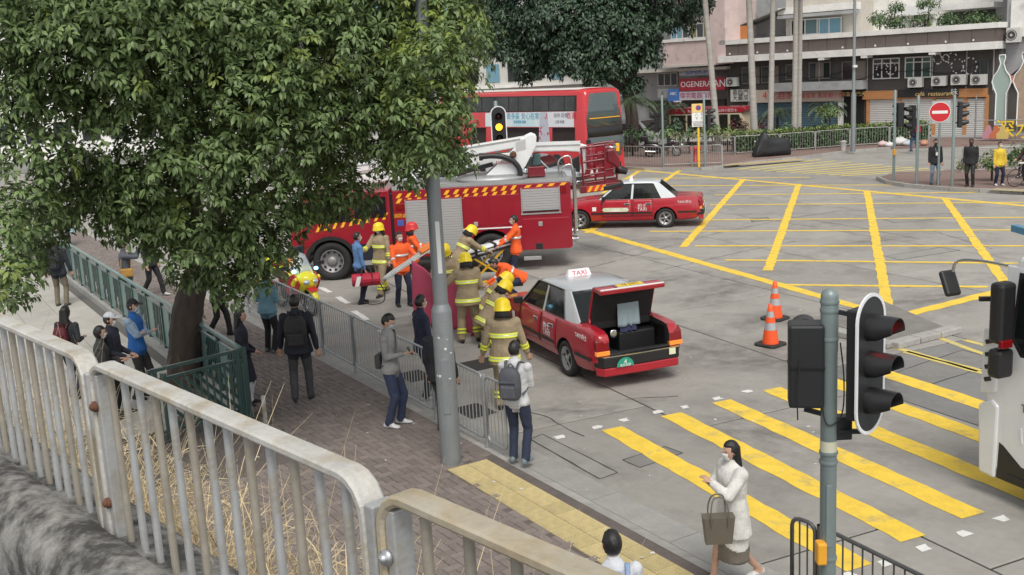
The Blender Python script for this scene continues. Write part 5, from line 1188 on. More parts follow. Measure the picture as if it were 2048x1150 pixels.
smallpalm(1262,205,61,1.7,'dark feathery palm behind the front of the bus'); smallpalm(1555,225,63,1.4,'feathery palm in front of the blue shutter'); smallpalm(1652,215,64,1.3,'feathery palm near the slim lamp post'); smallpalm(1335,215,66,1.3,'feathery palm beside the minibus')
# clipped hedge
def hedge(pts,z0,z1,w,label):
    o=thing('clipped_hedge',label,'hedge',Vector(pts[0]),0); lv=Leaves(); rg_=random.Random(8); b=Vector(pts[0])
    for a,c in zip(pts[:-1],pts[1:]):
        a,c=Vector(a),Vector(c); L=(c-a).length; d=(c-a).normalized(); nn=Vector((-d.y,d.x,0)); n=int(L*300)
        for i in range(n):
            t=rg_.uniform(0,L); f=rg_.random()
            if f<.5: p=a+d*t-nn*(w/2+rg_.gauss(0,.04)); p.z=rg_.uniform(z0,z1); nr=-nn
            elif f<.9: p=a+d*t+nn*rg_.uniform(-w/2,w/2); p.z=z1+rg_.gauss(0,.05); nr=Vector((0,0,1))
            else: p=a+d*t+nn*w/2; p.z=rg_.uniform(z0,z1); nr=nn
            dd=nr*.6+Vector((rg_.gauss(0,.6),rg_.gauss(0,.6),rg_.gauss(0,.5))); lv.add(tuple(p-b),tuple(dd),tuple(nr+Vector((rg_.gauss(0,.3),rg_.gauss(0,.3),rg_.gauss(0,.3)))),rg_.uniform(.10,.2),rg_.uniform(.06,.1),1 if p.z>z1-.12 else 0)
    obj('foliage',lv.mesh('foliage',[shrubl,hedgel]),o)
    m=MB()
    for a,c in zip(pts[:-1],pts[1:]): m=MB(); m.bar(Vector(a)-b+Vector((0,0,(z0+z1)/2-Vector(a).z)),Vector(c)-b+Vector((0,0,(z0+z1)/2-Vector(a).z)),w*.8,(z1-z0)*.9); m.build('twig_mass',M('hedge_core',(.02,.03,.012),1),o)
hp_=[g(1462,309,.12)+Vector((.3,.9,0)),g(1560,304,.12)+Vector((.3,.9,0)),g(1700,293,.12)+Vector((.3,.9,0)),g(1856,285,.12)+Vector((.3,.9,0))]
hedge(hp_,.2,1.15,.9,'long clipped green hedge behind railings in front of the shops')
bush(1985,322,40.9,.45,'leafy shrub behind the corner railing by the boy in yellow',[hedgel,shrubl],.13,190); bush(2040,312,41.5,.6,'leafy shrub behind the corner railing by the bicycle',[shrubl,hedgel],.13,170); bush(1935,328,41.2,.35,'low shrub at the end of the corner railing',[hedgel,shrubl],.13,190)
# ================================================================ BUILDINGS
def wmat(n,c,**k): return M(n,c,.9,var=.12,vs=1.5,bump=.15,bs=30,**k)
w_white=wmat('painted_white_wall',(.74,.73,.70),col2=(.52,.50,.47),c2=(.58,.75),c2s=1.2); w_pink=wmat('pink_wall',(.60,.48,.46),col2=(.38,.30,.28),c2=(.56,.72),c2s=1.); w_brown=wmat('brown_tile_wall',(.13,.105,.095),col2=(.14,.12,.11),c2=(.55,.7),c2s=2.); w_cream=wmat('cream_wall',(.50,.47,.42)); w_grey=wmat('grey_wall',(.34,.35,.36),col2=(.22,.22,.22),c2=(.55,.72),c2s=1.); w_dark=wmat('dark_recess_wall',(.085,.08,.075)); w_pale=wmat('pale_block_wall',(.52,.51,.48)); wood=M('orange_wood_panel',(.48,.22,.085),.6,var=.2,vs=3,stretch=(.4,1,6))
winf=M('window_frame_white',(.58,.58,.56),.5); wing=M('window_glass_dark',(.03,.035,.038),.08,spec=.6); wingr=M('window_glass_green',(.05,.10,.09),.1); curt=M('blue_curtain',(.14,.28,.36),.7,var=.2,vs=6,stretch=(6,6,.3)); acw=M('air_conditioner_white',(.58,.58,.55),.5,var=.06,vs=4); shg=M('grey_shutter',(.55,.54,.52),.5,.2,var=.08,vs=1.,stretch=(1,1,6)); shb=M('blue_grey_shutter',(.08,.15,.19),.5,.1,var=.08,vs=1.)
BP0=Vector((27.5,62.0,0)); BD=Vector((-.72,.694,0)).normalized(); BX=-BD
BYAW=math.atan2(BX.y,BX.x)
def fb(u,v,off=0.):
    """pixel -> (x along facade to the right, z); off = metres in front of the facade"""
    n=Vector((BX.y,-BX.x,0)); 
    if n.y>0: n=-n
    P=BP0+n*off; p=gl(u,v,P,BD); return ((p-P).dot(BX),p.z)
def bld(name,label,cat='building'): return thing(name,label,cat,(BP0.x,BP0.y,0),BYAW)
def rect(u0,v0,u1,v1,off=0.):
    um=(u0+u1)/2; vm=(v0+v1)/2; x0=fb(u0,vm,off)[0]; x1=fb(u1,vm,off)[0]; z1=fb(um,v0,off)[1]; z0=fb(um,v1,off)[1]; return x0,x1,z0,z1
def wpart(th,name,u0,v0,u1,v1,mat,y0,y1,off=0.,bevel=0):
    x0,x1,z0,z1=rect(u0,v0,u1,v1,off); return MB().box(x0,y0,z0,x1,y1,z1).build(name,mat,th,bevel=bevel)
def window(th,u0,v0,u1,v1,cols=2,off=.0,gm=wing,tr=0.,frame=winf):
    x0,x1,z0,z1=rect(u0,v0,u1,v1,off); y=-off
    o=obj('window',None,th,(0,0,0)); fw=.07
    m=MB().box(x0,y-.06,z0,x1,y-.01,z0+fw).box(x0,y-.06,z1-fw,x1,y-.01,z1)
    for k in range(cols+1): x=x0+(x1-x0-fw)*k/cols; m.box(x,y-.058,z0+fw,x+fw,y-.012,z1-fw)
    if tr: m.box(x0,y-.056,z0+(z1-z0)*tr,x1,y-.014,z0+(z1-z0)*tr+fw*.8)
    m.build('frame',frame,o)
    for k in range(cols):
        xa=x0+(x1-x0-fw)*k/cols+fw; xb=x0+(x1-x0-fw)*(k+1)/cols; MB().box(xa,y-.03,z0+fw,xb,y-.022,z1-fw).build('pane',gm if not isinstance(gm,list) else gm[k%len(gm)],o)
    return o
# ---- main shop block
SH=bld('shop_building','low shop block with brown parapet band between white beams','building')
xl=fb(1455,150)[0]; xr_=fb(2003,150)[0]
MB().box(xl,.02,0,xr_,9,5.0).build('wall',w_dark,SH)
MB().box(xl,-1.2,5.0,xr_,9,5.42).build('white_beam',w_white,SH); MB().box(xl+.15,-.9,5.42,xr_,8,6.15).build('parapet',w_brown,SH)
n=14
for k in range(n): x=xl+.2+(xr_-xl-.3)*k/n; MB().box(x,-.93,5.44,x+(xr_-xl-.3)/n-.05,-.898,6.13).build('cladding_panel',w_brown,SH)
MB().box(xl,-1.0,6.15,xr_+.1,8.2,6.45).build('white_coping',w_white,SH)
for u in (1440,1660,1745,1880): x=fb(u,120)[0]; MB().box(x-.2,-1.18,4.85,x+.2,-.4,4.998).build('beam_bracket',w_white,SH)
# mezzanine
for a in ((1484,134,1520,168,2),(1523,132,1558,166,2),(1572,128,1602,160,2),(1618,124,1662,158,3),(1684,122,1732,160,2)): window(SH,*a,off=.05,gm=[wing,M('dim_curtain',(.22,.19,.17),.8)],frame=M('brown_frame',(.2,.17,.15),.6))
window(SH,1746,116,1800,158,3,off=.05,tr=.72); window(SH,1810,113,1863,156,3,off=.05,gm=[wingr,wing],tr=.72); window(SH,1944,118,1978,150,2,off=.05,frame=w_dark)
wpart(SH,'canopy_fascia',1555,163,1732,180,w_grey,-1.0,-.05,.3)
# ground floor
def shutterf(u0,v0,u1,v1,mat,pitch=.11,off=.0):
    x0,x1,z0,z1=rect(u0,v0,u1,v1); z0=.02; o=MB().box(x0,-.05,z0,x1,.01,z1).build('shop_shutter',mat,SH); n=int((z1-z0)/pitch); sm=MB().prism([(-.05,.0),(-.075,pitch*.5),(-.05,pitch*.95)],'x',x0+.04,x1-.04).mesh('slat',mat)
    for k in range(n): obj('slat',sm,o,(0,0,z0+k*pitch))
shutterf(1505,203,1682,262,shb,.14)
for a,b in ((1740,1800),(1803,1868),(1871,1930),(1933,1972)): shutterf(a,197,b,278,shg)
for u in (1737,1801,1869,1931,1974): x=fb(u,230)[0]; MB().box(x-.09,-.12,0,x+.09,.0,2.45).build('shop_post',wood,SH)
wpart(SH,'wood_fascia',1728,179,1976,196,wood,-.22,-.0)
wpart(SH,'doorway',1688,182,1728,258,M('doorway_black',(.01,.01,.01),.9),-.03,.0); 
x=fb(1684,220)[0]; MB().box(x-.12,-.3,0,x+.12,.0,2.7).build('column',w_white,SH); x=fb(1503,220)[0]; MB().box(x-.12,-.25,0,x+.12,0,2.9).build('column',w_grey,SH)
MB().box(fb(1735,270)[0],-1.3,0,xr_,-.1,.16).build('step',w_grey,SH)
# roof terrace block and hut above
UP=bld('rooftop_house','cream rooftop house with blue curtained windows above the shops','building')
x0,x1,z0,z1=rect(1572,-60,1712,80,-2.); MB().box(x0,2.,6.45,x1,8,11).build('wall',w_cream,UP); 
window(UP,1582,38,1640,70,2,off=-1.9,gm=[wing,M('half_curtain',(.10,.16,.18),.7)]); window(UP,1634,35,1684,68,2,off=-1.9,gm=[curt,curt])
x0,x1,z0,z1=rect(1560,10,1712,24,-1.5); MB().box(x0,1.2,z0,x1,2.2,z1).build('cornice',w_white,UP); MB().box(x0,1.1,z0-.25,x1,2.0,z0-.05).build('cornice',w_grey,UP)
x0,x1,z0,z1=rect(1480,20,1568,75,-1.); MB().add([(x0,.9,z0+.9),(x1,.9,z1),(x1,3,z1+.1),(x0,3,z0+1.0)],[(0,1,2,3)]).build('lean_to_roof',w_dark,UP).modifiers.new('s','SOLIDIFY').thickness=.08
MB().box(x0,2.9,6.45,x1,3.1,8.2).build('lean_to_wall',w_grey,UP)
wpart(UP,'orange_screen',1462,52,1500,78,M('orange_board',(.45,.17,.05),.7),.9,.95,-1.)
TR=bld('terrace_block','white flat behind the roof garden with striped awning','building')
x0,x1,z0,z1=rect(1712,-60,2000,60,-4.); MB().box(x0,4.5,6.45,x1,9,11).build('wall',w_white,TR)
wpart(TR,'awning',1795,12,1860,30,txt_w,3.2,4.4,-3.5); window(TR,1800,28,1815,40,1,off=-4.4); window(TR,1826,24,1846,40,1,off=-4.4); wpart(TR,'canvas_roof',1880,8,2000,18,w_white,2.,4.4,-3.); wpart(TR,'dark_opening',1884,22,1985,45,w_dark,4.3,4.45,-4.)
# pink block
PK=bld('pink_building','pale pink block with overhanging bay beyond the palms','building')
xa=fb(1300,100)[0]
MB().box(xa-6,1.0,0,xl-.02,10,16).build('wall',w_grey,PK)
x0,x1,z0,z1=rect(1330,78,1424,118,.8); MB().box(x0,-1.0,5.0,x1,.98,6.55).build('bay',w_pink,PK); MB().box(x0-.1,-1.1,6.55,x1+.1,.98,6.75).build('bay_sill',w_white,PK); MB().box(x0-.1,-1.05,4.85,x1+.05,.98,5.0).build('bay_base',w_cream,PK)
x1b=fb(1466,60)[0]; MB().box(x1,-1.0,4.9,x1b,3,16).build('pier',w_pink,PK)
MB().box(x0,.2,6.75,x1,.98,16).build('bay_back',w_cream,PK)
for r_ in range(3): 
    x2=x0+.4; MB().box(x0,-.9,9.2+r_*3,x1,.2,9.9+r_*3).build('bay_spandrel',w_pink,PK)
window(PK,1342,48,1378,78,3,off=-.15,gm=[curt,curt,wing]); window(PK,1380,46,1422,76,3,off=-.15,gm=[M('yellow_curtain',(.25,.22,.12),.8),wing])
window(PK,1316,145,1356,172,3,off=-.95); window(PK,1290,70,1326,100,2,off=-.95)
x0,x1,z0,z1=rect(1250,128,1456,134,.3); MB().box(x0,-.6,4.55,x1,1.0,4.75).build('canopy',w_cream,PK)
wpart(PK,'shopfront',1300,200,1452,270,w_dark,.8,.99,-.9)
# right-hand block
RB=bld('grey_building','grey rendered block with pipes at the end of the shops','building')
x0=fb(2004,100)[0]; MB().box(x0+.02,.5,0,x0+14,9,14).build('wall',w_grey,RB); MB().box(x0+.3,.3,5.6,x0+6,.52,7.6).build('pale_panel',w_white,RB)
MB().tube(smoothpts([(x0+1.5,.3,5.0),(x0+1.3,.3,4.2),(x0+.4,.25,3.4),(x0+.2,.2,2.9)],5),.06,8).build('cable',blackp,RB)
wpart(RB,'shop_opening',2016,166,2060,260,w_dark,.42,.5,-.4); wpart(RB,'shop_fascia',2010,150,2060,166,M('fascia_orange',(.55,.2,.12),.6),.2,.48,-.3)
for u in (1640,1736,1866,1934,1988): x=fb(u,140)[0]; MB().tube([(x,-.09,2.7),(x,-.09,4.98)],.045,8).build('drain_pipe',M('pipe_grey',(.3,.29,.27),.6,var=.2,vs=2),SH)
for k in range(5):
    xa,xb=sorted((fb(1480+k*90,140)[0],fb(1600+k*90,140)[0])); MB().tube(smoothpts([(xa,-.16,4.2-.2*(k%3)),((xa+xb)/2,-.18,3.95-.2*(k%3)),(xb,-.16,4.25-.15*(k%2))],5),.018,6).build('cable',blackp,SH)
for u in (1475,1530,1590,1700,1765,1830,1905,1960): x=fb(u,75)[0]; MB().box(x-.03,-1.03,5.5+.1*(u%5),x+.03,-.93,5.6+.1*(u%5)).build('spot_lamp',txt_w,SH)
# ---- signs (each its own thing)
def sign(label,u0,v0,u1,v1,mat,texts,off=.35,dep=.18,name='shop_sign'):
    x0,x1,z0,z1=rect(u0,v0,u1,v1,off); o=thing(name,label,'sign',tuple(BP0+BX*((x0+x1)/2)),BYAW,None); c=(x0+x1)/2
    MB().box(x0-c,-off,z0,x1-c,-off+dep,z1).build('panel',mat,o,bevel=.01)
    for body,sz,fu,fv,m in texts:
        x,z=fb(u0+(u1-u0)*fu,v0+(v1-v0)*fv,off); text('lettering',body,sz,m,o,(x-c,-off-.006,z),(R(90),0,0),.004)
    return o
bl_=M('lettering_blue',(.04,.10,.40),.5); yl=M('lettering_gold',(.7,.5,.2),.5); rdx=M('lettering_red',(.50,.03,.04),.5)
sign('grey sign with blue DAIKIN lettering',1358,134,1428,151,M('sign_grey',(.38,.40,.42),.5),[('DAIKIN',.62,.55,.5,bl_),('◤',.5,.1,.5,bl_)])
sign('dark red sign with white GENERAL lettering',1358,156,1450,181,M('sign_dark_red',(.33,.012,.03),.5),[('OGENERAL',.55,.40,.5,txt_w),('AN',.7,.88,.45,txt_w)],off=.4)
sign('pale sign with purple characters under the red sign',1358,183,1428,200,M('sign_pale',(.50,.48,.50),.5),[('偉明電器有限',.46,.5,.5,M('lettering_purple',(.35,.05,.15),.5))],off=.4)
sign('white sign with black characters beside the restaurant sign',1461,179,1501,203,M('sign_offwhite',(.55,.54,.50),.5),[('喜臨門',.42,.5,.28,tx),('大藥房',.42,.5,.74,tx)],off=.4)
sign('beige restaurant sign with large red characters',1508,178,1682,204,M('sign_beige',(.46,.38,.32),.6),[('4豪酒家',.66,.28,.5,rdx),('白鴿皇家 鳳尾蝦小炒',.36,.75,.52,rdx)],off=.4)
sign('black cafe restaurant sign with white character',1795,178,1917,194,M('sign_black',(.02,.018,.02),.5),[('café  restaurant',.36,.60,.6,yl),('味',.42,.93,.4,txt_w)],off=.28,dep=.05)
sign('small blue and white sign near the minibus',1336,178,1357,205,M('sign_mid_blue',(.05,.15,.42),.5),[('ABC',.3,.5,.35,txt_w)],off=.5)
sign('dark sign with gold characters over the doorway',1686,184,1727,193,M('sign_near_black',(.03,.025,.02),.5),[('新富名 門大',.30,.5,.5,yl)],off=.3)
sign('small red outlined sign below the blue sign',1347,202,1360,212,txt_w,[('車房',.22,.5,.5,rdx)],off=.6)
sign('grey sign by the banyan trunk',1315,178,1336,196,M('sign_mid_grey',(.28,.28,.28),.6),[('人',.3,.5,.5,tx)],off=.3)
# ---- air conditioners
acg=M('fan_grille_dark',(.06,.06,.06),.6)
def ac(u0,v0,u1,v1,label,off=.5,wall=0.,P=None):
    x0,x1,z0,z1=rect(u0,v0,u1,v1,off); c=(x0+x1)/2; o=thing('air_conditioner',label,'air conditioner',tuple(BP0+BX*c),BYAW,'air conditioner units on the shop fronts'); w=x1-x0
    MB().box(x0-c,-off,z0,x1-c,-off+.35,z1).build('casing',acw,o,bevel=.015)
    r=min(w,z1-z0)*.40; T=Matrix.Translation((-w*.12,-off-.001,(z0+z1)/2))@Matrix.Rotation(R(90),4,'X')
    MB().lathe([(r,0),(r,.01)],20,T=T).build('fan_recess',acg,o); MB().lathe([(r*.85,.012),(r*.8,.022),(r*.75,.012)],20,T=T,cap=False).build('grille_ring',acw,o); MB().lathe([(r*.22,.01),(r*.22,.03)],12,T=T).build('fan_hub',acw,o)
    for s_ in (-1,1): MB().box(s_*w*.35-.02,-off+.02,z0-.08,s_*w*.35+.02,0,z0-.01).build('bracket',blackp,o)
ac(1815,155,1843,175,'outdoor air conditioner on the cafe fascia next to the green glazed window'); ac(1862,152,1891,172,'outdoor air conditioner above the black cafe sign lettering'); ac(1901,149,1931,170,'outdoor air conditioner over the white character of the cafe sign'); ac(1940,149,1971,170,'outdoor air conditioner at the grey building end of the cafe fascia')
ac(1452,155,1473,173,'outdoor air conditioner beside the dark red sign'); ac(2012,55,2040,85,'outdoor air conditioner high on the grey rendered block',off=.1)
# white butterfly lights on the dark cafe wall
bf=MB(); rb=random.Random(12)
for k in range(120):
    cx,cz,rr=rb.choice(((1765,140,12),(1782,137,10),(1876,118,8),(1892,116,6),(1915,132,12),(1940,132,14),(1905,118,10))); a=rb.uniform(0,6.28); x,z=fb(cx+rr*math.cos(a)*1.,cz+rr*1.2*math.sin(a),.12); s_=rb.uniform(.03,.06)
    bf.add([(x-s_,-.13,z),(x,-.12,z-s_),(x+s_,-.13,z+.01),(x,-.12,z+s_)],[(0,1,2,3)])
o=bf.build('butterfly_decoration',txt_w,SH); o['kind']='stuff'
# roof garden
for u,v,r,l in ((1760,38,.9,'green shrub on the roof terrace by the rooftop house'),(1800,42,.8,'low roof garden shrub under the small windows'),(1850,38,.8,'roof garden shrub under the awning'),(1900,38,.9,'roof garden shrub before the dark opening'),(1950,36,.9,'roof garden shrub near the canvas roof'),(1985,38,.6,'roof garden shrub at the grey block'),(1790,14,.6,'small tree on the roof terrace behind the shrubs'),(1858,8,.8,'taller tree on the roof terrace beside the awning')):
    c=gl(u,v,BP0+Vector((.694,.72,0))*1.0,BD); bush(u,v,c.y,r*.75,l,[shrubl,leafm],.2,60,.7,'shrub','roof garden plants','roof_shrub',6.45)
# ---- backdrop blocks
BK=thing('tower_block','pale tower block behind the banyan tree','building',(-6,92,0))
MB().box(-16,0,0,14,12,30).build('wall',w_pale,BK)
for i in range(16):
    for j in range(7): MB().box(-15+i*1.8,-.06,1.4+j*2.9,-13.9+i*1.8,-.01,2.9+j*2.9).build('window',wing if (i*7+j)%3 else curt,BK)
for j in range(8): MB().box(-16,-.35,.9+j*2.9,14,-.02,1.15+j*2.9).build('ledge',w_white,BK)
B2=thing('far_block','long pale block beyond the street tree','building',(-38,88,0),R(8))
MB().box(-26,0,0,20,14,26).build('wall',w_white,B2)
for i in range(20):
    for j in range(6): MB().box(-25+i*2.2,-.06,1.4+j*3.2,-23.6+i*2.2,-.01,3.+j*3.2).build('window',wing,B2)
B3=thing('street_end_block','grey block at the far end of the main road','building',(10,105,0)); MB().box(-8,0,0,40,10,40).build('wall',w_grey,B3)
for i in range(18):
    for j in range(8): MB().box(-7+i*2.5,-.06,1.4+j*3.2,-5.4+i*2.5,-.01,3.+j*3.2).build('window',wing,B3)
# ---- festive display frames at the right edge
dg=M('display_pale_green',(.35,.44,.40),.7,alpha=.9); dp=M('display_tan',(.36,.27,.2),.8,var=.2,vs=3); 
def display(u0,v0,u1,v1,label,mat):
    Pd=BP0+Vector((-.3,-4.,0)); c=gl((u0+u1)/2,(v0+v1)/2,Pd,BD); a=gl(u0,(v0+v1)/2,Pd,BD); w=(c-a).length; zt=gl((u0+u1)/2,v0,Pd,BD).z; zb=gl((u0+u1)/2,v1,Pd,BD).z; H_=zt-zb
    o=thing('lantern_display',label,'lantern',(c.x,c.y,0),BYAW); pf=[(.28,0),(.26,.45),(.42,.55),(.5,.62),(.42,.70),(.2,.78),(.08,.88),(.16,.96),(.14,1.)]
    sil=[(x*w*2,zb+z*H_) for x,z in pf]; full=sil+[(-x,z) for x,z in sil[::-1]]
    MB().prism(full[:],'y',-.02,.02).build('painted_face',mat,o); MB().tube([(x,-.05,z) for x,z in full]+[(full[0][0],-.05,full[0][1])],.035,6).build('outline_tube',txt_w,o)
    for s_ in (-1,1): MB().tube([(s_*w*.55,.06,0),(s_*w*.55,.06,zb+.8*H_)],.03,6).build('support_pole',chrome,o)
display(1984,110,2022,250,'bottle shaped lantern display with pale outline by the cafe',dg); display(2026,105,2072,250,'larger tan bottle shaped lantern display by the grey block',dp)
Pd=BP0+Vector((-.5,-4.4,0))
c=gl(2030,261,Pd,BD); o=thing('character_board','large yellow characters mounted on a low metal frame','sign',(c.x,c.y,0),BYAW); text('yellow_characters','深水埗',1.05,M('character_yellow',(.8,.55,.02),.5),o,(.55,-.05,c.z),(R(90),0,0),.04)
for z in (c.z-.5,c.z+.55): MB().tube([(-2.2,.05,z),(4,.05,z)],.03,6).build('frame_rail',chrome,o)
MB().tube([(-2.1,.05,0),(-2.1,.05,2.6)],.04,6).build('frame_post',chrome,o); MB().tube([(-.6,.05,0),(-.6,.05,c.z+.55)],.04,6).build('frame_post',chrome,o)
for i,(dx,cl) in enumerate(((-1.35,(.5,.25,.3)),(-.95,(.55,.16,.08)),(-.6,(.6,.45,.15)))): MB().prism([(dx+.34*x,c.z-.1+.42*z) for x,z in ((-.9,-.8),(.9,-.8),(.95,-.2),(.5,.2),(.35,.75),(0,1.),(-.35,.75),(-.5,.2),(-.95,-.2))],'y',-.1-.02*i,-.06-.02*i).build('cut_out_figure',M('cutout_%d'%i,cl,.6),o)
# ---- minibus and van behind the planting
mbred=M('minibus_red',(.38,.012,.03),.35,coat=.4); mbcream=M('minibus_cream',(.58,.52,.36),.4,coat=.3)
q0=gy(1338,250,66.5); q1=gy(1500,250,64.); ax=(Vector((q1.x,q1.y,0))-Vector((q0.x,q0.y,0))); LB=ax.length
MI=thing('minibus','red roofed cream minibus parked behind the planting','minibus',(q0.x,q0.y,0),math.atan2(ax.y,ax.x))
zt_=gy(1420,215,65.3).z
MB().prism([(0,.35),(0,zt_-.35),(LB-.55,zt_-.35),(LB-.18,1.3),(LB,1.05),(LB,.35)],'y',-.02,1.9).build('body',mbcream,MI,bevel=.06)
MB().prism([(.0,zt_-.34),(-.02,zt_-.1),(.2,zt_),(LB-.35,zt_),(LB-.2,zt_-.2),(LB-.45,zt_-.34)],'y',-.06,1.94).build('roof',mbred,MI,bevel=.05)
for a,b in ((.15,1.1),(1.2,2.1),(2.2,3.1),(3.2,LB-1.35)): MB().box(a,-.03,1.0,b,-.015,zt_-.42).build('window',glassd,MI)
MB().prism([(LB-1.2,1.0),(LB-1.2,zt_-.45),(LB-.68,zt_-.45),(LB-.36,1.25),(LB-.4,1.0)],'y',-.03,-.015).build('window',glassd,MI); MB().box(0,-.03,.4,LB-.02,-.012,.62).build('lower_band',txt_w,MI)
text('lettering','PUBLIC  LIGHT  BUS  公共小型巴士',.2,txt_w,MI,(LB*.55,-.075,zt_-.2),(R(90),0,0),.003)
for xw in (.9,LB-1.): wheel(MI,(xw,.1,.34),.34,.2,-1,.6,0); wheel(MI,(xw,1.8,.34),.34,.2,1,.6,0)
q0=gy(1222,255,67); q1=gy(1312,258,65); ax=Vector((q1.x-q0.x,q1.y-q0.y,0)); LB=max(ax.length,2.8)
VN=thing('white_van','white van parked behind the bus and the planting','van',(q0.x,q0.y,0),math.atan2(ax.y,ax.x)); vw=M('van_grey_white',(.45,.46,.46),.4,coat=.3)
MB().prism([(-1,.3),(-1,1.85),(LB-1.2,1.85),(LB-.55,1.15),(LB,.95),(LB,.3)],'y',0,1.7).build('body',vw,VN,bevel=.06); MB().prism([(LB-1.75,1.1),(LB-1.75,1.72),(LB-1.25,1.72),(LB-.75,1.12)],'y',-.015,.0).build('window',glassd,VN)
MB().add([(LB-1.14,.12,1.80),(LB-.53,.12,1.19),(LB-.53,1.58,1.19),(LB-1.14,1.58,1.80)],[(0,1,2,3)]).build('windscreen',glassd,VN); MB().box(.1,-.012,1.1,LB-1.9,0,1.65).build('side_window',glassd,VN)
for xw in (-.3,LB-.75): wheel(VN,(xw,.1,.32),.32,.2,-1,.6,0); wheel(VN,(xw,1.6,.32),.32,.2,1,.6,0)
# ---- two-wheelers
def moto_wheel(o,x,r,w=.12,spk=8): 
    wh=obj('wheel',None,o,(x,0,r)); T=Matrix.Rotation(R(90),4,'X'); MB().lathe([(r*.72,-w*.3),(r*.9,-w/2),(r,-w*.2),(r,w*.2),(r*.9,w/2),(r*.72,w*.3),(r*.72,-w*.3)],24,T=T,cap=False).build('tyre',rubber,wh); m=MB().lathe([(r*.72,-w*.25),(r*.66,0),(r*.72,w*.25)],20,T=T,cap=False).lathe([(r*.2,-.05),(r*.2,.05)],12,T=T)
    for k in range(spk): a=2*math.pi*k/spk; m.bar((0,0,0),(r*.7*math.cos(a),0,r*.7*math.sin(a)),.02,.025,0,(0,1,0))
    m.build('rim',alloy,wh); MB().lathe([(r*.5,-.06),(r*.5,-.055)],18,T=T).build('brake_disc',chrome,wh); return wh
def ring(hw,pts): # ring section y-z around centre line: pts list of (x,zlow,zhigh,halfwidth)
    out=[]
    for x,z0,z1,w in pts: out.append([Vector((x,w*math.cos(a)*(1 if abs(math.cos(a))<.98 else 1),(z0+z1)/2+(z1-z0)/2*math.sin(a))) for a in [2*math.pi*k/14 for k in range(14)]])
    return out
def shell(o,name,mat,pts,sub=0): return MB().loft(ring(0,pts),0,True).build(name,mat,o,sub=sub)
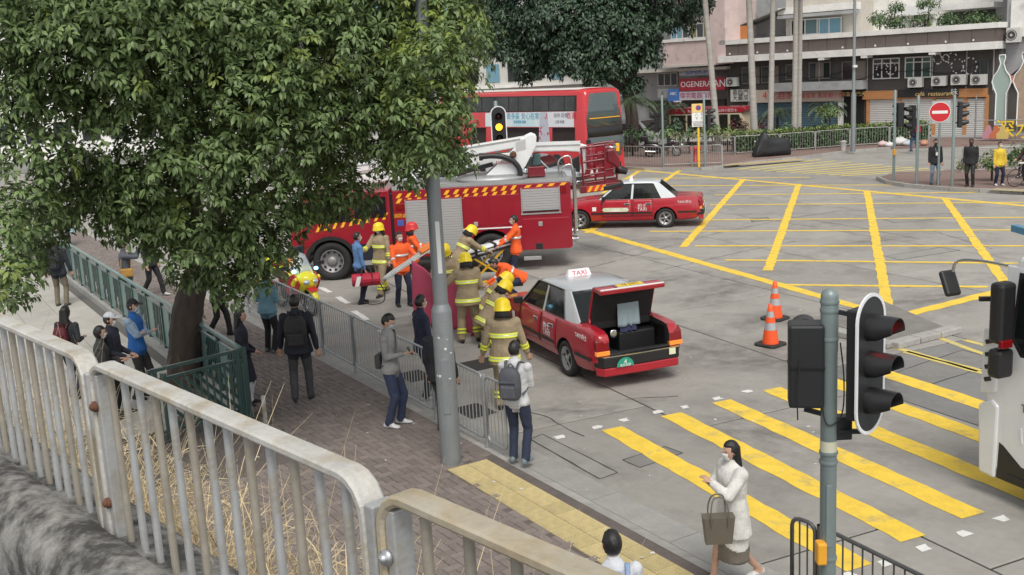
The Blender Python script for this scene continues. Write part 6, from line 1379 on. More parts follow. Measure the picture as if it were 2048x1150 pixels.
def cycle(name,label,loc,rz,kind):
    o=thing(name,label,'motorcycle',loc,rz); 
    if kind=='amb':
        my=M('ambulance_yellow',(.80,.72,.02),.35,coat=.4); mr=M('ambulance_red_stripe',(.55,.03,.04),.4); mw_=M('lamp_cluster',(.55,.6,.65),.2,.4)
        moto_wheel(o,0,.31); moto_wheel(o,1.5,.31)
        shell(o,'front_fairing',my,[(1.62,.72,.86,.06),(1.55,.62,.98,.22),(1.40,.52,1.05,.30),(1.15,.45,1.02,.30),(.9,.40,.92,.24),(.75,.45,.8,.15)],1)
        for s_ in (-1,1): MB().prism([(1.55,.80),(1.30,.98),(1.02,.90),(.85,.55),(1.05,.42),(1.35,.55)],'y',s_*.245,s_*.275).build('side_stripe',mr,o,bevel=.01); MB().prism([(1.48,.86),(1.42,.92),(1.30,.86),(1.38,.74)],'y',s_*.26,s_*.32).build('cowl_wing',my,o,bevel=.02)
        shell(o,'front_mudguard',my,[(1.20,.50,.58,.05),(1.32,.58,.66,.09),(1.52,.60,.70,.10),(1.72,.48,.62,.09),(1.82,.36,.46,.05)],1); MB().prism([(1.25,.62),(1.5,.71),(1.74,.60),(1.5,.66)],'y',-.105,.105).build('mudguard_stripe',mr,o)
        shell(o,'tank',my,[(1.05,.7,.98,.14),(.85,.7,1.02,.19),(.65,.72,.95,.15),(.55,.72,.88,.1)],1); shell(o,'seat',blackp,[(.62,.72,.86,.14),(.35,.7,.84,.18),(.0,.72,.88,.18),(-.15,.75,.9,.14)],1)
        for s_ in (-1,1):
            pb_=shell(o,'pannier',my,[(-.45,.45,.72,.12),(-.35,.38,.80,.18),(.05,.38,.80,.18),(.15,.46,.74,.1)],1); pb_.location.y=s_*.36; MB().box(-.44,s_*.36-.19,.54,.14,s_*.36+.19,.66).build('pannier_stripe',mr,o,bevel=.02)
        MB().box(-.50,-.25,.88,-.02,.25,1.22).build('top_box',my,o,bevel=.05); MB().box(-.51,-.255,.98,-.01,.255,1.08).build('top_box_stripe',mr,o,bevel=.02); MB().tube([(-.45,-.22,.9),(-.48,-.22,1.7)],.02,8).build('beacon_mast',blackp,o); MB().lathe([(.05,0),(.05,.08),(.02,.1)],12,T=Matrix.Translation((-.48,-.22,1.7))).build('beacon',M('beacon_blue',(.15,.5,.9),.2,emit=.6),o)
        v=[];f=[]
        for i in range(9):
            for j in range(6):
                a=R(-60+15*i); h=j/5; rr=.26-.05*h; v.append((1.42-.26+rr*math.cos(a)-.22*h,rr*1.05*math.sin(a),.98+.46*h-.10*abs(math.sin(a))*h))
        for i in range(8):
            for j in range(5): f.append((i*6+j,(i+1)*6+j,(i+1)*6+j+1,i*6+j+1))
        ws=MB().add(v,f,0,True).build('windscreen',M('clear_screen',(.6,.66,.7),.05,alpha=.45),o); ws.modifiers.new('s','SOLIDIFY').thickness=.005
        MB().prism([(1.45,.93),(1.22,1.13),(1.19,1.12),(1.40,.90)],'y',-.17,.17).build('screen_panel',my,o)
        for s_ in (-1,1): MB().ball((1.58,s_*.10,.80),(.06,.09,.06)).build('headlight',mw_,o); MB().tube([(1.2,0,1.02),(1.1,s_*.2,1.08),(.98,s_*.38,1.05)],.014,6).build('handlebar',blackp,o); MB().bar((1.3,s_*.25,1.02),(1.25,s_*.42,1.12),.015,.015).cbox((1.24,s_*.46,1.14),(.04,.16,.09)).build('mirror',blackp,o,bevel=.01); MB().ball((1.35,s_*.28,1.05),(.05,.05,.04)).build('strobe',M('strobe_blue',(.25,.7,1.),.2,emit=3.),o)
        MB().bar((1.45,.1,.9),(1.5,.1,.31),.04,.04).build('fork_leg',blackp,o); MB().bar((1.45,-.1,.9),(1.5,-.1,.31),.04,.04).build('fork_leg',blackp,o); shell(o,'engine',blackp,[(.3,.3,.6,.15),(.6,.2,.65,.22),(.95,.25,.6,.18),(1.1,.35,.55,.1)],1)
        MB().tube([(.6,-.2,.28),(.0,-.24,.32),(-.35,-.26,.40)],[.03,.05,.055],10).build('exhaust',chrome,o); MB().tube([(.55,.15,.3),(.5,.32,.02)],.014,6).build('side_stand',blackp,o)
    else:
        dk=M('scooter_black',(.015,.015,.017),.3,coat=.5); moto_wheel(o,0,.26); moto_wheel(o,1.45,.27)
        shell(o,'rear_body',dk,[(-.35,.6,.75,.08),(-.15,.42,.82,.18),(.25,.35,.82,.2),(.55,.3,.7,.18),(.75,.25,.4,.15)],1); shell(o,'seat',blackp,[(-.3,.78,.9,.14),(.1,.76,.88,.18),(.45,.70,.82,.14)],1)
        shell(o,'front_shield',dk,[(.8,.3,.5,.16),(.95,.35,.85,.2),(1.15,.55,1.05,.22),(1.35,.65,.95,.14)],1); shell(o,'front_mudguard',dk,[(1.2,.42,.5,.05),(1.4,.5,.6,.08),(1.7,.36,.46,.05)],1); MB().ball((1.36,0,.82),(.06,.14,.07)).build('headlight',chrome,o)
        MB().box(-.5,-.2,.88,-.1,.2,1.2).build('top_box',dk,o,bevel=.07); a=[Vector(p) for p in ((1.2,-.18,1.02),(1.2,.18,1.02),(.98,.14,1.42),(.98,-.14,1.42))]; w_=MB().add(a,[(0,1,2,3)]).build('windscreen',_mc['clear_screen'],o); w_.modifiers.new('s','SOLIDIFY').thickness=.006
        for s_ in (-1,1): MB().tube([(1.1,0,1.02),(1.0,s_*.3,1.06)],.014,6).build('handlebar',blackp,o); MB().tube([(1.15,s_*.08,.8),(1.45,s_*.09,.27)],.025,8).build('fork_leg',chrome,o)
        MB().tube([(.3,-.2,.3),(-.25,-.24,.34)],.055,10).build('exhaust',chrome,o); shell(o,'engine',blackp,[(-.1,.2,.4,.1),(.3,.15,.45,.14),(.6,.2,.4,.1)])
    return o
p=g(585,622,0); d=(g(632,655,0)-g(575,610,0)); d.z=0
cycle('ambulance_motorcycle','yellow and red ambulance motorcycle parked by the guard railing',(p.x-.35,p.y+.55,0),R(-52),'amb')
p=g(1306,314,.12); cycle('scooter','black scooter with top box parked by the far railing',(p.x-.15,p.y,.12),R(-14),'sc')
# motorbike under a cover
p=g(1545,312,.12); CV=thing('covered_motorcycle','motorcycle wrapped in a black cover beside the hedge','motorcycle',p,R(192))
rv=random.Random(6); pr_=[(-1.0,.0,.55,.10),(-.95,.0,.80,.22),(-.6,.0,.95,.26),(-.15,.0,.92,.28),(.2,.0,1.0,.30),(.42,.0,1.28,.33),(.52,.0,1.36,.30),(.66,.0,1.2,.24),(.85,.0,.75,.22),(1.0,.0,.45,.24),(1.06,.0,.2,.20)]
rgs=[]
for x,z0,z1,w in pr_:
    row=[]
    for k in range(20):
        a=2*math.pi*k/20; yy=w*math.copysign(abs(math.cos(a))**.7,math.cos(a)); zz=(z0+z1)/2+(z1-z0)/2*math.copysign(abs(math.sin(a))**.8,math.sin(a)); fl=1+.25*max(0,1-zz/.45); row.append(Vector((x+rv.gauss(0,.02),yy*fl*(1+rv.gauss(0,.07)),max(0,zz+rv.gauss(0,.012)))))
    rgs.append(row)
MB().loft(rgs,0,True).build('cover',M('cover_black',(.016,.017,.019),.45,bump=.5,bs=9),CV,sub=1); MB().cbox((.82,-.34,.8),(.08,.02,.06)).build('cover_badge',txt_w,CV); MB().bar((.7,-.36,1.0),(.2,-.44,.9),.02,.05).build('strap',blackp,CV)
# rubbish by the hedge
for u,v,s_,lab,cl in ((1765,293,.2,'pink and white bundle lying by the hedge railing',(.6,.45,.46)),(1778,294,.18,'white plastic bag lying by the hedge railing',(.62,.6,.6)),(1800,291,.3,'large white plastic bag heaped by the hedge',(.58,.58,.57)),(1815,292,.2,'pale grey bag next to the large white bag',(.45,.47,.5)),(1848,291,.18,'orange toned bag at the end of the hedge',(.45,.22,.14))):
    p=g(u,v,.12); o=thing('rubbish_bag',lab,'bag',p,0,'bags dumped by the hedge'); m=MB().ball((0,0,s_*.7),(s_*1.3,s_,s_*.75),n=14,m=9); rr=random.Random(u); m.v=[(x*(1+rr.gauss(0,.1)),y*(1+rr.gauss(0,.1)),max(0,z*(1+rr.gauss(0,.1)))) for x,y,z in m.v]; m.build('bag',M('bag_%d'%u,cl,.6,bump=.4,bs=12),o); MB().lathe([(.02,0),(.05,.06),(.03,.08)],8,T=Matrix.Translation((0,0,s_*1.35))).build('knot',M('bag_%d'%u,cl,.6),o)
p=g(1699,300,.12); o=thing('litter_bin','small pale bin at the foot of the slim lamp post','bin',p+Vector((-.3,.1,0))); MB().lathe([(.13,0),(.15,.45),(.16,.46)],14).build('bin_body',acw,o); MB().lathe([(.165,.46),(.165,.49),(.05,.52)],14).build('lid',acw,o)
# bicycle at the right edge
p=g(2030,374,.12); BI=thing('bicycle','black bicycle with a pale saddle at the corner kerb','bicycle',p,R(8))
for x in (0,1.02):
    wh=obj('wheel',None,BI,(x,0,.33)); T=Matrix.Rotation(R(90),4,'X'); MB().lathe([(.315,-.018),(.33,0),(.315,.018),(.30,0),(.315,-.018)],28,T=T,cap=False).build('tyre',rubber,wh)
    m=MB()
    for k in range(14): a=2*math.pi*k/14; m.tube([(0,0,0),(.3*math.cos(a),0,.3*math.sin(a))],.003,4)
    m.build('spokes',chrome,wh)
for a,b in (((0,0,.33),(.42,0,.30)),((.42,0,.30),(.28,0,.82)),((.28,0,.82),(0,0,.33)),((.42,0,.30),(.88,0,.78)),((.30,0,.76),(.88,0,.80)),((.86,0,.92),(1.02,0,.33))): MB().tube([a,b],.016,8).build('frame_tube',blackp,BI)
MB().cbox((.24,0,.86),(.26,.14,.06)).build('saddle',acw,BI,bevel=.02); MB().tube([(.86,-.28,1.0),(.86,0,.95),(.86,.28,1.0)],.013,6).build('handlebar',blackp,BI); MB().cbox((-.05,0,.74),(.36,.14,.02)).build('rack',chrome,BI); MB().lathe([(.09,-.01),(.09,.01)],16,T=Matrix.Translation((.42,-.05,.30))@Matrix.Rotation(R(90),4,'X')).build('chainring',blackp,BI)
# ================================================================ PEOPLE
_cm={}
def cloth(c,rough=.85):
    k='cloth_%02x%02x%02x'%tuple(int(min(.999,x)*255) for x in c)
    return M(k,c,rough,var=.18,vs=6,bump=1.,bs=8)
SKIN=M('skin',(.46,.28,.20),.55,var=.05,vs=8); SKIND=M('dark_skin',(.10,.055,.04),.5); HAIR=M('black_hair',(.012,.011,.011),.4,bump=.4,bs=60,stretch=(1,1,.3)); EYE=M('eye_dark',(.02,.015,.012),.2)
MASKB=M('mask_blue',(.38,.53,.62),.8); MASKW=M('mask_white',(.66,.68,.68),.8); MASKK=M('mask_black',(.02,.02,.02),.8)
FY=M('reflective_lime',(.70,.75,.06),.5,emit=.0); FS=M('reflective_silver',(.55,.56,.54),.35,.3)
FOLD=bpy.data.textures.new('cloth_folds','CLOUDS'); FOLD.noise_scale=.12; FOLD.noise_depth=1
def ik(a,t,l1,l2,pole):
    d=t-a; L=min(d.length,(l1+l2)*.995); L=max(L,abs(l1-l2)+.02); d=d.normalized(); t=a+d*L
    x=(l1*l1-l2*l2+L*L)/(2*L); h=math.sqrt(max(0,l1*l1-x*x)); p=Vector(pole); p=(p-d*p.dot(d)).normalized(); return a+d*x+p*h, t
def head_grid(fn,n=22,m=16):
    rings=[]
    for i in range(m+1):
        th=math.pi*i/m; th=min(max(th,.06),math.pi-.06); row=[]
        for k in range(n):
            ph=2*math.pi*k/n; d=Vector((math.sin(th)*math.cos(ph),math.sin(th)*math.sin(ph),-math.cos(th))); row.append(fn(d))
        rings.append(row)
    return rings
def headpt(d,sc=1.):
    x,y,z=d; r=Vector((.098*x,.076*y,.118*z))
    if z<0: r.y*=1+.22*z; r.x*=1+.10*z if x>0 else 1+.25*z
    if z<-.2 and x>.3: r.x+=.012*(-z)
    if x>0:
        w=math.exp(-(y/.16)**2)
        r.x+=w*(.024*math.exp(-((z+.12)/.16)**2)+.006*math.exp(-((z+.5)/.12)**2)+.008*math.exp(-((z-.22)/.10)**2))   # nose, lips, brow
        r.x-=.012*math.exp(-((abs(y)-.38)/.16)**2-((z-.05)/.13)**2)                                            # eye sockets
    return r*sc
def stand(label,pos,face,H=1.70,top=(.1,.1,.1),bottom=(.03,.035,.05),shoe=(.04,.04,.04),skin=None,hair='short',mask=None,helmet=None,bulk=1.,feet=((.05,.11),(-.05,-.11)),hands=((.08,.24,.80),(.08,-.24,.80)),lean=0.,twist=0.,hip=None,hipx=0.,head=(0,0),hem=.80,skirt=None,sleeve=True,socks=None,stripes=False,cap=None,vest=None,footz=(0,0),cat='person',group=None,apole=(-1,.5,-.5),name='person',hood=False,collar=None,kneel=False,hand_open=.5,lb=1.1):
    s=H/1.72; skin=skin or SKIN; mt=[skin,cloth(top),cloth(bottom),cloth(shoe,.6),EYE,HAIR,cloth(socks) if socks else cloth(bottom),cloth(vest) if vest else cloth(top)]
    th=thing(name,label,cat,pos,face,group); th.scale=(s,s,s)
    hz_=hip if hip is not None else .91
    Hc=Vector((hipx,0,hz_)); RL=Matrix.Rotation(lean,3,'Y')@Matrix.Identity(3); RT=RL@Matrix.Rotation(twist,3,'Z')
    U=lambda p:Hc+RT@(Vector(p)-Vector((0,0,.91)))          # upper-body point from standing coordinates
    segs=[]   # (p0,r0,p1,r1,mat)
    mb=MB()
    def ringE(c,R3,hy,hx,n=16): return [c+R3@Vector((hx*math.cos(a),hy*math.sin(a),0)) for a in [2*math.pi*k/n for k in range(n)]]
    b=bulk; I3=Matrix.Identity(3)
    st=[(.80,.150*b if hem<.82 else .14,.108,0,.5),(.84,.165,.115,0,.5),(.92,.172,.118,.0,.5),(1.02,.158*(.5+.5*b),.110*(.5+.5*b),.0,1),(1.12,.155*b,.108*b,.0,1),(1.24,.172*b,.118*b,.005,1),(1.34,.178*b,.116*b,.0,1),(1.41,.155*b,.092*b,-.008,1),(1.455,.085,.072,-.012,1),(1.49,.058,.060,-.008,1),(1.54,.055,.058,.0,1)]
    rings=[]
    for z,hy,hx,xo,fl in st:
        R3=RT if z>.95 else (I3 if z<.90 else RL); c=U((xo,0,z)) if z>=.9 else Hc+Vector((xo,0,z-.91)); rings.append(ringE(c,R3,hy,hx))
    mb.loft(rings,0,True)
    if not skirt or True:
        # jacket hem: a slightly flared skirt over the hips
        if hem<.97:
            mb.loft([ringE(U((0,0,z)),RT,hy,hx) for z,hy,hx in ((hem,.180*b+.012+.10*max(0,.74-hem),.128*b+.012+.16*max(0,.74-hem)),(hem+.05,.182*b+.008+.08*max(0,.74-hem),.128*b+.008+.12*max(0,.74-hem)),(.98,.168*b,.118*b),(1.08,.15*b,.10*b))],0,True)
    if collar or hood: mb.loft([ringE(U((-.02,0,z)),RT,hy,hx) for z,hy,hx in ((1.40,.11,.10),(1.45,.10,.095),(1.49,.075,.08))],0,True)
    for z0,z1 in ((.86,1.0),(1.0,1.12),(1.12,1.25),(1.25,1.36),(1.36,1.44)): segs.append((U((0,0,z0)),.13*b,U((0,0,z1)),.13*b,7 if vest else 1))
    segs.append((U((0,.12,1.36)),.06,U((0,-.12,1.36)),.06,7 if vest else 1))
    segs.append((U((0,.06,hem+.05)),.125*b,U((0,-.06,hem+.05)),.125*b,7 if vest else 1)) if hem<.97 else None
    if hem<.76:
        for yy in (-.08,.08): segs.append((U((0,yy,hem+.01)),.135*b,U((0,yy,.95)),.12*b,1))
    segs.append((Hc+Vector((0,.07,-.07)),.10,Hc+Vector((0,-.07,-.07)),.10,2))
    segs.append((U((-.01,0,1.475)),.055,U((0,0,1.56)),.05,0))
    wr=[];fd=[]
    for i,sd in enumerate((1,-1)):
        sh=U((-.005,sd*(.165+.02*b),1.385)); t=Vector(hands[i]); el,w=ik(sh,t,.285,.255,(apole[0],apole[1]*sd,apole[2]))
        ra=.050*b+.004; sleeve_m=1 if sleeve else 0
        mb.ball(sh,(.066*b,.066*b,.066*b),n=12,m=8); mb.tube([sh,sh.lerp(el,.5),el],[.060*b,.054*b,.046*b],12); mb.ball(el,.047*b,n=10,m=6); mb.tube([el,el.lerp(w,.4),w.lerp(el,.04)],[.046*b,.044*b,.036*b],12)
        mb.tube([w.lerp(el,.25),w+(w-el).normalized()*.02],[.026,.025],10)
        segs.append((sh,.06*b,el,.048*b,1)); segs.append((el,.046*b,w.lerp(el,.06),.036*b,sleeve_m)); segs.append((w.lerp(el,.02),.024,w+(w-el).normalized()*.05,.024,0)); wr.append((w,(w-el).normalized(),el))
        # legs
        hp=Hc+Vector((0,sd*.088,-.03)); f=feet[i]; an=Vector((f[0],f[1],.085+footz[i])); kn,an=ik(hp,an,.42,.405,(1,sd*.12 if not kneel else sd*.4,.25 if not kneel else .6))
        tb=1.0 if not skirt else .8
        tb*=lb if not skirt else 1; mb.tube([hp,hp.lerp(kn,.5),kn],[.088*tb,.078*tb,.062*tb],12); mb.ball(kn,.062*tb,n=10,m=6); lm=2
        if skirt: mb.tube([kn,kn.lerp(an,.35),an],[.050,.052,.036],12)
        else: mb.tube([kn,kn.lerp(an,.4),an+Vector((0,0,-.02))],[.062*lb,.060*lb,.055*lb],12)
        segs.append((hp,.085,kn,.06,2)); segs.append((kn,.06,an+Vector((0,0,-.01)),.052,(6 if socks else 0) if skirt else 2))
        toe=f[2] if len(f)>2 else sd*.12; dv=Vector((math.cos(toe),math.sin(toe),0)); sdv=Vector((-dv.y,dv.x,0)); zz=footz[i]; pz=an.z-.085
        fr=[]
        for x,w_,h in ((-.085,.030,.07),(-.05,.042,.095),(.03,.045,.085),(.10,.050,.060),(.155,.044,.048),(.185,.022,.03)):
            c=Vector((an.x,an.y,pz))+dv*x+Vector((0,0,-.35*max(0,zz)*x)); fr.append([c+sdv*(w_*math.cos(a))+Vector((0,0,h/2+h/2*math.sin(a))) for a in [2*math.pi*k/10 for k in range(10)]])
        mb.loft(fr,0,True); segs.append((fr[0][0].lerp(fr[0][5],.5),.04,fr[-1][0].lerp(fr[-1][5],.5),.03,3)); segs.append((an+Vector((0,0,-.03)),.035,an+dv*.05+Vector((0,0,-.05)),.04,3))
    if skirt:
        mb.loft([ringE(Hc+Vector((0,0,z-.91)),I3,hy,hx) for z,hy,hx in ((skirt,.22,.19),(skirt+.02,.225,.195),(.75,.19,.15),(.95,.16,.11))],0,True); segs.append((Hc+Vector((0,0,skirt-.91+.02)),.19,Hc+Vector((0,0,-.02)),.15,2))
    o=mb.build('body',mt,th); rm=o.modifiers.new('r','REMESH'); rm.mode='VOXEL'; rm.voxel_size=.015; sm=o.modifiers.new('s','SMOOTH'); sm.factor=.5; sm.iterations=3; dp_=o.modifiers.new('d','DISPLACE'); dp_.texture=FOLD; dp_.strength=.015; dp_.mid_level=.5; dp_.texture_coords='LOCAL'
    o.parent=None; o.matrix_world=Matrix.Identity(4); applied(o); me=o.data
    n=len(me.polygons); C=np.empty(n*3); me.polygons.foreach_get('center',C); C=C.reshape(-1,3); best=np.full(n,9.); mi=np.zeros(n,np.int32)
    for p0,r0,p1,r1,m_ in segs:
        a=np.array(p0);d=np.array(p1-p0);L=d@d+1e-9; t=np.clip((C-a)@d/L,0,1); ds=np.linalg.norm(C-a-t[:,None]*d,axis=1)-(r0+(r1-r0)*t); k=ds<best; best[k]=ds[k]; mi[k]=m_
    # head, face, ears, eyes and hands joined to the body surface
    hm=MB(); Hd=U((.015,0,1.615)); RH=RT@Matrix.Rotation(head[0],3,'Z')@Matrix.Rotation(head[1],3,'Y')
    hm.loft([[Hd+RH@headpt(d) for d in row] for row in head_grid(lambda d:d)],0,True,True)
    for sd in (1,-1):
        hm.ball(Hd+RH@Vector((-.005,sd*.074,-.005)),(.016,.009,.028),0,8,6,RH.to_4x4()); hm.ball(Hd+RH@Vector((.079,sd*.030,.010)),(.010,.015,.008),4,8,6,RH.to_4x4())
    hm.ball(Hd+RH@Vector((.093,0,-.058)),(.008,.024,.006),0,8,4,RH.to_4x4())
    for i,sd in enumerate((1,-1)):
        w,d,el=wr[i]; up=Vector((0,0,1)) if abs(d.z)<.8 else Vector((1,0,0)); sx_=d.cross(up).normalized()*sd; nn=sx_.cross(d).normalized()
        pr_=[w+d*x for x in (0,.03,.07,.095)]; hm.loft([[p+sx_*(wd*math.cos(a))+nn*(.014*math.sin(a)) for a in [2*math.pi*k/10 for k in range(10)]] for p,wd in zip(pr_,(.024,.036,.042,.036))],0,True)
        for k,(off,L) in enumerate(((-.030,.062),(-.010,.074),(.011,.070),(.031,.054))):
            b0=w+d*.09+sx_*off; c=hand_open; q1=b0+d*(L*.5)-nn*(L*.16*c*sd*sd); q2=q1+d*(L*.36*(1-.6*c))-nn*(L*.5*c); hm.tube([b0,q1,q2],[.0095,.0088,.007],6)
        tb_=w+d*.03-sx_*.034; hm.tube([tb_,tb_-sx_*.022+d*.028-nn*.01,tb_-sx_*.016+d*.055-nn*.022],[.011,.010,.008],6)
    m2=hm.mesh('h',mt); bm=bmesh.new(); bm.from_mesh(me); bm.from_mesh(m2); bm.to_mesh(me); bm.free(); bpy.data.meshes.remove(m2)
    ix=np.empty(len(me.polygons),np.int32); me.polygons.foreach_get('material_index',ix); me.materials.clear()
    for m_ in mt: me.materials.append(m_)
    ix[:n]=mi; me.polygons.foreach_set('material_index',ix); me.polygons.foreach_set('use_smooth',np.ones(len(me.polygons),bool)); me.update()
    o.parent=th; o.matrix_parent_inverse=Matrix.Identity(4); o.matrix_basis=Matrix.Identity(4); o.name='body'
    def hshell(name,mat,region,out,inn=.93,zs=0.):
        return MB().loft([[Hd+RH@(headpt(d,out if region(d) else inn)) for d in row] for row in head_grid(lambda d:d,26,20)],0,True,True).build(name,mat,th)
    if hair in('short','bob','long') and not helmet:
        reg=(lambda d:d.z>(.52 if d.x>.35 else (.10 if d.x>-.15 else -.55))) if hair=='short' else (lambda d:d.z>.52 if d.x>.30 else (d.z>-.85 if d.x<.12 else d.z>.1))
        hr_=MB().loft([[Hd+RH@(headpt(d,(1.12 if hair!='short' else 1.10)+(.03*math.sin(d.y*23+d.x*17) if d.z>.2 else 0)) if reg(d) else headpt(d,.92)) for d in row] for row in head_grid(lambda d:d,28,20)],0,True,True).build('hair',HAIR,th)
        if hair=='long':
            rows=[]
            for z,hy,hx,xo in ((.05,.088,.06,-.045),(-.05,.095,.062,-.05),(-.14,.10,.05,-.07),(-.24,.10,.045,-.085),(-.33,.085,.03,-.09)): rows.append([Hd+RH@Vector((xo+hx*math.cos(a),hy*math.sin(a),z)) for a in [2*math.pi*k/14 for k in range(14)]])
            MB().loft(rows,0,True).build('hair_length',HAIR,th)
    if mask: hshell('face_mask',mask,lambda d:d.x>.28 and -.85<d.z<-.02 and abs(d.y)<.72,1.07,.9)
    if cap:
        cm_=cloth(cap); hshell('cap_crown',cm_,lambda d:d.z>.36,1.15,.9); pts=[]
        v=[Hd+RH@Vector((.06+.12*math.cos(a),.085*math.sin(a),.046-.018*math.cos(a)*1.)) for a in [R(-90+15*k) for k in range(13)]]; v2=[p+RH@Vector((0,0,.008)) for p in v]; MB().loft([v,v2],0,False).build('cap_peak',cm_,th)
        hshell('hair',HAIR,lambda d:d.x<.2 and -.5<d.z<.4,1.06,.9)
    if helmet:
        hm_=cloth(helmet,.35); T=Matrix.Translation(Hd)@RH.to_4x4(); k=MB()
        k.loft([[T@Vector((.128*sc*math.cos(a)*(1.08 if math.cos(a)<0 else 1),.112*sc*math.sin(a),z-(0.03 if math.cos(a)<-.3 and z<.03 else 0))) for a in [2*math.pi*q/24 for q in range(24)]] for sc,z in ((1.22,-.03),(1.18,.0),(1.10,.02),(1.08,.06),(.96,.10),(.72,.13),(.38,.147),(.05,.152))],0,True); ho=k.build('helmet',hm_,th)
        r_=[[T@Vector((.13*math.cos(a)*1.0-.0,y,.012+.143*math.sin(a))) for y in (-.012,.012)]+[T@Vector((.118*math.cos(a),y,.004+.13*math.sin(a))) for y in (.012,-.012)] for a in [R(20+140*q/10) for q in range(11)]]; MB().loft(r_,0,False).build('comb',hm_,ho)
        MB().loft([[T@Vector((x,y,z)) for y in (-.03,.03)]+[T@Vector((x-.006,y,z)) for y in (.03,-.03)] for x,z in ((.132,.03),(.126,.085))],0,False).build('badge',M('helmet_badge',(.05,.05,.05),.4),ho)
        if stripes:
            MB().loft([[T@Vector((-.02+hx*math.cos(a),hy*math.sin(a),z)) for a in [R(70+220*q/14) for q in range(15)]] for z,hy,hx in ((-.02,.10,.115),(-.10,.108,.115),(-.165,.12,.12))],0,True,False,False).build('neck_flap',M('neck_flap_black',(.015,.015,.016),.8),th).modifiers.new('s','SOLIDIFY').thickness=.012
    def band_torso(z,h,mat,k=1.):
        z0,z1=z-h/2,z+h/2; def_=lambda zz:(interp(zz,[(.75,.186*b+.012),(.98,.176*b),(1.12,.162*b),(1.24,.180*b),(1.34,.184*b)])*k,interp(zz,[(.75,.138*b+.01),(.98,.126*b),(1.12,.116*b),(1.24,.126*b),(1.34,.124*b)])*k)
        rr=[ringE(U((0,0,zz)),RT,*def_(zz),n=20) for zz in (z0,z1)]; ri=[ringE(U((0,0,zz)),RT,*[q*.95 for q in def_(zz)],n=20) for zz in (z1,z0)]; MB().loft(rr+ri+[rr[0]],0,True,False).build('reflective_stripe',mat,th)
    def band_limb(p,q,t,h,r,mat):
        d=(q-p).normalized(); c=p.lerp(q,t); MB().tube([c-d*h/2,c+d*h/2],r,14).build('reflective_stripe',mat,th)
    if stripes=='fire':
        for z in (1.20,.84): band_torso(z+.022,.028,FY,1.015); band_torso(z-.022,.028,FY,1.015); band_torso(z,.018,FS,1.012)
        for i,sd in enumerate((1,-1)):
            w,d,el=wr[i]
            for t in (.36,.56): band_limb(el,w,t,.03,.050*b,FY)
            f=feet[i]; hp=Hc+Vector((0,sd*.088,-.03)); kn,an=ik(hp,Vector((f[0],f[1],.085+footz[i])),.42,.405,(1,sd*.12 if not kneel else sd*.4,.25 if not kneel else .6))
            for t in (.55,.72): band_limb(kn,an,t,.034,.068*lb,FY)
    elif stripes=='medic':
        band_torso(1.20,.05,FS,1.015)
        for i in (0,1): w,d,el=wr[i]; band_limb(el,w,.15,.05,.052*b,FS)
    return th,(lambda p:th.matrix_basis@Vector(p)),dict(U=U,RT=RT,wr=wr,Hd=Hd,s=s)
def worldM(pos,face,s): return Matrix.Translation(pos)@Matrix.Rotation(face,4,'Z')@Matrix.Scale(s,4)
def backpack(label,pos,face,info,col,w=.30,h=.44,d=.17,strap=None):
    T=worldM(pos,face,info['s']); c=info['U']((-.13-d/2,0,1.20)); RT=info['RT'].to_4x4(); o=thing('backpack',label,'backpack',(T@c),0); o.matrix_basis=T@Matrix.Translation(c)@RT; m_=cloth(col,.7); ms=cloth(strap or col,.7)
    rg_=[]
    for z,sc in ((-h/2,.80),(-h/2+.04,.98),(0,1.02),(h/2-.10,.96),(h/2-.02,.72),(h/2,.4)): rg_.append([Vector((d/2*sc*math.copysign(abs(math.cos(a))**.6,math.cos(a)),w/2*sc*math.copysign(abs(math.sin(a))**.6,math.sin(a)),z)) for a in [2*math.pi*k/20 for k in range(20)]])
    MB().loft(rg_,0,True).build('main_bag',m_,o); MB().box(-d/2-.045,-w*.36,-h/2+.03,-d/2+.02,w*.36,-h*.02).build('front_pocket',m_,o,bevel=.025); MB().box(-d/2-.02,-w*.38,.02,-d/2+.03,w*.38,.05).build('zip_flap',ms,o,bevel=.008)
    MB().tube(smoothpts([(d/2-.02,-.05,h/2-.02),(d/2-.03,0,h/2+.04),(d/2-.02,.05,h/2-.02)],4),.009,6).build('grab_loop',ms,o)
    for sd in (1,-1): MB().tube(smoothpts([(d/2-.02,sd*.08,h/2-.04),(d/2+.06,sd*.10,h/2+.05),(d/2+.20,sd*.115,h/2-.03),(d/2+.245,sd*.12,h*.12),(d/2+.18,sd*.155,-h*.25),(d/2+.02,sd*.14,-h*.40)],4),.020,8,flat=.45).build('strap',ms,o)
    return o
def at(u,v,z=0.): p=g(u,v,z); return p
A=R
def P(label,pos,face,**k): 
    r_=stand(label,pos,A(face),**k); return r_[2]
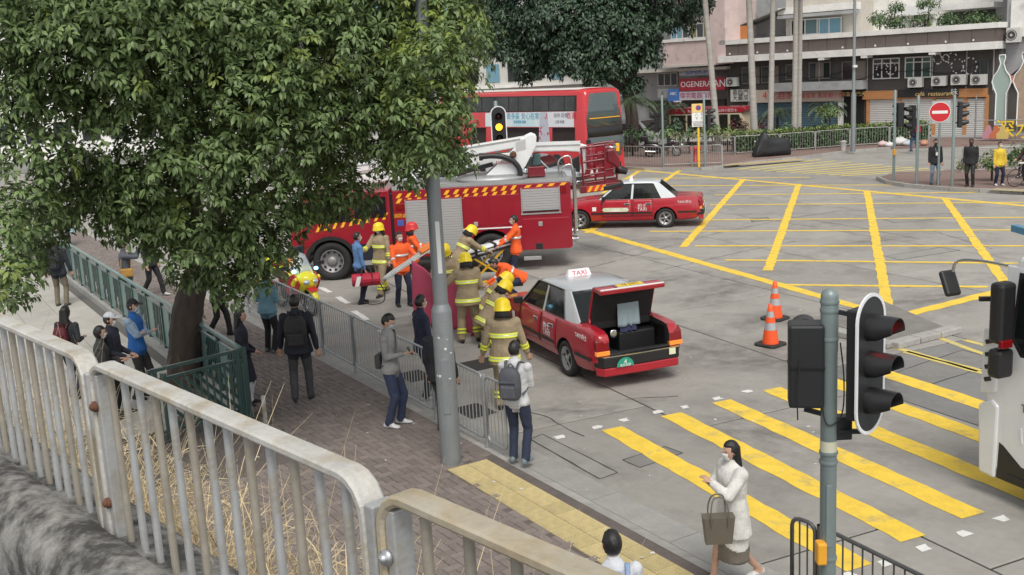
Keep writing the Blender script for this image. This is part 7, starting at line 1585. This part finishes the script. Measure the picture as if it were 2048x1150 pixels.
# ---- onlookers on the footway
p=at(1040,924,PZ); i_=P('boy in white hooded top and dark jeans standing at the railing end',p,68,H=1.66,top=(.50,.51,.52),bottom=(.022,.03,.06),shoe=(.16,.20,.21),hands=((.30,.10,1.12),(.30,-.10,1.12)),hood=True,hem=.86,feet=((.02,.10),(-.03,-.10)))
backpack('dark grey backpack on the boy in the white hooded top',p,A(68),i_,(.07,.075,.09))
p=at(790,851,PZ); i_=P('man in grey hooded top looking down at his phone',p,-15,H=1.72,top=(.22,.22,.215),bottom=(.025,.035,.075),shoe=(.55,.55,.55),hands=((.24,.10,1.12),(.24,-.07,1.14)),head=(0,.45),hood=True,hem=.86,mask=MASKB,feet=((.06,.11),(-.05,-.11)))
T=worldM(p,A(-15),i_['s']); o=thing('crossbody_bag','dark crossbody bag on the back of the man in grey','bag',T@Vector((-.16,.06,1.02)),A(-15)); MB().box(-.05,-.17,-.12,.04,.17,.10).build('pouch',cloth((.05,.05,.05)),o,bevel=.03); MB().tube(smoothpts([(.0,.15,.08),(.06,.20,.25),(.18,.12,.42),(.27,-.05,.36),(.29,-.16,.15),(.1,-.20,-.05),(0,-.16,-.06)],4),.014,6,flat=.4).build('strap',cloth((.04,.04,.04)),o)
p2=i_['wr'][1][0]; o=thing('mobile_phone','small dark mobile phone held by the man in grey','phone',T@(p2+Vector((.09,.06,.03))),A(-15)); MB().box(-.005,-.035,-.07,.005,.035,.07).build('phone_body',blackp,o,bevel=.004); o.rotation_euler[1]=-.6
p=at(853,797,0); P('man in navy padded jacket and white mask behind the guard railing',p,25,H=1.74,top=(.018,.022,.05),bottom=(.02,.022,.03),shoe=(.3,.3,.3),mask=MASKW,bulk=1.12,hands=((.10,.27,.80),(.12,-.25,.82)),head=(.2,0))
p=at(888,864,PZ); P('person in black jacket and olive trousers standing close behind the lamp post',p,62,H=1.70,top=(.015,.017,.022),bottom=(.05,.048,.035),shoe=(.03,.03,.03),bulk=1.1,hair='short',feet=((.10,.10),(-.12,-.10)))
p=at(607,803,PZ); i_=P('man in navy pullover and grey trousers walking along the footway',p,96,H=1.78,top=(.014,.016,.026),bottom=(.055,.055,.058),shoe=(.015,.015,.015),bulk=1.2,feet=((-.10,.11),(.14,-.11)),footz=(.04,0),hands=((.12,.30,.82),(-.06,-.30,.82)),collar=True)
backpack('black backpack on the man in the navy pullover',p,A(96),i_,(.016,.014,.015),.34,.48,.18)
T=worldM(p,A(96),i_['s'])
p=at(543,704,PZ); P('woman in teal knitted jumper and black trousers facing the road',p,70,H=1.62,top=(.13,.25,.31),bottom=(.014,.014,.016),shoe=(.12,.12,.12),bulk=1.18,hands=((.25,.14,1.1),(.25,-.14,1.1)),hair='bob',hem=.84)
p=at(497,810,PZ); P('schoolgirl in navy dress and long white socks by the dark green fence',p,12,H=1.60,top=(.014,.015,.028),bottom=(.014,.015,.03),shoe=(.012,.012,.012),skirt=.46,socks=(.62,.62,.64),hair='long',hands=((.20,.14,.95),(.20,-.10,.98)),hem=.90)
p=at(125,612,PZ+.03); i_=P('man in dark jacket and khaki trousers with a backpack on the ramp',p,92,H=1.70,top=(.022,.024,.034),bottom=(.16,.135,.095),shoe=(.06,.05,.04),bulk=1.15,hood=True,feet=((.03,.12),(-.03,-.12)),hands=((.05,.30,.82),(.08,-.30,.84)))
backpack('dark navy backpack on the man in khaki trousers',p,A(92),i_,(.02,.022,.035),.32,.45,.16)
def athead(u,v,H,z0=PZ): q=g(u,v,H+z0); return Vector((q.x,q.y,z0))
p=athead(128,614,1.60,PZ+.03); i_=P('woman with long dark hair and burgundy backpack on the ramp',p,75,H=1.60,top=(.03,.035,.04),bottom=(.02,.02,.025),hair='long',hands=((.2,.15,1.1),(.2,-.15,1.1)))
backpack('burgundy backpack below the long dark hair',p,A(75),i_,(.10,.012,.02),.28,.38,.14)
p=athead(196,654,1.56,PZ+.03); P('woman with black bobbed hair and white mask behind the handrail',p,20,H=1.56,top=(.03,.028,.03),bottom=(.02,.02,.02),hair='bob',mask=MASKW,hands=((.28,.12,1.1),(.28,-.1,1.1)),bulk=1.1)
p=athead(216,627,1.68,PZ+.03); P('man in white cap and dark jacket with a pink scarf',p,0,H=1.68,top=(.018,.02,.035),bottom=(.02,.02,.022),cap=(.60,.62,.66),mask=MASKW,collar=True,bulk=1.08,hands=((.25,.1,1.02),(.25,-.12,1.02)))
p=athead(262,600,1.70,PZ+.03); P('man in blue vest and black cap standing with folded arms',p,-8,H=1.70,top=(.27,.37,.50),vest=(.015,.10,.33),bottom=(.012,.012,.014),shoe=(.02,.02,.02),cap=(.016,.016,.018),mask=MASKB,hands=((.20,-.10,1.18),(.20,.12,1.14)),apole=(-.2,1,-.6),bulk=1.08,hem=.84)
p=at(262,626,PZ); P('man in grey jacket raising his phone to take a picture',p,20,H=1.72,top=(.075,.085,.10),bottom=(.16,.22,.29),shoe=(.3,.3,.3),hands=((.36,.05,1.50),(.36,-.06,1.52)),apole=(.1,1,-1),mask=MASKB,bulk=1.1)
T=worldM(p,A(20),1.); o=thing('shoulder_bag','mustard shoulder bag on the man taking a picture','bag',T@Vector((.02,-.24,1.0)),A(20)); MB().box(-.14,-.04,-.1,.14,.05,.1).build('pouch',cloth((.40,.22,.05)),o,bevel=.03); MB().tube(smoothpts([(-.12,0,.08),(-.08,.1,.35),(0,.3,.48),(.1,.1,.35),(.12,0,.08)],4),.01,6).build('strap',cloth((.35,.2,.06)),o)
p=at(308,592,PZ); P('person in black walking past the teal fence',p,-20,H=1.68,top=(.018,.018,.02),bottom=(.016,.016,.018),shoe=(.5,.5,.5),feet=((.26,.09),(-.24,-.09)),footz=(0,.05),bulk=1.12)
p=at(398,706,PZ); P('person in bright blue top behind the tree trunk',p,40,H=1.66,top=(.02,.05,.26),bottom=(.2,.27,.33),shoe=(.1,.1,.1),bulk=1.1)
p=at(441,672,PZ); P('person in dark clothes walking beyond the tree trunk',p,-10,H=1.66,top=(.03,.03,.035),bottom=(.018,.018,.02),feet=((.2,.09),(-.2,-.09)),footz=(0,.04))
p=at(72,546,PZ); P('person in pale turquoise top at the end of the ramp fence',p,-60,H=1.62,top=(.25,.42,.45),bottom=(.02,.02,.02),mask=MASKB)
p=at(134,492,PZ); P('person in black coat carrying a pale blue bag beyond the fence',p,-80,H=1.66,top=(.02,.02,.022),bottom=(.02,.02,.02),hem=.6,bulk=1.1)
T=worldM(p,A(-80),1.); o=thing('carrier_bag','pale blue carrier bag held beyond the ramp fence','bag',T@Vector((.14,.27,.45)),A(-80)); MB().loft([[(-.16,-.05,0),(.16,-.05,0),(.16,.05,0),(-.16,.05,0)],[(-.18,-.03,.32),(.18,-.03,.32),(.18,.03,.32),(-.18,.03,.32)]],0,False).build('bag_body',cloth((.35,.5,.55)),o,bevel=.01); MB().tube(smoothpts([(-.1,0,.31),(-.05,0,.44),(.05,0,.44),(.1,0,.31)],4),.008,6).build('handle',cloth((.3,.45,.5)),o)
# ---- foreground pair
p=athead(1464,886,1.49,0.03); p.z=.04; i_=P('woman in white jacket and taupe skirt stepping off the kerb',p,196,H=1.49,top=(.60,.59,.56),bottom=(.15,.13,.105),shoe=(.62,.62,.6),skirt=.30,hair='long',hem=.62,bulk=1.36,mask=MASKW,feet=((-.28,.08),(.22,-.08)),footz=(.06,0),hands=((.30,.06,1.30),(.22,-.12,1.22)),apole=(-.3,1,-.9),collar=True)
T=worldM(p,A(196),i_['s']); q=T@Vector((.34,.30,.84)); o=thing('tote_bag','taupe leather tote bag on the arm of the woman in white','bag',q,A(180)); tb_=M('taupe_leather',(.135,.12,.095),.5,bump=.2,bs=40); MB().loft([[(-.13,-.045,-.14),(.13,-.045,-.14),(.13,.045,-.14),(-.13,.045,-.14)],[(-.155,-.07,.14),(.155,-.07,.14),(.155,.07,.14),(-.155,.07,.14)]],0,False).build('bag_body',tb_,o,bevel=.012)
for y in (-.072,.072): MB().tube(smoothpts([(-.08,y,.05),(-.085,y*1.1,.2),(-.05,y*.6,.33),(.05,y*.6,.33),(.085,y*1.1,.2),(.08,y,.05)],4),.008,6).build('handle',tb_,o)
p=athead(1224,1066,1.62); i_=P('boy with cropped black hair and light blue backpack straps facing the crossing',p,100,H=1.62,top=(.56,.58,.62),bottom=(.03,.03,.05),mask=MASKB,collar=True)
backpack('light blue backpack on the boy with cropped hair',p,A(100),i_,(.22,.33,.55),.32,.42,.15)
# ---- far corner
p=at(1869,369,.12); P('man in black jacket and blue jeans with a white badge',p,-95,H=1.72,top=(.02,.02,.024),bottom=(.14,.20,.28),shoe=(.03,.03,.03),mask=MASKK,bulk=1.1)
o=thing('name_badge','white badge on the black jacket at the corner','badge',p+Vector((.0,-.17,1.18)),0); MB().box(-.05,-.006,-.06,.05,.006,.06).build('card',txt_w,o,bevel=.003); MB().tube([(-.03,0,.06),(-.06,.03,.22)],.004,5).build('lanyard',txt_w,o)
p=at(1940,373,.12); P('man in black padded jacket and black trousers at the corner kerb',p,-128,H=1.76,top=(.016,.016,.018),bottom=(.012,.012,.013),shoe=(.02,.02,.02),skin=SKIND,mask=MASKK,bulk=1.18,hands=((.08,.22,.86),(.08,-.22,.86)),hem=.82)
p=at(1997,371,.12); P('boy in yellow and navy jacket with white shoes at the corner',p,-88,H=1.60,top=(.60,.42,.04),bottom=(.012,.016,.04),shoe=(.6,.6,.6),mask=MASKW,vest=(.62,.44,.04),bulk=1.08)
p=at(2052,370,.12); P('person in purple jacket pushing the bicycle',p,180,H=1.68,top=(.09,.03,.06),bottom=(.02,.02,.025),shoe=(.1,.1,.12),hands=((.3,.2,.98),(.3,-.2,.98)))
p=at(1829,303,.12); i_=P('person in dark top and jeans walking along the hedge',p,110,H=1.68,top=(.02,.022,.03),bottom=(.04,.09,.17),feet=((.14,.09),(-.12,-.09)))
backpack('red backpack on the person by the hedge',p,A(110),i_,(.36,.02,.03),.3,.42,.15)
# ---- fire and ambulance crew
TAN=(.30,.235,.15); HY=(.80,.60,.01); OR=(.80,.11,.02); NV=(.016,.02,.045); BT2=(.015,.015,.015)
def fire(label,pos,face,**k):
    d=dict(H=1.76,top=TAN,bottom=TAN,shoe=BT2,helmet=HY,bulk=1.3,lb=1.35,stripes='fire',hem=.74,group='firefighters at the accident'); d.update(k); return P(label,pos,face,**d)
def medic(label,pos,face,**k):
    d=dict(H=1.74,top=OR,bottom=NV,shoe=BT2,bulk=1.12,stripes='medic',hem=.82,group='ambulance crew at the accident'); d.update(k); return P(label,pos,face,**d)
i_=fire('firefighter in blue mask striding beside the fire engine cab',at(768,590),-125,mask=MASKB,feet=((.24,.11),(-.24,-.11)),footz=(0,.04),hands=((.12,.34,.84),(.42,-.22,1.12)),head=(.1,.05))
fire('firefighter bending over the stretcher with his back to the engine',at(928,585),20,lean=.55,hands=((.62,.16,.95),(.62,-.16,.95)),hipx=-.1,head=(.1,.2),hip=.86)
fire('masked firefighter looking down behind the red sheet',at(897,650),-80,mask=MASKB,lean=.22,head=(-.1,.35),hands=((.42,.22,1.05),(.42,-.22,1.05)))
fire('firefighter standing with his back turned and holding the red sheet',at(941,684),98,feet=((-.02,.16),(.02,-.16)),hands=((.30,.42,1.12),(.25,-.20,1.0)),head=(.1,.25),lean=.08)
fire('firefighter crouching by the bonnet of the taxi',at(975,690),25,hip=.52,lean=.65,kneel=True,feet=((.16,.14),(-.16,-.13)),hands=((.62,.16,.42),(.60,-.16,.40)),head=(0,.1))
fire('firefighter kneeling lowest beside the casualty',at(972,655),15,hip=.46,lean=.75,kneel=True,feet=((.18,.14),(-.16,-.13)),hands=((.62,.16,.32),(.60,-.16,.30)),head=(0,.1))
fire('firefighter with black gloves seen from behind next to the taxi door',athead(1003,597,1.80,0),85,H=1.76,hands=((.10,.36,.82),(.10,-.36,.82)),head=(0,.15),lean=.06)
i_=medic('crew member in orange carrying the scoop board',at(808,612),-62,mask=MASKW,hands=((.36,.24,1.22),(.36,-.28,.98)),feet=((.08,.12),(-.08,-.12)))
medic('crew member in orange jacket and red helmet',at(832,588),5,helmet=(.60,.03,.03),mask=MASKW,hands=((.4,.2,1.1),(.4,-.2,1.1)))
medic('crew member in orange pushing the raised stretcher',at(1036,570),178,mask=MASKW,hands=((.46,.26,1.0),(.46,-.26,1.0)),feet=((-.05,.12),(.05,-.12)))
medic('crew member in orange bending down in front of the taxi',at(1036,602),188,lean=1.0,hip=.55,hipx=-.1,kneel=True,hands=((.66,.16,.45),(.66,-.16,.45)),head=(0,-.2))
p=at(724,607); i_=P('crew member in light blue shirt and navy trousers with a red bag',p,28,H=1.70,top=(.10,.21,.42),bottom=(.014,.016,.035),shoe=BT2,mask=MASKW,hands=((.12,.30,.86),(.06,-.24,.80)),group='ambulance crew at the accident',hem=.90)
T=worldM(p,A(28),1.)
q=T@Vector((.04,-.30,.60)); o=thing('kit_bag','red kit bag with white flash held by the man in blue','bag',q,R(8)); rb_=cloth((.42,.012,.04),.6)
MB().prism([(.16*math.cos(R(a)),.02+.15*math.sin(R(a))) for a in range(0,360,24)],'x',-.33,.33).build('bag_body',rb_,o,bevel=.03); MB().add([(-.27,-.161,-.10),(-.17,-.161,-.10),(-.10,-.161,.13),(-.20,-.161,.13)],[(0,1,2,3)]).build('white_flash',txt_w,o).modifiers.new('s','SOLIDIFY').thickness=.006
for x in (-.1,.14): MB().tube(smoothpts([(x,-.15,-.05),(x,-.12,.2),(x*.4,0,.34),(x,.12,.2),(x,.15,-.05)],4),.014,6).build('handle',blackp,o)
MB().tube(smoothpts([(.3,-.05,-.05),(.40,-.08,-.3),(.36,-.1,-.52),(.1,-.12,-.56),(-.1,-.1,-.50)],4),.013,6).build('loose_strap',blackp,o)
# red sheet screening the casualty
a=at(835,645); b=at(958,672); n,k=26,14; v=[];f=[]; dA=(b-a); nrm=Vector((dA.y,-dA.x,0)).normalized()
for i in range(n+1):
    t=i/n; ht=1.34-.55*math.sin(math.pi*min(1,t*1.05))**1.2*.55 + (-.10*t)
    for j in range(k+1):
        h=j/k; c=a+dA*(t+.03*math.sin(t*9)*(1-h)); v.append(c+nrm*(.10*math.sin(t*15+h*2)*(1-h*.6)+.05*math.sin(t*34)*(1-h)+.25*(1-h)*(t-.5)**2)+Vector((0,0,.03+ht*h)))
for i in range(n):
    for j in range(k): f.append((i*(k+1)+j,(i+1)*(k+1)+j,(i+1)*(k+1)+j+1,i*(k+1)+j+1))
o=MB().add(v,f,0,True).build('red_sheet',M('red_sheet_cloth',(.44,.065,.12),.9,var=.1,vs=4,bump=.3,bs=14)); o.modifiers.new('s','SOLIDIFY').thickness=.006; tag(o,'dark red sheet held up as a screen beside the taxi','cloth')
# scoop board carried by the crew member in orange
pa,pb=gy(772,555,23.2),gy(872,488,23.5); d=pb-pa; o=thing('scoop_board','grey slatted scoop board carried at a slant','stretcher',pa); L=d.length; rot=d.to_track_quat('X','Z'); o.rotation_mode='QUATERNION'; o.rotation_quaternion=rot; scp=M('scoop_aluminium',(.50,.52,.50),.45,.3)
for y in (-.17,-.02,.05,.19): MB().tube([(0,y*.7,0),(.15,y,0),(L-.15,y,0),(L,y*.8,0)],.028,8,flat=.6).build('rail',scp,o)
for x in (.3,.75,1.2): 
    if x<L: MB().box(x-.05,-.17,-.012,x+.05,-.02,.012).box(x-.05,.05,-.012,x+.05,.19,.012).build('cross_plate',scp,o)
MB().tube([(0,-.12,0),(-.06,0,0),(0,.13,0)],.026,8).build('end_loop',scp,o); MB().tube([(L,-.12,0),(L+.06,0,0),(L,.13,0)],.026,8).build('end_loop',scp,o); MB().box(L-.4,-.2,.014,L-.05,.2,.09).build('head_block',M('head_block_orange',(.75,.2,.03),.6),o,bevel=.03)
# wheeled stretcher
sa,sb=gy(918,520,26.2),gy(1022,486,26.6); c=(sa+sb)/2; ST=thing('stretcher_trolley','yellow framed wheeled stretcher with a white sheet','stretcher',Vector((c.x,c.y,0)),math.atan2(sb.y-sa.y,sb.x-sa.x)); sl_=(sb-sa).length; z0,z1=sa.z,sb.z; yf=M('stretcher_yellow',(.72,.42,.02),.4)
def sz(x): return z0+(z1-z0)*(x+sl_/2)/sl_
for y in (-.28,.28): MB().bar((-sl_/2,y,sz(-sl_/2)),(sl_/2,y,sz(sl_/2)),.04,.05).build('side_rail',blackp,ST)
MB().loft([[(x,-.25,sz(x)+.03),(x,.25,sz(x)+.03),(x,.24,sz(x)+.12),(x,-.24,sz(x)+.12)] for x in (-sl_/2+.05,-.1,sl_/2-.05)],0,False).build('mattress',blackp,ST,bevel=.02)
MB().loft([[(x,-.27,sz(x)+.02+rnd.uniform(0,.02)),(x,-.2,sz(x)+.135+rnd.uniform(0,.03)),(x,.2,sz(x)+.135+rnd.uniform(0,.03)),(x,.27,sz(x)+.05)] for x in [-sl_/2+.1+k*(sl_-.2)/9 for k in range(10)]],0,True).build('white_sheet',M('sheet_white',(.66,.68,.70),.9,bump=.3,bs=10),ST)
for y in (-.26,.26):
    MB().bar((-.45,y,.12),(.45,y,sz(.45)),.035,.045).build('leg',yf,ST); MB().bar((.5,y,.12),(-.4,y,sz(-.4)),.035,.045).build('leg',yf,ST)
    for x in (-.5,.5): MB().lathe([(.09,-.02),(.1,0),(.09,.02)],14,T=Matrix.Translation((x,y,.1))@Matrix.Rotation(R(90),4,'X')).build('castor',blackp,ST)
for x in (-.3,.2): MB().box(x-.03,-.29,sz(x)+.03,x+.03,.29,sz(x)+.185).build('strap',blackp,ST,bevel=.01)
MB().tube([(sl_/2,-.25,sz(sl_/2)),(sl_/2+.15,-.2,sz(sl_/2)+.05),(sl_/2+.15,.2,sz(sl_/2)+.05),(sl_/2,.25,sz(sl_/2))],.018,8).build('push_handle',yf,ST)
p=at(985,580); o=thing('folded_frame','folded black and yellow stretcher frame on the ground','stretcher',p,R(-30))
for k in range(4): MB().bar((-.5,-.18+.12*k,.08),(.5,-.18+.12*k,.3),.03,.04).build('frame_tube',blackp if k%2 else yf,o)
for x in (-.3,.1,.4): MB().cbox((x,0,.22+x*.2),(.08,.46,.05)).build('strap_pad',yf,o,bevel=.015)
